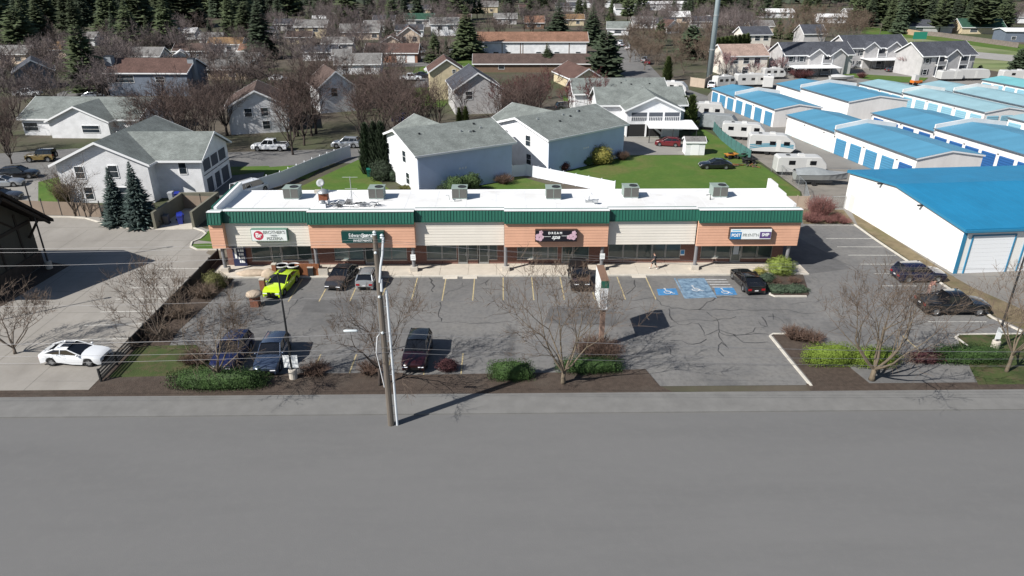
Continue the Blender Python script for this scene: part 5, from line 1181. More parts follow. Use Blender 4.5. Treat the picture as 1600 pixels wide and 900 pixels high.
    if sunroof: a_=x1+(x2-x1)*.35; b_=x2-.02; za_=z1+(z2-z1)*.35+.03; zb_=z2+.03; MB().add([(a_,-wt*.55,za_-.03),(b_,-wt*.55,zb_-.03),(b_,wt*.55,zb_-.03),(a_,wt*.55,za_-.03),(a_,-wt*.5,za_+.006),(b_,-wt*.5,zb_+.006),(b_,wt*.5,zb_+.006),(a_,wt*.5,za_+.006)],[(4,5,6,7),(0,1,5,4),(1,2,6,5),(2,3,7,6),(3,0,4,7)]).build('sunroof',CGLASS,t)
    # wheels
    if (kind) not in WHEEL:
        ty=MB(); ty.lathe([(wr*.62,-.11),(wr*.95,-.115),(wr,-.08),(wr,.08),(wr*.95,.115),(wr*.62,.11)],18,cap=False).rot('X',90)
        a=bpy.data.meshes.new('tyre'); a.from_pydata(ty.v,[],ty.f); a.materials.append(TYRE)
        rm_=MB(); rm_.lathe([(wr*.62,-.07),(wr*.62,.075),(wr*.55,.075),(wr*.5,.04),(.02,.05)],18)
        for k in range(5):
            an=k*1.2566; p=Vector((math.cos(an),math.sin(an),0)); q=Vector((-math.sin(an),math.cos(an),0))
            rm_.add([p*.03+q*.04+Vector((0,0,.085)),p*.03-q*.04+Vector((0,0,.085)),p*wr*.57-q*.035+Vector((0,0,.09)),p*wr*.57+q*.035+Vector((0,0,.09))],[(0,1,2,3)])
        rm_.rot('X',90); b=bpy.data.meshes.new('rim'); b.from_pydata(rm_.v,[],rm_.f); b.materials.append(RIM)
        WHEEL[kind]=(a,b)
    a,b=WHEEL[kind]
    for x in wx:
        for s in (-1,1):
            o=inst(a,'wheel',t,(x,s*(W-.13),wr),0 if s<0 else math.pi); inst(b,'rim',o)
    # lamps, grille, plate
    xfr=S_['st'][-1][0]; top,wf=itp(xfr); tr,wr_=S_['st'][0][1:]
    for s in (-1,1):
        y=s*W*wf*.72
        MB().add([(xfr-.12,y-.2,top+.0),(xfr+.03,y-.2,top-.16),(xfr+.03,y+.2,top-.16),(xfr-.12,y+.2,top+.0),(xfr-.3,y-.16,top+.03),(xfr-.3,y+.16,top+.03)],[(0,1,2,3),(0,3,5,4)]).mv(.015,0,.03).build('headlight',HEADL,t)
        xb=S_['st'][0][0]; yb=s*W*wr_*.8
        MB().box(xb-.03,xb+.08,yb-.16,yb+.16,tr-.14,tr+.04).build('tail_light',TAILL,t)
    MB().box(xfr-.02,xfr+.025,-W*wf*.45,W*wf*.45,low+.22,top-.14).build('grille',GRIL,t)
    MB().box(xfr-.02,xfr+.03,-W*wf*.8,W*wf*.8,low+.1,low+.2).build('bumper_intake',GRIL,t)
    xb=S_['st'][0][0]; MB().box(xb-.03,xb+.01,-.16,.16,tr-.2,tr-.1).build('licence_plate',PLATE,t)
    MB().box(xb-.025,xb+.02,-W*wr_*.8,W*wr_*.8,low+.12,low+.22).build('rear_bumper',GRIL,t)
    if kind=='pickup':
        # load bed: open box behind the cab
        MB().box(-2.78,-1.05,-W*.82,W*.82,1.16+.052,1.16+.06).build('bed_cover',GRIL,t)
        for s in (-1,1): MB().box(-2.85,-1.0,s*W*.93-.05,s*W*.93+.05,1.16,1.25).build('bed_rail',pm,t)
        MB().box(-2.9,-2.82,-W*.88,W*.88,1.16,1.25).build('tailgate_top',pm,t)
    if kind=='jeep':
        o=inst(a,'wheel',t,(-2.25,0,1.05),R(90)); o.name='spare_wheel'; inst(b,'rim',o)
        for x in wx:
            for s in (-1,1):
                f=MB(); 
                for k in range(6):
                    a0=R(10+k*26.7);a1=R(10+(k+1)*26.7); q=wr*1.32
                    f.add([(x+math.cos(a0)*q,s*(W-.2),wr+math.sin(a0)*q),(x+math.cos(a1)*q,s*(W-.2),wr+math.sin(a1)*q),(x+math.cos(a1)*q,s*(W+.1),wr+math.sin(a1)*q),(x+math.cos(a0)*q,s*(W+.1),wr+math.sin(a0)*q)],[(0,1,2,3)])
                f.build('wheel_flare',GRIL,t)
    return t
LIME=paint('lime',(.5,.72,.02)); PBLK=paint('black',(.008,.008,.009)); PNAVY=paint('navy',(.008,.01,.035)); PSIL=paint('silver',(.42,.44,.46),.3,.5); PGRY=paint('dark_grey',(.03,.03,.035)); PWHT=paint('white',(.78,.8,.82)); PRED=paint('maroon',(.022,.004,.006)); PBLU=paint('blue',(.008,.012,.06)); PBG=paint('blue_grey',(.06,.085,.14),.25,.4); PCRIM=paint('crimson',(.12,.008,.012)); PYEL=paint('yellow',(.2,.14,.045))
def at(px,py,dz=.03): x,y=G(px,py); return (x,y,dz)
lc=car('coupe','parked_car','bright lime green coupe parked facing the viewer','car',at(441,451),-97,LIME)
for s in (-1,1): MB().box(2.34,2.41,s*.2-.14,s*.2+.14,.28,.66).build('kidney_grille',GRIL,lc)
car('sedan','parked_car','dark grey sedan parked left of the silver hatchback','car',at(535,440),-100,PGRY)
car('hatch','parked_car','silver hatchback parked nose to the shops beside utility pole','car',at(577,441),88,PSIL,rail=True)
car('jeep','parked_car','black boxy off-roader parked below the spa windows','off-roader',at(905,444),-90,PBLK,roofm=GRIL)
car('coupe','parked_car','black coupe parked in the bay beside the planted island','car',at(1166,446),93,PBLK)
car('suv','parked_car','navy SUV parked nose to kerb by the white warehouse','car',at(1433,437),1,PNAVY)
car('pickup','pickup_truck','black crew cab pickup parked nearest in right side row','pickup',at(1485,487),-1,PBLK)
car('suv','parked_car','dark maroon SUV facing viewer right of the utility pole','car',at(653,560),-92,PRED,roofm=PBLK)
car('suv','parked_car','dark blue SUV behind hedge at lower left','car',at(365,562),-92,PBLU)
car('suv','parked_car','blue grey SUV next to dark blue SUV by lamp post','car',at(428,565),-88,PBG)
car('coupe','parked_car','white coupe with dark sunroof on pale concrete lot','car',(-32.6,47.1,.04),-3,PWHT,sunroof=True)
car('suv','parked_car','black SUV parked on the drive left of white duplex','car',at(33,278),10,PBLK)
car('sedan','parked_car','pale silver blue sedan on the drive at left edge','car',at(8,291),12,PSIL)
car('sedan','parked_car','dark grey car half hidden at left edge on drive','car',at(4,312),8,PGRY)
car('jeep','parked_car','yellow and black off-roader parked on street at left','off-roader',at(66,252),185,PYEL,roofm=PBLK)
car('pickup','pickup_truck','white pickup parked on street behind bare trees','pickup',at(423,235),178,PWHT)
car('suv','parked_car','silver grey SUV parked on street by columnar evergreens','car',at(541,230),180,PSIL)
car('van','van','white van with teal roof edge behind left parapet','van',at(392,303),60,PWHT)
car('hatch','parked_car','dark red hatchback under the white carport','car',at(1043,228),165,PCRIM)
car('sedan','parked_car','black sedan parked on the grass near the trailers','car',at(1117,263),178,PBLK)
for (px,py,k,h,pm,lab) in [(970,70,'suv',75,PWHT,'white SUV parked farthest up the street'),(973,72.5,'sedan',75,PSIL,'silver sedan parked up the street'),(981,77,'sedan',75,PWHT,'white sedan nearest of those parked up the street'),(1012,100,'sedan',75,PCRIM,'red sedan parked at the right kerb of street'),(1007,97,'suv',75,PSIL,'silver SUV just behind red sedan at kerb'),
  (642,126,'pickup',5,PWHT,'white pickup parked on street beside cream gabled house'),(676,112,'sedan',20,PWHT,'white sedan behind cream gabled house'),(661,121,'sedan',0,PGRY,'dark sedan across street from white pickup'),(435,126,'sedan',0,PWHT,'white sedan on sandy drive upper left'),(715,84,'pickup',0,PWHT,'white pickup left of the long apartment house'),
  (660,84,'suv',-80,PSIL,'silver SUV in drive of pinkish house'),(1340,106,'sedan',10,PSIL,'silver sedan parked before middle grey apartments'),(1352,106,'sedan',0,PWHT,'white sedan parked before middle grey apartments'),(147,154,'sedan',20,PSIL,'silver sedan beside the slate blue house'),(45,151,'pickup',10,PWHT,'white pickup at far left behind bare trees'),
  (885,172,'suv',10,PGRY,'dark SUV behind the third duplex house'),(632,191,'suv',0,PNAVY,'navy SUV half hidden beyond middle house'),(1250,117,'sedan',0,PWHT,'white sedan under long pale carport'),(1395,112,'sedan',20,PGRY,'dark sedan under carport between grey blocks'),(1112,137,'suv',70,PWHT,'white SUV by the storage gate near tower')]:
    car(k,'pickup_truck' if k=='pickup' else 'parked_car',lab,'pickup' if k=='pickup' else 'car',at(px,py,.06),h,pm)
# ---- trailers, campers and boats in the yard
RVW=mat('rv_white',(.52,.52,.51),.4,var=.05,vs_=.6); TARP=mat('grey_tarpaulin',(.24,.26,.27),.8,var=.2,vs_=1.5,bump=.5,bs=3); SWOOSH=mat('teal_stripe',(.02,.22,.32),.4)
def rv(label,loc,rz,L_,W,H,nose=0.6,stripe=None,windows=3,ac=True,grp=None,name='camper_trailer',cover=False):
    t=thing(name,label,'camper',loc,R(rz)); m=TARP if cover else RVW
    b=MB(); z0=.55
    prof=[(-L_/2,z0),(L_/2-nose*.4,z0),(L_/2,z0+.6),(L_/2-nose*.15,z0+H*.55),(L_/2-nose,z0+H-.08),(L_/2-nose-.4,z0+H),(-L_/2+.3,z0+H),(-L_/2,z0+H-.25)]
    secs=[]
    for y,sx in ((-W/2,.97),(-W/2+.02,.985),(-W/2+.12,1),(W/2-.12,1),(W/2-.02,.985),(W/2,.97)):
        k=.0 if abs(y)<W/2-.1 else .06
        secs.append([(p[0]*sx,y,p[1]-(k if p[1]>z0+H-.2 else -k*.2)) for p in prof])
    loft(b,secs); b.build('body',m,t)
    for x in (-.7,.2):
        for s in (-1,1): MB().lathe([(.02,-.1),(.34,-.1),(.36,0),(.34,.1),(.02,.1)],14).rot('X',90).mv(x,s*(W/2-.12),.36).build('wheel',TYRE,t)
    MB().tube([(L_/2-.2,-.5,.5),(L_/2+1.1,0,.45),(L_/2-.2,.5,.5)],.06,5).build('hitch',DARKM,t)
    MB().box(-L_/2+.2,L_/2-.3,-W/2+.2,W/2-.2,.35,z0+.05).build('chassis',DARKM,t)
    if not cover:
        for s in (-1,1):
            for k in range(windows):
                x=-L_/2+L_*(k+.7)/(windows+.4); MB().box(x-.45,x+.45,s*W/2-.02,s*W/2+.02,z0+1.05,z0+1.65).build('window',CGLASS,t)
            MB().box(L_*.08,L_*.08+.65,s*W/2-.02,s*W/2+.025,z0+.1,z0+1.9).build('door',mat('rv_door',(.6,.6,.58),.5),t)
            if stripe:
                for k in range(3):
                    q=MB(); pts=[]
                    for j in range(13):
                        f=j/12; x=-L_/2+.2+f*(L_-.6); z=z0+.35+k*.28+.5*math.sin(f*2.6)*(1-.2*k)
                        pts.append((x,z))
                    o=0
                    for j,(x,z) in enumerate(pts): q.v+=[(x,s*(W/2+.013),z),(x,s*(W/2+.013),z+.14)]
                    for j in range(12): q.f.append((2*j,2*j+2,2*j+3,2*j+1))
                    q.build('stripe',stripe,t)
        if ac: MB().add([(-.5,-.4,z0+H-.01),(.5,-.4,z0+H-.01),(.5,.4,z0+H-.01),(-.5,.4,z0+H-.01),(-.4,-.32,z0+H+.28),(.35,-.32,z0+H+.28),(.35,.32,z0+H+.28),(-.4,.32,z0+H+.28)],[(4,5,6,7),(0,1,5,4),(1,2,6,5),(2,3,7,6),(3,0,4,7)]).build('roof_unit',RVW,t)
        MB().box(-L_*.3,-L_*.3+.5,-.25,.25,z0+H-.01,z0+H+.1).build('roof_hatch',DARKM,t)
    return t
def pxy(px,py,z=.04): x,y=G(px,py); return (x,y,z)
rv('large white motorhome with teal swoosh stripes and rounded rear by the green screen fence',pxy(1203,240),-12,7.2,2.4,2.6,1.6,SWOOSH)
rv('white camper with pinkish roof behind the green screen fence',pxy(1160,217),-18,7.2,2.4,2.2,1.0)
rv('grey tarpaulin covered camper beside columnar evergreens',pxy(1122,203),-25,6.6,2.4,2.3,1.0,cover=True)
rv('white camper with dark square windows beyond the tarpaulin covered one',pxy(1102,186),-15,7.0,2.4,2.6,.8)
rv('white travel trailer with dark window and grey rear nearest the lawn',pxy(1247,272),-5,7.0,2.3,2.15,.9,windows=2)
rv('white camper by tower behind farthest storage block, left one',pxy(1130,137),20,5.5,2.3,2.3,.8)
rv('white camper behind farthest storage block, long one in the middle',pxy(1172,135),5,8,2.4,2.5,1.2,windows=3)
rv('white camper behind farthest storage block with grey shaded end',pxy(1199,137),70,6,2.4,2.5,1)
rv('white camper parked at the left grey apartment carport',pxy(1207,123),5,6,2.3,2.2,1)
rv('white trailer parked before nearest grey apartment block, long one',pxy(1512,125),2,10,2.4,2.2,.6,windows=0,ac=False)
rv('white trailer beside it before nearest grey apartment block, short one',pxy(1482,126),2,6,2.4,2.0,.6,windows=0,ac=False)
rv('white camper at right edge behind teal roofed storage block',pxy(1588,127),-4,9,2.4,2.2,1.4,windows=2)
rv('white camper behind third duplex house at the lane corner',pxy(1050,147),-25,7,2.4,2.3,1.2)
def boat(label,loc,rz,L_,W,H,m,cover=True,dz=.55):
    t=thing('boat',label,'boat',loc,R(rz)); b=MB(); secs=[]
    n=9
    for i in range(n):
        f=i/(n-1); x=-L_/2+L_*f; w=W/2*(1-(max(0,f-.45)/.55)**2.2*.96); k=dz+.25*(f**3); sh=dz+H*.62+.25*f*f
        secs.append([(x,0,k),(x,-w*.75,k+.22),(x,-w,sh),(x,w,sh),(x,w*.75,k+.22)])
    loft(b,secs); b.build('hull',m if not cover else mat('hull_grey',(.3,.31,.31),.5),t)
    c=MB(); secs=[]
    for i in range(n):
        f=i/(n-1); x=-L_/2+L_*f; w=W/2*(1-(max(0,f-.45)/.55)**2.2*.96)*1.02; sh=dz+H*.62+.25*f*f; top=sh+ (H*.5*math.sin(min(1,f*1.15+.18)*math.pi)**.8 if f<.85 else .05)
        secs.append([(x,-w,sh-.02),(x,-w*.5,sh+(top-sh)*.7),(x,0,top),(x,w*.5,sh+(top-sh)*.7),(x,w,sh-.02)])
    o=len(c.v)
    for s in secs: c.v+=s
    for i in range(n-1):
        for k in range(4): c.f.append((o+i*5+k,o+(i+1)*5+k,o+(i+1)*5+k+1,o+i*5+k+1))
    c.build('cover' if cover else 'deck',TARP if cover else RVW,t,True)
    MB().box(-L_/2,L_/2+.9,-.06,.06,.36,.46).build('trailer_beam',DARKM,t)
    for s in (-1,1):
        MB().lathe([(.02,-.09),(.3,-.09),(.31,0),(.3,.09),(.02,.09)],14).rot('X',90).mv(-L_*.15,s*W*.42,.31).build('wheel',TYRE,t)
        MB().box(-L_/2+.3,L_*.2,s*W*.3-.05,s*W*.3+.05,.44,dz+.15).build('bunk',DARKM,t)
    return t
boat('grey tarpaulin covered boat on trailer behind chain link fence',pxy(1280,288),-8,7.0,2.5,1.6,TARP)
boat('white motor boat on trailer beyond second storage row',pxy(1314,128),-4,6,2.2,1.2,RVW,cover=False)
t=thing('farm_tractor','small orange and white machine parked behind third storage row','machine',pxy(1430,134),R(10))
MB().box(-1.2,1.2,-.7,.7,.7,1.3).build('body',mat('orange_paint',(.6,.16,.02),.4),t); MB().box(-1.0,.1,-.65,.65,1.3,2.6).build('cab',RVW,t)
for x in (-.8,.8):
    for s in (-.75,.75): MB().lathe([(.02,-.12),(.45,-.12),(.45,.12),(.02,.12)],12).rot('X',90).mv(x,s,.45).build('wheel',TYRE,t)
MB().box(.9,1.9,-.6,.6,.5,1.0).build('bucket',STEEL,t)
def quad(label,px,py,rz,m):
    t=thing('quad_bike',label,'quad bike',pxy(px,py,.06),R(rz))
    MB().box(-.8,.8,-.28,.28,.45,.75).build('body',m,t); MB().box(-.5,.2,-.2,.2,.75,.9).build('seat',BLACK,t); MB().tube([(.45,-.4,1.1),(.5,0,1.0),(.45,.4,1.1)],.03,5).build('handlebar',DARKM,t)
    for x in (-.6,.6):
        for s in (-.45,.45): MB().lathe([(.02,-.13),(.28,-.13),(.28,.13),(.02,.13)],12).rot('X',90).mv(x,s,.28).build('wheel',TYRE,t)
        MB().box(x-.4,x+.4,-.6,.6,.68,.74).build('mudguard',m,t)
    return t
quad('orange and black quad bike on the grass beside black sedan',1142,248,20,mat('orange_plastic',(.5,.2,.03),.5)); quad('green and black quad bike nearest the green screen fence',1161,249,40,mat('dark_green_plastic',(.03,.09,.05),.5)); quad('dark quad bike at the edge of grass behind black sedan',1170,256,10,BLACK)
t=thing('brush_pile','low pile of orange brown planks and parts on lawn edge','scrap',pxy(1160,260,.06))
for k in range(12):
    x=random.uniform(-2,2);y=random.uniform(-.5,.5);a=random.uniform(0,3)
    MB().box(-.7,.7,-.08,.08,0,.06).xf(Matrix.Rotation(a,4,'Z')).mv(x,y,.02+.05*k%.3).build('plank',WOOD if k%2 else CEDAR,t)
# ================= VEGETATION =================
def rv3(r=random): 
    while True:
        v=Vector((r.uniform(-1,1),r.uniform(-1,1),r.uniform(-1,1)))
        if .1<v.length<1: return v.normalized()
def mesh_of(mb,name,m,smooth=False):
    me=bpy.data.meshes.new(name); me.from_pydata(mb.v,[],mb.f); me.update(); me.materials.append(m)
    if smooth: me.polygons.foreach_set('use_smooth',[True]*len(me.polygons))
    return me
BARK=mat('grey_brown_bark',(.13,.105,.085),.95,var=.3,vs_=4,stretch=(3,3,.6)); BARKT=mat('tan_bark',(.15,.12,.085),.95,var=.35,vs_=4,stretch=(3,3,.6)); BARKD=mat('dark_bark',(.05,.038,.032),.95,var=.2,vs_=3)
TWIG=mat('twig_grey_brown',(.115,.085,.065),.9,inst=.2); TWIGR=mat('twig_red_brown',(.092,.062,.053),.9,inst=.35); TWIGP=mat('twig_mauve',(.145,.118,.114),.9,inst=.3); TWIGT=mat('twig_tan',(.13,.095,.07),.9,inst=.25); TWIGM=mat('twig_maroon',(.1,.035,.035),.9,inst=.25); TWIGPINK=mat('twig_pink_bud',(.27,.17,.17),.9,inst=.2)
def bare(seed,H,spread,h0,nl,depth,r0,tipn=2,tw=.012,lean=.0,ntw=0):
    rg=random.Random(seed); tr=MB(); cr=MB()
    def seg(mb,pts,rs,n):
        mb.tube(pts,rs,n,cap=False)
    def branch(p,d,l,r,lv):
        n=3; pts=[p]; rs=[r]; q=p; dd=d.copy()
        for i in range(n):
            dd=(dd+rv3(rg)*.17+Vector((0,0,.10))).normalized(); q=q+dd*l/n; pts.append(q); rs.append(max(tw*.6,r*(1-.5*(i+1)/n)))
        seg(tr if lv<2 else cr,pts,rs,6 if lv<1 else 5 if lv<2 else 3)
        if lv>=depth:
            for k in range(ntw):
                b=pts[rg.randint(1,3)]; t=(dd+rv3(rg)*.9).normalized()*l*rg.uniform(.3,.75); s=rv3(rg)*tw*1.1
                cr.add([b-s,b+s,b+t],[(0,1,2)])
            return
        for k in range(rg.choice((2,3)) if lv>0 else 3):
            a=rv3(rg); a=(a-dd*a.dot(dd)).normalized(); sp=rg.uniform(.45,.95)
            nd=(dd+a*sp).normalized(); b=pts[-1] if k<2 else pts[2]
            branch(b,nd,l*rg.uniform(.58,.82),rs[-1]*rg.uniform(.65,.9) if k<2 else rs[2]*.55,lv+1)
        if lv>=1:
            for k in range(tipn):
                b=pts[rg.randint(1,3)]; a=rv3(rg); t=(dd*.6+a*.7+Vector((0,0,.15))).normalized()*l*rg.uniform(.4,.8)
                cr.tube([b,b+t*.5+rv3(rg)*l*.05,b+t],[tw*1.3,tw,tw*.5],3,False)
    base=Vector((0,0,-.05)); top=Vector((lean,rg.uniform(-.1,.1),h0))
    tr.tube([base,base+Vector((0,0,.25)),(base+top)/2+rv3(rg)*.05,top],[r0*1.35,r0*1.1,r0,r0*.85],8)
    for k in range(nl):
        a=2*math.pi*(k+rg.uniform(-.25,.25))/nl; tilt=rg.uniform(.45,1.0)*spread
        d=Vector((math.cos(a)*tilt,math.sin(a)*tilt,rg.uniform(.75,1.0))).normalized()
        branch(top-Vector((0,0,rg.uniform(0,.25)*h0)),d,(H-h0)*rg.uniform(.36,.46),r0*rg.uniform(.5,.65),0)
    branch(top,Vector((rg.uniform(-.2,.2),rg.uniform(-.2,.2),1)).normalized(),(H-h0)*.42,r0*.6,0)
    return tr,cr
TREES={}
def tree(name,label,cat,tm,cm,loc,s=1,rz=0,group=None,cname='crown'):
    t=thing(name,label,cat,loc,rz,group); t.scale=(s,s,s) if not isinstance(s,tuple) else s
    if tm: inst(tm,'trunk',t)
    if cm: inst(cm,cname,t)
    return t
# near leafless trees in the front planting strip
near=[((24,553),5.6,1.15,5,'grey leafless multi limbed tree at lower left by the pale lot',BARK,TWIG,11,.13,.5),
 ((345,606),7.6,1.0,5,'leafless tree behind hedge at lower left in front of blue SUVs',BARKT,TWIGT,12,.15,1.4),
 ((250,533),6.2,1.2,5,'low spreading leafless tree on the dark bank beside pale concrete lot',BARK,TWIGT,17,.13,.5),
 ((594,603),7.4,1.0,5,'dark leafless tree directly behind the utility pole',BARKD,TWIG,23,.15,1.6),
 ((880,600),8.2,1.05,5,'tan barked leafless tree left of the tall pylon sign',BARKT,TWIGT,14,.2,1.0),
 ((1362,594),8.4,1.1,6,'tan barked widely spreading leafless tree right of the driveway',BARKT,TWIGT,25,.24,.9),
 ((1572,582),8.0,1.0,5,'leafless tree on the grass at the right edge by lamp post',BARKT,TWIGT,16,.16,1.7)]
for (p,H,sp,nl,lab,bm,tm_,sd,r0,h0) in near:
    a,b=bare(sd,H*1.02,sp*1.12,h0,nl+1,4,r0*.78,4,.011,0,2)
    x,y=G(*p); tree('leafless_tree',lab,'tree',mesh_of(a,'trunk',bm,True),mesh_of(b,'crown',tm_),(x,y,.08))
# slender side tree by the left duplex house
for p,H,lab,sd in (((118,338),6.5,'small leafless tree with pale twigs before the left duplex gable',31),((135,340),5.5,'second small leafless tree close beside it before left duplex gable',32)):
    a,b=bare(sd,H,.5,.9,6,3,.08,3,.013,0,3); x,y=G(*p); tree('leafless_tree',lab,'tree',mesh_of(a,'trunk',BARK,True),mesh_of(b,'crown',TWIGT),(x,y,0))
# prototypes for the tree masses
def proto(key,n,H,sp,h0,nl,depth,r0,tipn,tw,ntw,bm,tm_,s0):
    L_=[]
    for k in range(n):
        a,b=bare(s0+k,H,sp,h0,nl,depth,r0,tipn,tw,0,ntw); L_.append((mesh_of(a,'trunk',bm,True),mesh_of(b,'crown',tm_)))
    TREES[key]=L_
proto('red',5,10,.85,1.8,5,3,.2,3,.021,4,BARKD,TWIGR,100)
proto('mauve',4,9,.9,1.4,5,3,.15,4,.028,7,BARKD,TWIGP,120)
proto('tan',3,10,.8,1.6,5,3,.16,4,.03,9,BARK,TWIGT,140)
proto('maroon',2,7,.8,1.2,5,3,.13,4,.028,10,BARKD,TWIGM,160)
proto('pink',2,6,.9,1.0,5,3,.12,4,.035,11,BARKD,TWIGPINK,170)
# conifers
NEED=mat('needle_green',(.055,.075,.03),.85,inst=.3,var=.4,vs_=.6); NEEDD=mat('needle_dark_green',(.036,.054,.027),.85,inst=.3,var=.4,vs_=.6); NEEDB=mat('needle_blue_green',(.065,.1,.09),.85,inst=.15,var=.35,vs_=1.2); CEDR=mat('arborvitae_green',(.07,.1,.022),.85,inst=.2,var=.5,vs_=1.4); CEDD=mat('arborvitae_dark',(.028,.048,.02),.85,inst=.2,var=.4,vs_=1.2)
def conifer(seed,H,Rr,h0,nw,nb,droop=.25,top=.0,tip=1.0,shape=1.0,fine=1.0):
    rg=random.Random(seed); tr=MB(); cr=MB()
    tr.tube([(0,0,-.1),(0,0,H*.5),(0,0,H*.97)],[H*.016,H*.011,.02],6)
    for i in range(nw):
        f=i/(nw-1); z=h0+(H-h0)*f; r=Rr*((1-f)**shape*(1-top)+top*math.sqrt(max(0,1-f*f)))*rg.uniform(.82,1.15)+.12
        k0=rg.uniform(0,6.28); n=max(4,int(nb*(.45+.55*(1-f))))
        for k in range(n):
            if rg.random()<.07: continue
            a=k0+2*math.pi*(k+rg.uniform(-.3,.3))/n; l=r*rg.uniform(.72,1.18); d=Vector((math.cos(a),math.sin(a),0)); s=Vector((-math.sin(a),math.cos(a),0))
            z1=z+l*rg.uniform(-.05,.25)-l*droop; w=(l*.30+.12)*fine
            p0=Vector((0,0,z))+d*l*.08; pm=Vector((0,0,z-l*droop*.25+rg.uniform(-.1,.1)))+d*l*.55; p1=Vector((0,0,z1))+d*l
            h=Vector((0,0,w*.45))
            cr.add([p0,pm+s*w-h,p1,pm-s*w-h,pm+h*.6],[(0,1,4),(1,2,4),(2,3,4),(3,0,4)])
            for q in range(2):   # drooping twigs give a ragged edge
                b=p0.lerp(p1,rg.uniform(.45,1)); e=b+(d*rg.uniform(.1,.4)+s*rg.uniform(-.6,.6))*l*.42+Vector((0,0,rg.uniform(-.35,.15)*l*.5)); o=rv3(rg)*w*.28
                cr.add([b-o,b+o,e],[(0,1,2)])
    return tr,cr
def cproto(key,n,H,Rr,h0,nw,nb,m,s0,**k):
    TREES[key]=[]
    for j in range(n):
        a,b=conifer(s0+j,H,Rr,h0,nw,nb,**k); TREES[key].append((mesh_of(a,'trunk',BARKD),mesh_of(b,'crown',m)))
cproto('spruce',3,20,4.2,1.2,42,18,NEED,200,fine=.75); cproto('fir',3,20,3.6,1.0,42,17,NEEDD,210,fine=.75); cproto('dome',2,20,4.6,1.5,40,19,NEED,270,droop=.12,top=.6,shape=.7,fine=.7)
cproto('pine',3,20,4.6,5.5,20,10,NEED,220,droop=.05,top=.8,shape=.8); cproto('round',2,14,5.0,1.0,28,15,NEEDD,230,droop=.1,top=.9,shape=.7)
cproto('blue',2,6.2,1.6,.2,52,24,NEEDB,240,droop=.12,fine=.38); cproto('cedar',3,6,.95,.1,46,18,CEDR,250,fine=.5,droop=-.75,top=.85,shape=.6); cproto('cedard',2,7,1.2,.1,46,18,CEDD,260,fine=.5,droop=-.7,top=.85,shape=.6)
def put(kind,label,base,H,grp=None,name=None,cat='tree',wide=1.0,idx=None):
    L_=TREES[kind]; h={'red':10,'mauve':9,'tan':10,'maroon':7,'pink':6,'spruce':20,'fir':20,'pine':20,'round':14,'dome':20,'blue':6.2,'cedar':6,'cedard':7}[kind]
    a,b=random.choice(L_) if idx is None else L_[idx%len(L_)]; s=H/h
    name=name or {'spruce':'spruce_tree','fir':'fir_tree','pine':'pine_tree','round':'conifer_tree','dome':'pine_tree','blue':'blue_spruce','cedar':'columnar_evergreen','cedard':'columnar_evergreen'}.get(kind,'leafless_tree')
    return tree(name,label,cat,a,b,(base[0],base[1],0),(s*wide,s*wide,s),random.uniform(0,6.28),grp)
def byrow(px,py,top,**k):
    x,y=G(px,py); return (x,y),heightat(x,y,top)
random.seed(21)
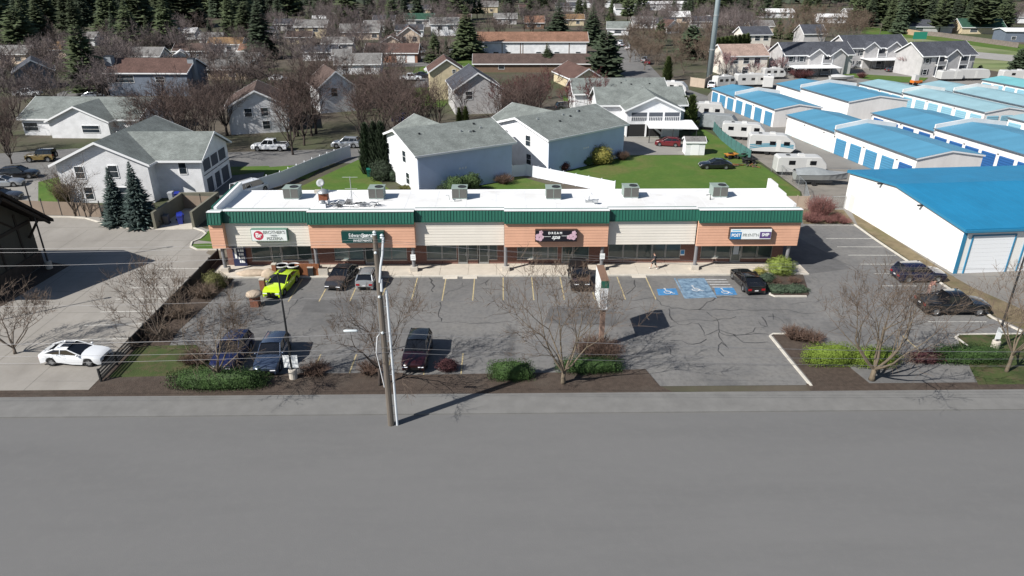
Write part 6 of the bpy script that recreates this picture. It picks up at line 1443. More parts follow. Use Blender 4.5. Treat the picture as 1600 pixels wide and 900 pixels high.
for (k,px,py,top,w,lab) in [
 ('blue',188,350,262,1.1,'blue grey spruce before left duplex gable, left of the pair'),('blue',223,352,253,1.1,'blue grey spruce before left duplex gable, right of the pair'),
 ('dome',142,148,36,1.25,'broad dark pine left of the slate blue house'),('spruce',207,78,-6,1.2,'tall green spruce with dark right side at upper left'),('dome',40,92,8,1.2,'large dark conifer near the upper left corner'),
 ('fir',412,92,-14,1.2,'tall dark conifer right of the golden roofed house'),('fir',609,57,14,1.2,'dark conifer between pinkish long house and green roofed house'),('fir',527,64,33,1.1,'small dark conifer right of cream two storey house'),
 ('spruce',680,98,44,1.25,'stout spruce on lawn left of long apartment house'),('fir',698,94,56,.9,'small dark fir beside the stout lawn spruce'),('spruce',730,92,2,1.25,'tall spruce at left end of the long apartment house'),
 ('fir',872,68,-6,1.4,'big dark conifer behind the long apartment house, left of two'),('fir',925,70,2,1.45,'big dark conifer behind the long apartment house, right of two'),('round',945,118,47,1.15,'dense dark round conifer beside the street'),
 ('spruce',855,110,66,1.5,'small bright spruce before the long apartment house'),('spruce',1040,42,6,1.0,'conifer right of the street beyond orange garage houses'),('pine',1030,72,26,1.0,'tall thin pine beside charcoal roofed house'),
 ('round',1078,92,38,1.2,'dense dark round evergreen left of steel tower'),('round',1590,114,74,1.1,'dense round dark tree at right edge above the trailers'),('round',1530,114,101,1.2,'small round green bush right of nearest grey apartments'),
 ('cedar',1042,127,88,1.25,'columnar evergreen pair at the street corner left of tower'),('cedar',912,172,126,1.0,'slim columnar evergreen at left end of hidden duplex'),('cedar',950,200,163,1.1,'small columnar evergreen before balcony house left corner'),
 ('cedar',1067,200,150,1.25,'columnar evergreen right of the balcony house, left of two'),('cedar',1077,203,148,1.35,'columnar evergreen right of the balcony house, right of two'),('cedar',718,196,168,1.2,'columnar evergreen behind middle house ridge, left of two'),('cedar',728,196,166,1.2,'columnar evergreen behind middle house ridge, right of two'),
 ('cedar',783,196,178,1.4,'columnar evergreen between middle and right duplex roofs'),('cedard',575,272,192,.85,'tall columnar evergreen left of middle house, leftmost of three'),('cedard',589,274,190,.85,'tall columnar evergreen left of middle house, centre of three'),('cedard',600,278,190,.85,'tall columnar evergreen left of middle house, rightmost of three'),
 ('cedard',815,248,225,1.3,'dark cone shrub at the left wall of third duplex'),('spruce',928,178,140,1.6,'grey green young conifer before hidden duplex left end'),('spruce',1215,60,24,1.2,'dark spruce right of the cream blocks, left of three'),('spruce',1235,62,30,1.3,'dark spruce right of the cream blocks, middle of three'),('spruce',1255,60,25,1.2,'dark spruce right of the cream blocks, right of three'),
 ('cedar',1050,160,140,.8,'thin young evergreen by the lane camper')]:
    b,H=byrow(px,py,top); put(k,lab,b,H,None,wide=w*(1.5 if k in ('fir','spruce','dome') and py<112 else 1))
for i in range(9): 
    b,H=byrow(1112+i*6.5,100-i*1.2,60-i*1.0); put('cedar','columnar evergreen in the tall hedge row behind the steel tower',b,max(4,H),'evergreen hedge row behind tower',wide=1.2)
# leafless masses: (kind, x range, base y range, count, height range, label, group)
RG=[('red',(255,640),(200,250),27,(8.5,12),'leafless red brown tree along the street behind the strip mall lawns','red brown street trees'),
 ('red',(300,620),(150,185),14,(7,10),'leafless red brown tree among the houses left of centre','red brown trees among houses'),
 ('red',(640,860),(188,212),17,(7.5,10.5),'leafless red brown tree behind the two middle duplex houses','bare trees behind duplexes'),
 ('maroon',(770,930),(150,190),9,(6,8),'leafless maroon tree near the cream garage','maroon trees near garage'),
 ('red',(-30,250),(205,262),15,(5,8.5),'leafless brown tree around the wide white garage house','bare trees around garage house'),
 ('mauve',(-30,220),(70,185),40,(6,10),'leafless mauve grey tree at the left among the houses','mauve trees at left'),
 ('mauve',(150,640),(56,118),52,(6,10),'leafless mauve tree among the upper left houses','mauve trees upper left'),
 ('mauve',(420,940),(16,58),50,(8,13),'leafless pinkish grey tree in the far upper middle','far leafless trees upper middle'),
 ('tan',(984,1030),(58,112),15,(6,9),'leafless brown tree along the right kerb of the street','bare trees on street kerb'),
 ('tan',(1036,1112),(66,130),14,(6,8.5),'leafless grey tree left of the steel tower','bare trees by tower'),
 ('pink',(1120,1250),(100,122),10,(4.5,7),'leafless pinkish tree before cream and grey apartments','pink budding trees'),
 ('tan',(1215,1360),(40,76),16,(8,13),'leafless tan tree in the thicket behind grey apartment blocks','tan thicket trees'),
 ('mauve',(1380,1640),(16,46),18,(7,11),'leafless greyish tree among far houses at upper right','far bare trees upper right'),
 ('pink',(1400,1480),(105,118),3,(4,5.5),'small pinkish leafless tree behind nearest grey apartments','pink saplings at right'),
 ('mauve',(985,1190),(14,60),34,(7,12),'leafless mauve tree beyond the top of the street','far bare trees at top')]
for k,xr,yr,n,hr,lab,gp in RG:
    for i in range(n):
        px=random.uniform(*xr); py=random.uniform(*yr)
        if 940<px<975 and 60<py<140: px-=40
        if 362<px<446 and 195<py<252: px=random.choice((random.uniform(330,358),random.uniform(450,480)))
        if 498<px<552 and 172<py<252: px=random.choice((random.uniform(470,495),random.uniform(556,590)))
        if 170<px<292 and 150<py<190: py-=40
        if 30<px<200 and 205<py<262: px=random.choice((random.uniform(-10,28),random.uniform(205,250)))
        put(k,lab,G(px,py),random.uniform(*hr),gp)
CG=[('fir',(-60,440),(10,44),95,(15,26),'conifer in the dense wood along the upper left skyline','dense wood upper left'),
 ('spruce',(-40,420),(44,74),22,(12,21),'conifer standing before the upper left wood','conifers before upper left wood'),
 ('fir',(430,740),(8,42),38,(12,22),'conifer scattered among far houses at top middle','far conifers top middle'),
 ('pine',(700,1000),(8,36),24,(13,20),'conifer scattered among far buildings at top centre','far pines top centre'),
 ('pine',(1330,1570),(20,50),60,(13,22),'conifer in the dark wood beyond the meadow at upper right','pine wood upper right'),
 ('fir',(1370,1530),(44,53),12,(14,22),'conifer at the meadow edge of upper right wood','firs at meadow edge'),
 ('pine',(1000,1360),(8,34),38,(11,18),'conifer scattered beyond the tan thicket at top right','far pines top right')]
for k,xr,yr,n,hr,lab,gp in CG:
    for i in range(n):
        kk=k if random.random()<.5 else random.choice(('fir','spruce','dome','pine'))
        put(kk,lab,G(random.uniform(*xr),random.uniform(*yr)),random.uniform(hr[0]*.8,hr[1]),gp,name='conifer_tree',wide=random.uniform(1.0,1.7))
# far-off wood beyond: one mass
fm=MB(); rg=random.Random(5)
for i in range(5200):
    x=rg.uniform(-900,900); y=rg.uniform(560,1150); h=rg.uniform(12,22); r=rg.uniform(3,5.5); n=5; a0=rg.uniform(0,6)
    ring=[(x+r*math.cos(a0+k*1.2566)*rg.uniform(.8,1.2),y+r*math.sin(a0+k*1.2566)*rg.uniform(.8,1.2),rg.uniform(0,3)) for k in range(n)]
    mid=[(x+r*.7*math.cos(a0+.6+k*1.2566)*rg.uniform(.8,1.2),y+r*.7*math.sin(a0+.6+k*1.2566)*rg.uniform(.8,1.2),h*rg.uniform(.4,.6)) for k in range(n)]
    o=len(fm.v); fm.v+=ring+mid+[(x,y,h)]
    for k in range(n): fm.f+= [(o+k,o+(k+1)%n,o+n+k),(o+(k+1)%n,o+n+(k+1)%n,o+n+k),(o+n+k,o+n+(k+1)%n,o+2*n)]
o=fm.build('far_woodland',mat('far_wood_green',(.045,.06,.04),.95,var=.5,vs_=.05)); o['kind']='stuff'
# thicket of lesser leafless trees between the far houses, too many to count: one mass
lite=[]
for k in range(4):
    a,b=bare(300+k,8,.9,1.0,5,2,.14,3,.04,0,7); lite.append((a.v,a.f,b.v,b.f))
tb=MB(); tm2=MB(); rg=random.Random(8)
for (xr,yr,n) in (((-900,-60),(50,250),110),((1660,2200),(60,150),30),((-60,430),(44,150),120),((430,760),(24,108),95),((760,960),(14,60),45),((985,1240),(12,70),60),((1240,1640),(14,40),40),((240,640),(120,200),80)):
    for i in range(n):
        px=rg.uniform(*xr); py=rg.uniform(*yr)
        if 935<px<985 and py>58: continue
        if 362<px<446 and py>190 or 495<px<552 and py>160 or 165<px<295 and py>140: continue
        x,y=G(px,py); sc_=rg.uniform(.55,1.15); an=rg.uniform(0,6.28); c=math.cos(an)*sc_; s_=math.sin(an)*sc_
        va,fa,vb,fb=lite[rg.randint(0,3)]
        tm2.add([(x+p[0]*c-p[1]*s_,y+p[0]*s_+p[1]*c,p[2]*sc_) for p in va],fa); tb.add([(x+p[0]*c-p[1]*s_,y+p[0]*s_+p[1]*c,p[2]*sc_) for p in vb],fb)
th=tb.build('leafless_thicket',mat('thicket_twigs',(.128,.098,.088),.9,var=.35,vs_=.05)); th['kind']='stuff'
t2=tm2.build('thicket_stems',BARKD); t2['kind']='stuff'
# ---- shrubs
def leafy(seed,rx,ry,rz,n,s,box=False,core=True):
    rg=random.Random(seed); mb=MB()
    def surf(v,k):
        if box: 
            m=(abs(v.x)**4+abs(v.y)**4+abs(v.z)**4)**.25; v=v/m
        q=1+(.14 if box else .38)*noise.noise(v*2.1+Vector((seed,0,0)))+(.05 if box else .16)*noise.noise(v*5.3+Vector((seed,9,0)))
        return Vector((v.x*rx*k*q,v.y*ry*k*q,rz*.8+v.z*rz*k*q))
    if core:
        nn=10;o=len(mb.v)
        for i in range(7):
            th=math.pi*i/6
            for k in range(nn):
                ph=2*math.pi*k/nn; p=surf(Vector((math.sin(th)*math.cos(ph)+1e-4,math.sin(th)*math.sin(ph),math.cos(th))),.84); mb.v.append((p.x,p.y,max(.02,p.z)))
        for i in range(6):
            for k in range(nn): mb.f.append((o+i*nn+k,o+i*nn+(k+1)%nn,o+(i+1)*nn+(k+1)%nn,o+(i+1)*nn+k))
    s*=.72; n=int(n*2.3)
    for i in range(n):
        v=rv3(rg); p=surf(v,rg.uniform(.78,1.12))
        if p.z<.03: p.z=rg.uniform(.03,.2)
        a=(v+rv3(rg)*.9).normalized(); t=a.cross(rv3(rg)).normalized()*s*rg.uniform(.6,1.3); b=a.cross(t).normalized()*s*rg.uniform(.35,.8)
        mb.add([p-t,p+b,p+t,p-b],[(0,1,2,3)])
    return mb
def twiggy(seed,r,h,n,w=.02):
    rg=random.Random(seed); mb=MB()
    for i in range(n):
        a=rg.uniform(0,6.28); q=rg.random()**.5; p0=Vector((math.cos(a)*r*.35*q,math.sin(a)*r*.35*q,0)); p2=Vector((math.cos(a)*r*q,math.sin(a)*r*q,h*rg.uniform(.5,1)*(1-.35*q*q))); p1=p0.lerp(p2,.5)+Vector((0,0,h*.15))+rv3(rg)*.06
        mb.tube([p0,p1,p2],[w,w*.8,w*.3],3,False)
        for k in range(3): b=p1.lerp(p2,rg.random()); e=b+(rv3(rg)+Vector((0,0,.5)))*r*.28; s=rv3(rg)*w*.8; mb.add([b-s,b+s,e],[(0,1,2)])
    return mb
HGR=mat('hedge_green',(.035,.075,.014),.8,var=.5,vs_=2.2); HGY=mat('hedge_yellow_green',(.13,.19,.02),.8,var=.4,vs_=2.0); OLV=mat('olive_shrub',(.1,.1,.03),.85,var=.4,vs_=2); YFL=mat('yellow_blossom',(.3,.24,.04),.8,var=.4,vs_=2.5,hue=(.2,.2,.05)); JUN=mat('juniper_grey_green',(.055,.085,.05),.85,var=.45,vs_=1.8); RDT=mat('rusty_twigs',(.12,.075,.055),.9,var=.3,vs_=2); MRN=mat('maroon_leaf',(.065,.02,.022),.85,var=.4,vs_=2); REDT=mat('red_dogwood_twigs',(.2,.09,.08),.85,var=.3,vs_=1.5); GRN=mat('shrub_green',(.05,.09,.025),.8,var=.5,vs_=2); DKG=mat('dark_shrub_green',(.025,.04,.02),.85,var=.4,vs_=2)
SEED=[400]
def shrub(label,px,py,rx,ry,rz,m,n=900,s=.07,box=False,name='shrub',dz=.05,xy=None):
    SEED[0]+=1; x,y=xy or G(px,py); o=leafy(SEED[0],rx,ry,rz,n,s,box).build(name,m,None,False,(x,y,dz)); return tag(o,label,'hedge' if name=='hedge' else 'shrub')
def twigs(label,px,py,r,h,m,n=160,w=.02,xy=None,grp=None):
    SEED[0]+=1; x,y=xy or G(px,py); o=twiggy(SEED[0],r,h,n,w).build('twiggy_shrub',m,None,False,(x,y,.05)); return tag(o,label,'shrub',grp)
shrub('clipped dark green hedge in front of the blue grey SUV at lower left',0,0,3.3,.8,.75,HGR,3600,.07,True,'hedge',xy=(-20.4,43.3))
shrub('rounded dark green hedge clump left of the tall pylon sign tree',0,0,1.6,.75,.72,HGR,2000,.065,True,'hedge',xy=(.55,44.2))
shrub('green hedge at the foot of the tall pylon sign',0,0,2.3,.8,.5,HGR,2200,.07,True,'hedge',xy=(6.4,45.2))
shrub('bright yellow green hedge on driveway island, left part',0,0,1.9,.8,.85,HGY,2400,.065,True,'hedge',xy=(24.7,45.9))
shrub('yellow green hedge on driveway island, right part behind tree',0,0,1.7,.8,.75,HGY,2200,.065,True,'hedge',xy=(28.0,45.7))
shrub('long clipped green hedge at the lower right by lamp post',0,0,2.6,.9,.62,HGR,2800,.07,True,'hedge',xy=(35.6,46.2))
shrub('maroon shrub between the two clipped hedges at lower right',0,0,1.4,.7,.5,MRN,1100,.07,xy=(32.2,46.1))
twigs('rusty twiggy shrub at the kerb of the driveway island, left one',1240,530,1.2,1.2,RDT,200); twigs('rusty twiggy shrub at the kerb of the driveway island, right one',1268,534,1.2,.9,RDT,200)
twigs('large rusty twiggy shrub around the foot of the pylon sign',0,0,2.2,1.1,RDT,420,xy=(7.3,47.4))
twigs('low brown twiggy shrub right of the lamp post sign',0,0,1.3,.7,RDT,220,xy=(-14.0,45.1)); shrub('low maroon shrub right of the maroon SUV',0,0,.85,.6,.5,MRN,700,.06,xy=(-4.2,45.3)); twigs('brown twiggy shrub beside the utility pole foot',0,0,1.2,.9,RDT,180,xy=(-9.9,45.0))
twigs('rusty shrub behind the left blue SUV at lot edge',0,0,1.4,.9,RDT,240,xy=(-23.4,46.7))
shrub('lime green weeping shrub on the planted island by black coupe',1218,428,1.35,1.1,.95,mat('lime_shrub',(.17,.22,.04),.8,var=.5,vs_=2.2),1900,.07); shrub('small yellow flowering shrub beside black coupe on island',1186,432,.7,.6,.5,YFL,900,.05)
shrub('grey green spreading juniper along the island kerb, left part',1212,455,1.1,.8,.25,JUN,1400,.08); shrub('grey green spreading juniper along the island kerb, right part',1240,455,1.2,.8,.25,JUN,1500,.08)
twigs('rusty low shrub on island below lime shrub, left one',1212,442,.6,.45,RDT,120); twigs('rusty low shrub on island below lime shrub, right one',1240,442,.75,.5,RDT,140); shrub('tall grey green shrub beside yellow one on island',1197,440,.7,.6,.45,JUN,700,.07)
twigs('big red twigged shrub behind the strip mall right end',1279,340,2.0,2.9,REDT,420,.02); twigs('lower red twigged shrub at its left foot',1268,347,1.5,1.2,REDT,300); twigs('low red twigged shrub at right by warehouse wall, left one',1295,348,1.0,.8,REDT,180); twigs('low red twigged shrub at right by warehouse wall, middle one',1307,345,1.0,1.0,REDT,180); twigs('low red twigged shrub at right by warehouse wall, right one',1317,349,1.0,.7,REDT,180)
shrub('olive clipped shrub in pale planter at the patio left end',0,0,1.1,.8,.9,OLV,1700,.06,xy=(-26.9,60.4))
shrub('leafy evergreen shrub before the blue wall of middle house, left part',713,303,1.5,1.2,1.3,GRN,1500,.11); shrub('leafy evergreen shrub before the blue wall of middle house, right part',737,298,1.3,1.1,1.3,GRN,1400,.11); shrub('dark round maroon shrub at near corner of middle house',690,304,.7,.7,.7,DKG,600,.08)
twigs('pinkish brown twiggy shrub at right end of middle house wall',787,287,1.6,1.4,RDT,260)
shrub('big yellow flowering shrub before the third duplex blue wall',937,256,2.0,1.6,1.5,YFL,2000,.1); shrub('green shrub at left of the big yellow flowering shrub',915,258,1.2,1.0,.8,GRN,900,.09); twigs('pinkish twiggy shrub right of the big yellow shrub',972,250,1.3,1.5,RDT,260); shrub('dark maroon round shrub at near corner of third duplex',877,267,1.2,1.0,.75,MRN,1000,.08)
shrub('dark evergreen shrub below the columnar evergreens at middle house',597,282,1.6,1.2,1.5,DKG,1600,.12); shrub('grey green shrub at left wall foot of middle house',615,283,.8,.7,.9,JUN,700,.09)
shrub('low dark shrub on grey green bed left of middle house corner',634,297,1.0,.6,.35,OLV,500,.08)
twigs('tall tan twiggy shrub at left corner of left duplex',102,318,1.7,3.4,mat('tan_green_twigs',(.17,.14,.07),.9,var=.3,vs_=2),420,.018)
for i,(px,py) in enumerate(((180,350),(196,352),(210,354),(236,347))): shrub(('small tan green shrub in mulch bed, leftmost','small tan green shrub in mulch bed, second from left','small tan green shrub in mulch bed, third from left','small tan green shrub in mulch bed, nearest enclosure')[i],px,py,.5,.4,.3,OLV,260,.06)
twigs('bare tangle of twigs on dark bank left of patio, upper',0,0,1.5,1.2,TWIGT,260,.016,xy=(-27.3,58.5)); twigs('bare tangle of twigs on dark bank left of patio, lower',0,0,1.5,1.2,TWIGT,260,.016,xy=(-27.9,54.5)); twigs('bare tangle of twigs on dark bank near the white coupe',0,0,1.3,1.0,TWIG,220,.016,xy=(-28.0,50.8))
twigs('thicket of bare twigs before grey apartment carport',1250,122,3.5,2.5,TWIGM,300,.03); twigs('thicket of red twigs beside storage lane boat',1346,122,1.5,1.6,TWIGM,160,.03)
# grass blades on the two near lawns so that their edges are not knife-sharp
# ================= POLES, WIRES, SIGN, PEOPLE =================
def lamp(label,x,y,H,head,sign=None,base=True,armdir=0):
    t=thing('lamp_post',label,'lamp post',(x,y,.05))
    if base: MB().lathe([(.3,0),(.3,.75),(.26,.8)],14).build('concrete_base',CONC,t)
    MB().tube([(0,0,.7),(0,0,H)],[.09,.06],8).build('pole',DARKM,t)
    for a in head:
        c,s=math.cos(a),math.sin(a)
        MB().tube([(0,0,H-.05),(c*.35,s*.35,H-.02)],.035,5).build('arm',DARKM,t)
        MB().box(.25,.72,-.13,.13,H-.08,H+.03).xf(Matrix.Rotation(a,4,'Z')).build('lamp_head',DARKM,t)
    if sign:
        for x_ in sign: MB().box(x_-.22,x_+.22,-.14,-.1,1.0,2.0).build('notice',SWL,t)
    return t
x,y=G(459,592); lamp('dark lamp post with two white notices at lower left of lot',x,y,8.4,(R(250),R(70)),(-.3,.3))
x,y=G(1553,547); t=lamp('dark lamp post on round concrete base at the right lawn',x,y,8.9,(R(0),),(-.1,))
x,y=G(78,420); lamp('dark lamp post beside the timbered lodge',x,y,8.9,(R(20),))
lamp('dark lamp post standing in the pale concrete lot just beyond the left edge',-45.4,52.5,8.9,(R(20),))
# utility pole
PW=mat('weathered_pole_wood',(.14,.12,.1),.95,var=.3,vs_=2,stretch=(6,6,.35)); WIRE=mat('grey_wire',(.2,.2,.21),.5,metal=.3); WIREL=mat('black_cable',(.05,.05,.055),.6); PORC=mat('insulator',(.55,.6,.62),.3); CONDU=mat('pale_conduit',(.62,.66,.7),.45)
UX,UY=-7.43,38.5
t=thing('utility_pole','tall weathered wooden utility pole with pale conduit in the middle','utility pole',(UX,UY,0))
MB().tube([(0,0,-.1),(0,0,7),(0,0,13.3)],[.21,.18,.14],10).build('pole',PW,t)
MB().tube([(.42,-.05,0),(.42,-.05,9.8)],.075,8).build('conduit',CONDU,t)
MB().tube([(.1,-.2,10.4),(.22,-.16,11.4),(.38,-.1,12.2),(.5,-.1,13.2)],.07,7).build('riser',CONDU,t)
MB().tube([(.16,-.16,9.8),(.2,-.16,10.6)],.08,7).build('riser_cover',CONDU,t)
for x_,z in ((0,13.3),(.42,13.1)): MB().lathe([(.05,z),(.13,z+.08),(.07,z+.14),(.12,z+.22),(.05,z+.3)],10,(x_,-.05)).build('insulator',PORC,t)
for z in (12.3,9.45,7.0): MB().lathe([(.05,z-.08),(.1,z),(.05,z+.08)],8,(.0,-.22)).build('insulator',PORC,t)
MB().tube([(0,0,7.2),(-.35,-.2,6.7),(-.5,-.2,5.6),(-.35,-.15,4.4),(-.2,-.1,3)],.03,5).build('drop_cable',TRIM,t)
MB().tube([(-.19,-.02,3),(-.19,-.02,9)],.03,5).build('ground_wire',STEEL,t)
for k in range(4): MB().box(.1,.42,-.07,-.03,1.5+k*2.4,1.56+k*2.4).build('bracket',STEEL,t)
def wire(label,pts,r=.012,m=WIRE,sag=.6,mid=12):
    P=[]
    for a,b,s in zip(pts,pts[1:],sag if isinstance(sag,(list,tuple)) else [sag]*(len(pts)-1)):
        for k in range(mid):
            f=k/mid; P.append((a[0]+(b[0]-a[0])*f,a[1]+(b[1]-a[1])*f,a[2]+(b[2]-a[2])*f-4*s*f*(1-f)))
    P.append(pts[-1])
    o=MB().tube(P,r,5).build('overhead_wire',m); return tag(o,label,'power line')
XL,XR=-58,52
def lvl(px,py,Y=UY): x,z=gw(px,py,Y); return z
for (yl,yp,yr,lab,r,m) in [
 (388,372,432,'topmost pale overhead wire leading to the pole tip',.007,WIRE),
 (394,376,419,'second pale overhead wire just under the topmost one',.007,WIRE),
 (415,388,421,'third pale overhead wire crossing before the shop signs',.007,WIRE),
 (478,459,503,'pale overhead wire crossing the middle of parking lot',.007,WIRE),
 (537,517,549,'pale thick overhead cable with splice above the front cars',.013,WIRE),
 (556,541,560,'grey overhead cable just below the spliced cable',.009,WIRE),
 (567,548,571,'lowest grey overhead cable along the front edge',.009,WIRE)]:
    xl,zl=gw(0,yl,UY); xr,zr=gw(1600,yr,UY); zp=lvl(592,yp)
    # straight continuation beyond the frame on both sides
    pl=(UX+(xl-UX)*1.6,UY,zl+.2); pr=(UX+(xr-UX)*1.6,UY,zr+.2)
    sl=max(.05,((zp+(pl[2]-zp)*.625)-zl)/(4*.625*.375)); sr=max(.05,((zp+(pr[2]-zp)*.625)-zr)/(4*.625*.375))
    sl=min(sl,1.2); sr=min(sr,1.2)
    wire(lab,[pl,(UX,UY-.2,zp),pr],r,m,[sl,sr])
x,z=gw(548,517,UY); o=MB().lathe([(.04,-.45),(.09,-.35),(.09,.35),(.04,.45)],8).rot('Y',90).build('cable_splice',PORC,None,True,(x,UY,z)); tag(o,'pale splice case clipped on the thick overhead cable left of pole','cable splice')
# pylon sign
t=thing('pylon_sign','tall white shop pylon sign with green band on brown post','pylon sign',(7.72,48.35,0))
MB().box(-.18,.18,.1,.5,0,3.42).build('post',mat('brown_post',(.27,.18,.14),.8,var=.2,vs_=2),t)
MB().box(-.3,.3,0,3.1,3.4,5.9).build('cabinet',mat('cabinet_brown',(.2,.12,.08),.7),t)
for s in (-1,1): MB().box(s*.3-.012,s*.3+.014,.08,3.02,3.45,5.85).build('sign_face',SW,t)
MB().box(-.27,.27,-.02,.0,3.45,5.3).build('end_panel',WHITE,t); MB().box(-.3,.3,-.03,.0,5.3,5.88).build('green_band',GREEN,t)
for z in (4.0,4.6,5.2):
    MB().box(-.325,-.313,.08,3.02,z,z+.03).build('panel_divider',SGR,t)
# steel tower
x,y=G(1107,130); t=thing('steel_tower','tall pale grey steel monopole tower rising out of the picture','tower',(x,y,0))
MB().tube([(0,0,0),(0,0,40)],[.74,.5],14).build('shaft',mat('grey_green_steel',(.3,.36,.38),.5,metal=.2),t,True)
MB().lathe([(1.4,0),(1.4,.4),(1.1,.5)],14).build('base_plinth',CONC,t)
for z in (8,16,24,32): MB().lathe([(.75-z*.006,z),(.82-z*.006,z+.05),(.82-z*.006,z+.3),(.75-z*.006,z+.35)],14).build('flange',STEEL,t)
MB().tube([(-.76,-.1,1),(-.53,-.1,38)],.07,5).build('cable_run',DARKM,t)
# far lamp / utility posts
for i,(px,py,H,lab) in enumerate(((303,112,8,'wooden utility post among houses left of centre'),(1372,66,7,'slim post at the country road by meadow'),(1475,118,5,'thin pale post right of nearest grey apartments'),(1160,60,8,'slim street lamp behind cream blocks'))):
    x,y=G(px,py); t=thing('utility_post',lab,'post',(x,y,0)); MB().tube([(0,0,0),(0,0,H)],[.14,.1],6).build('post',PW,t); MB().box(-.8,.8,-.06,.06,H-.8,H-.65).build('cross_arm',PW,t)
t=thing('road_sign','green road sign panel on the meadow at upper right','road sign',(*G(1435,68),0))
MB().box(-2.6,2.6,-.05,.05,1.6,4.2).build('panel',mat('road_sign_green',(.02,.2,.14),.5),t)
for x_ in (-1.6,1.6): MB().box(x_-.07,x_+.07,.05,.15,0,4.0).build('post',STEEL,t)
# people
SKIN=mat('skin',(.45,.27,.2),.6); HAIR=mat('dark_hair',(.03,.02,.015),.8)
def person(label,loc,rz,J,shirt,trous,shoes,hairm=HAIR,sleeve=.55,shorts=False):
    t=thing('person',label,'person',loc,rz)
    V=[];E=[];Rd=[]
    def v(p,r): V.append(p); Rd.append(r); return len(V)-1
    pel=v(J['pel'],.135); wa=v(J['waist'],.125); ch=v(J['chest'],.155); nk=v(J['neck'],.062); hd=v(J['head'],.092); hp=v(J['crown'],.085)
    E+= [(pel,wa),(wa,ch),(ch,nk),(nk,hd),(hd,hp)]
    for s in ('l','r'):
        a=v(J['sh'+s],.065); b=v(J['el'+s],.045); c=v(J['wr'+s],.03); h=v(J['ha'+s],.038); E+= [(ch,a),(a,b),(b,c),(c,h)]
        d=Vector(J['ha'+s])-Vector(J['wr'+s]); d.normalize(); sd=d.cross(Vector((1,0,0))); sd=sd.normalized() if sd.length>.1 else Vector((0,1,0))
        for k in range(4): f=v(tuple(Vector(J['ha'+s])+d*.085*(1-.12*abs(k-1.3))+sd*.02*(k-1.5)),.009); E.append((h,f))
        f=v(tuple(Vector(J['wr'+s])+d*.06+sd*.055),.011); E.append((c,f))
        a=v(J['hi'+s],.092); b=v(J['kn'+s],.06); c=v(J['an'+s],.042); h=v(J['to'+s],.038); E+= [(pel,a),(a,b),(b,c),(c,h)]
    me=bpy.data.meshes.new('body'); me.from_pydata(V,E,[]); o=bpy.data.objects.new('body',me); col.objects.link(o)
    sk=o.modifiers.new('s','SKIN'); 
    for i,d in enumerate(me.skin_vertices[0].data): d.radius=(Rd[i],Rd[i]); d.use_root=(i==0)
    su=o.modifiers.new('u','SUBSURF'); su.levels=1
    dg=bpy.context.evaluated_depsgraph_get(); m2=bpy.data.meshes.new_from_object(o.evaluated_get(dg)); o.modifiers.clear(); o.data=m2; m2.materials.clear(); m2.materials.append(SKIN); o.parent=t
    V3=Vector
    def cl(name,chains,m):
        mb=MB()
        for pts,rs in chains: mb.tube([J[p] if isinstance(p,str) else p for p in pts],rs,10)
        mb.build(name,m,t,True)
    mid=lambda a,b,f:tuple(V3(J[a]).lerp(V3(J[b]),f))
    cl('shirt',[(['pel','waist','chest',mid('chest','neck',.75)],[.17,.155,.185,.09])]+[(['chest','sh'+s,mid('sh'+s,'el'+s,1.0 if sleeve>.9 else sleeve*1.6 if sleeve<.6 else 1)],[.12,.085,.07]) for s in 'lr']+([([f'el{s}',f'wr{s}'],[.066,.045]) for s in 'lr'] if sleeve>.9 else []),shirt)
    cl('trousers',[([mid('pel','waist',.3),'pel'],[.168,.172])]+[(['pel','hi'+s,'kn'+s]+([] if shorts else ['an'+s]),[.13,.115,.085]+([] if shorts else [.065])) for s in 'lr'],trous)
    cl('shoes',[(['an'+s,mid('an'+s,'to'+s,.5),'to'+s],[.055,.06,.05]) for s in 'lr'],shoes)
    H_=V3(J['crown']); mb=MB(); n=10; o0=len(mb.v)
    for i in range(6):
        th=math.pi*.55*i/5
        for k in range(n):
            ph=2*math.pi*k/n; mb.v.append((H_.x+math.sin(th)*math.cos(ph)*.102-.01,H_.y+math.sin(th)*math.sin(ph)*.098,H_.z+.0+math.cos(th)*.105))
    for i in range(5):
        for k in range(n): mb.f.append((o0+i*n+k,o0+(i+1)*n+k,o0+(i+1)*n+(k+1)%n,o0+i*n+(k+1)%n))
    mb.build('hair',hairm,t,True)
    hd_=V3(J['head'])
    MB().tube([tuple(hd_+V3((.085,0,.02))),tuple(hd_+V3((.115,0,-.01)))],[.012,.018],6).build('nose',SKIN,t)
    for s in (-1,1): MB().box(-.004,.006,-.012,.012,-.006,.006).mv(*(hd_+V3((.088,s*.032,.045)))).build('eye',HAIR,t); MB().tube([tuple(hd_+V3((0,s*.09,.03))),tuple(hd_+V3((0,s*.1,-.01)))],[.018,.014],6).build('ear',SKIN,t)
    MB().box(-.004,.006,-.025,.025,-.005,.005).mv(*(hd_+V3((.088,0,-.045)))).build('mouth',mat('lip',(.3,.11,.09),.6),t)
    return t
WALKP=dict(pel=(0,0,.95),waist=(.01,0,1.1),chest=(.03,0,1.32),neck=(.05,0,1.5),head=(.08,0,1.6),crown=(.08,0,1.68),
 shl=(.03,.19,1.42),ell=(.14,.24,1.18),wrl=(.3,.2,1.0),hal=(.36,.19,.95),shr=(.03,-.19,1.42),elr=(-.14,-.24,1.16),wrr=(-.2,-.22,.92),har=(-.2,-.22,.83),
 hil=(0,.1,.9),knl=(-.08,.1,.5),anl=(-.34,.1,.14),tol=(-.2,.1,.06),hir=(0,-.1,.9),knr=(.22,-.1,.52),anr=(.32,-.1,.1),tor=(.5,-.1,.07))
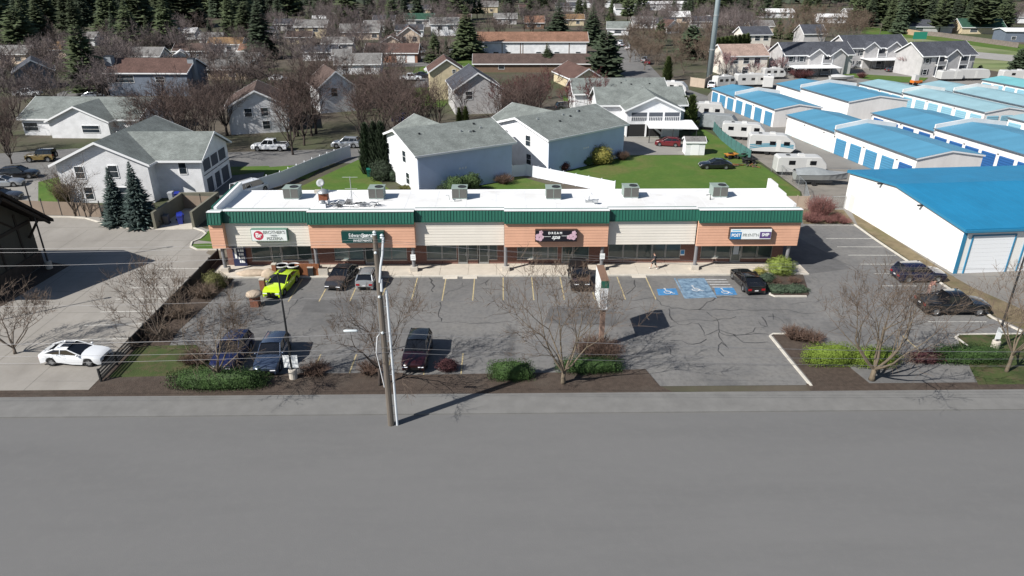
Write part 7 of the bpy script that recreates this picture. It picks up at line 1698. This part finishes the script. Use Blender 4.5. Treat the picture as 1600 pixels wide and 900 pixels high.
x,y=G(1021,421); person('person walking left to right on the sidewalk in dark top and pale trousers',(x,64.0,ZS),R(185),WALKP,mat('charcoal_shirt',(.03,.03,.035),.9),mat('black_shorts',(.02,.02,.022),.9),mat('white_shoes',(.6,.58,.55),.7),shorts=True)
BEND=dict(pel=(0,0,.9),waist=(.06,0,1.04),chest=(.22,0,1.2),neck=(.36,0,1.32),head=(.45,0,1.38),crown=(.49,0,1.45),
 shl=(.24,.19,1.28),ell=(.36,.24,1.05),wrl=(.52,.16,1.0),hal=(.6,.13,1.0),shr=(.24,-.19,1.28),elr=(.36,-.24,1.05),wrr=(.52,-.16,1.0),har=(.6,-.13,1.0),
 hil=(0,.1,.86),knl=(.06,.11,.48),anl=(-.02,.12,.1),tol=(.16,.12,.06),hir=(0,-.1,.86),knr=(.08,-.11,.48),anr=(.0,-.12,.1),tor=(.18,-.12,.06))
x,y=G(1449,462); person('person bending forward between the navy SUV and the black pickup in brown top',(x,y,.03),R(5),BEND,mat('brown_top',(.2,.1,.085),.9),mat('pinkish_trousers',(.28,.19,.17),.9),mat('dark_shoes',(.03,.03,.03),.8),sleeve=1.0)
# ================= LABELS: tell the trees of a mass apart by the nearest thing they stand by =================
marks=[]
for o in bpy.data.objects:
    if o.parent is None and o.get('category') in ('house','apartment building','camper','carport','shed','tower','car','pickup','off-roader','boat','storage building'):
        w=o['label'].split(); cut=[i for i,x in enumerate(w) if x in ('with','behind','in','before','among','beside','near','under','at','left','right','above','by','between','of','joined','below','farther','parked','half','beyond','on','high')]
        full=' '.join(w); marks.append((o.location.x,o.location.y,full if len(w)<=9 else ' '.join(w[:9]),len(w)))
seen={}; moves=[]
for o in bpy.data.objects:
    if o.parent is not None or not o.get('group') or o.get('category')!='tree': continue
    x,y=o.location.x,o.location.y
    best=None
    for mx,my,l,n in marks:
        if n>9: continue
        d=math.hypot(mx-x,my-y)
        if best is None or d<best[0]: best=(d,mx,my,l)
    if best is None or best[0]>24: continue
    d,mx,my,l=best
    # left/right as the viewer sees it, near/far along the sight line
    r=math.hypot(mx,my); ux,uy=mx/r,my/r; dep=(x-mx)*ux+(y-my)*uy; lat=(x-mx)*uy-(y-my)*ux
    rel='behind' if dep>abs(lat) else 'before' if -dep>abs(lat) else 'right of' if lat>0 else 'left of'
    moves.append((o,rel,l,d))
grp={}
for o,rel,l,d in moves: grp.setdefault((o['label'],rel,l),[]).append((d,o))
ORD=['','second','third','fourth','fifth','sixth','seventh','eighth','ninth','tenth']
for (lab,rel,l),L_ in grp.items():
    L_.sort(key=lambda q:q[0])
    w=lab.split(); kind=[]
    for x in w:
        if x in ('along','among','around','at','behind','near','in','by','before','left','on','standing','scattered','beyond','right'): break
        kind.append(x)
    i=-1
    for d,o in L_:
        i+=1
        while i<len(ORD) and ((ORD[i]+' ' if ORD[i] else 'nearest ')+' '.join(kind)+' '+rel+' the '+l) in seen: i+=1
        if i>=len(ORD): continue
        s=(ORD[i]+' ' if ORD[i] else 'nearest ')+' '.join(kind)+' '+rel+' the '+l
        if len(s.split())<=16: o['label']=s; seen[s]=1
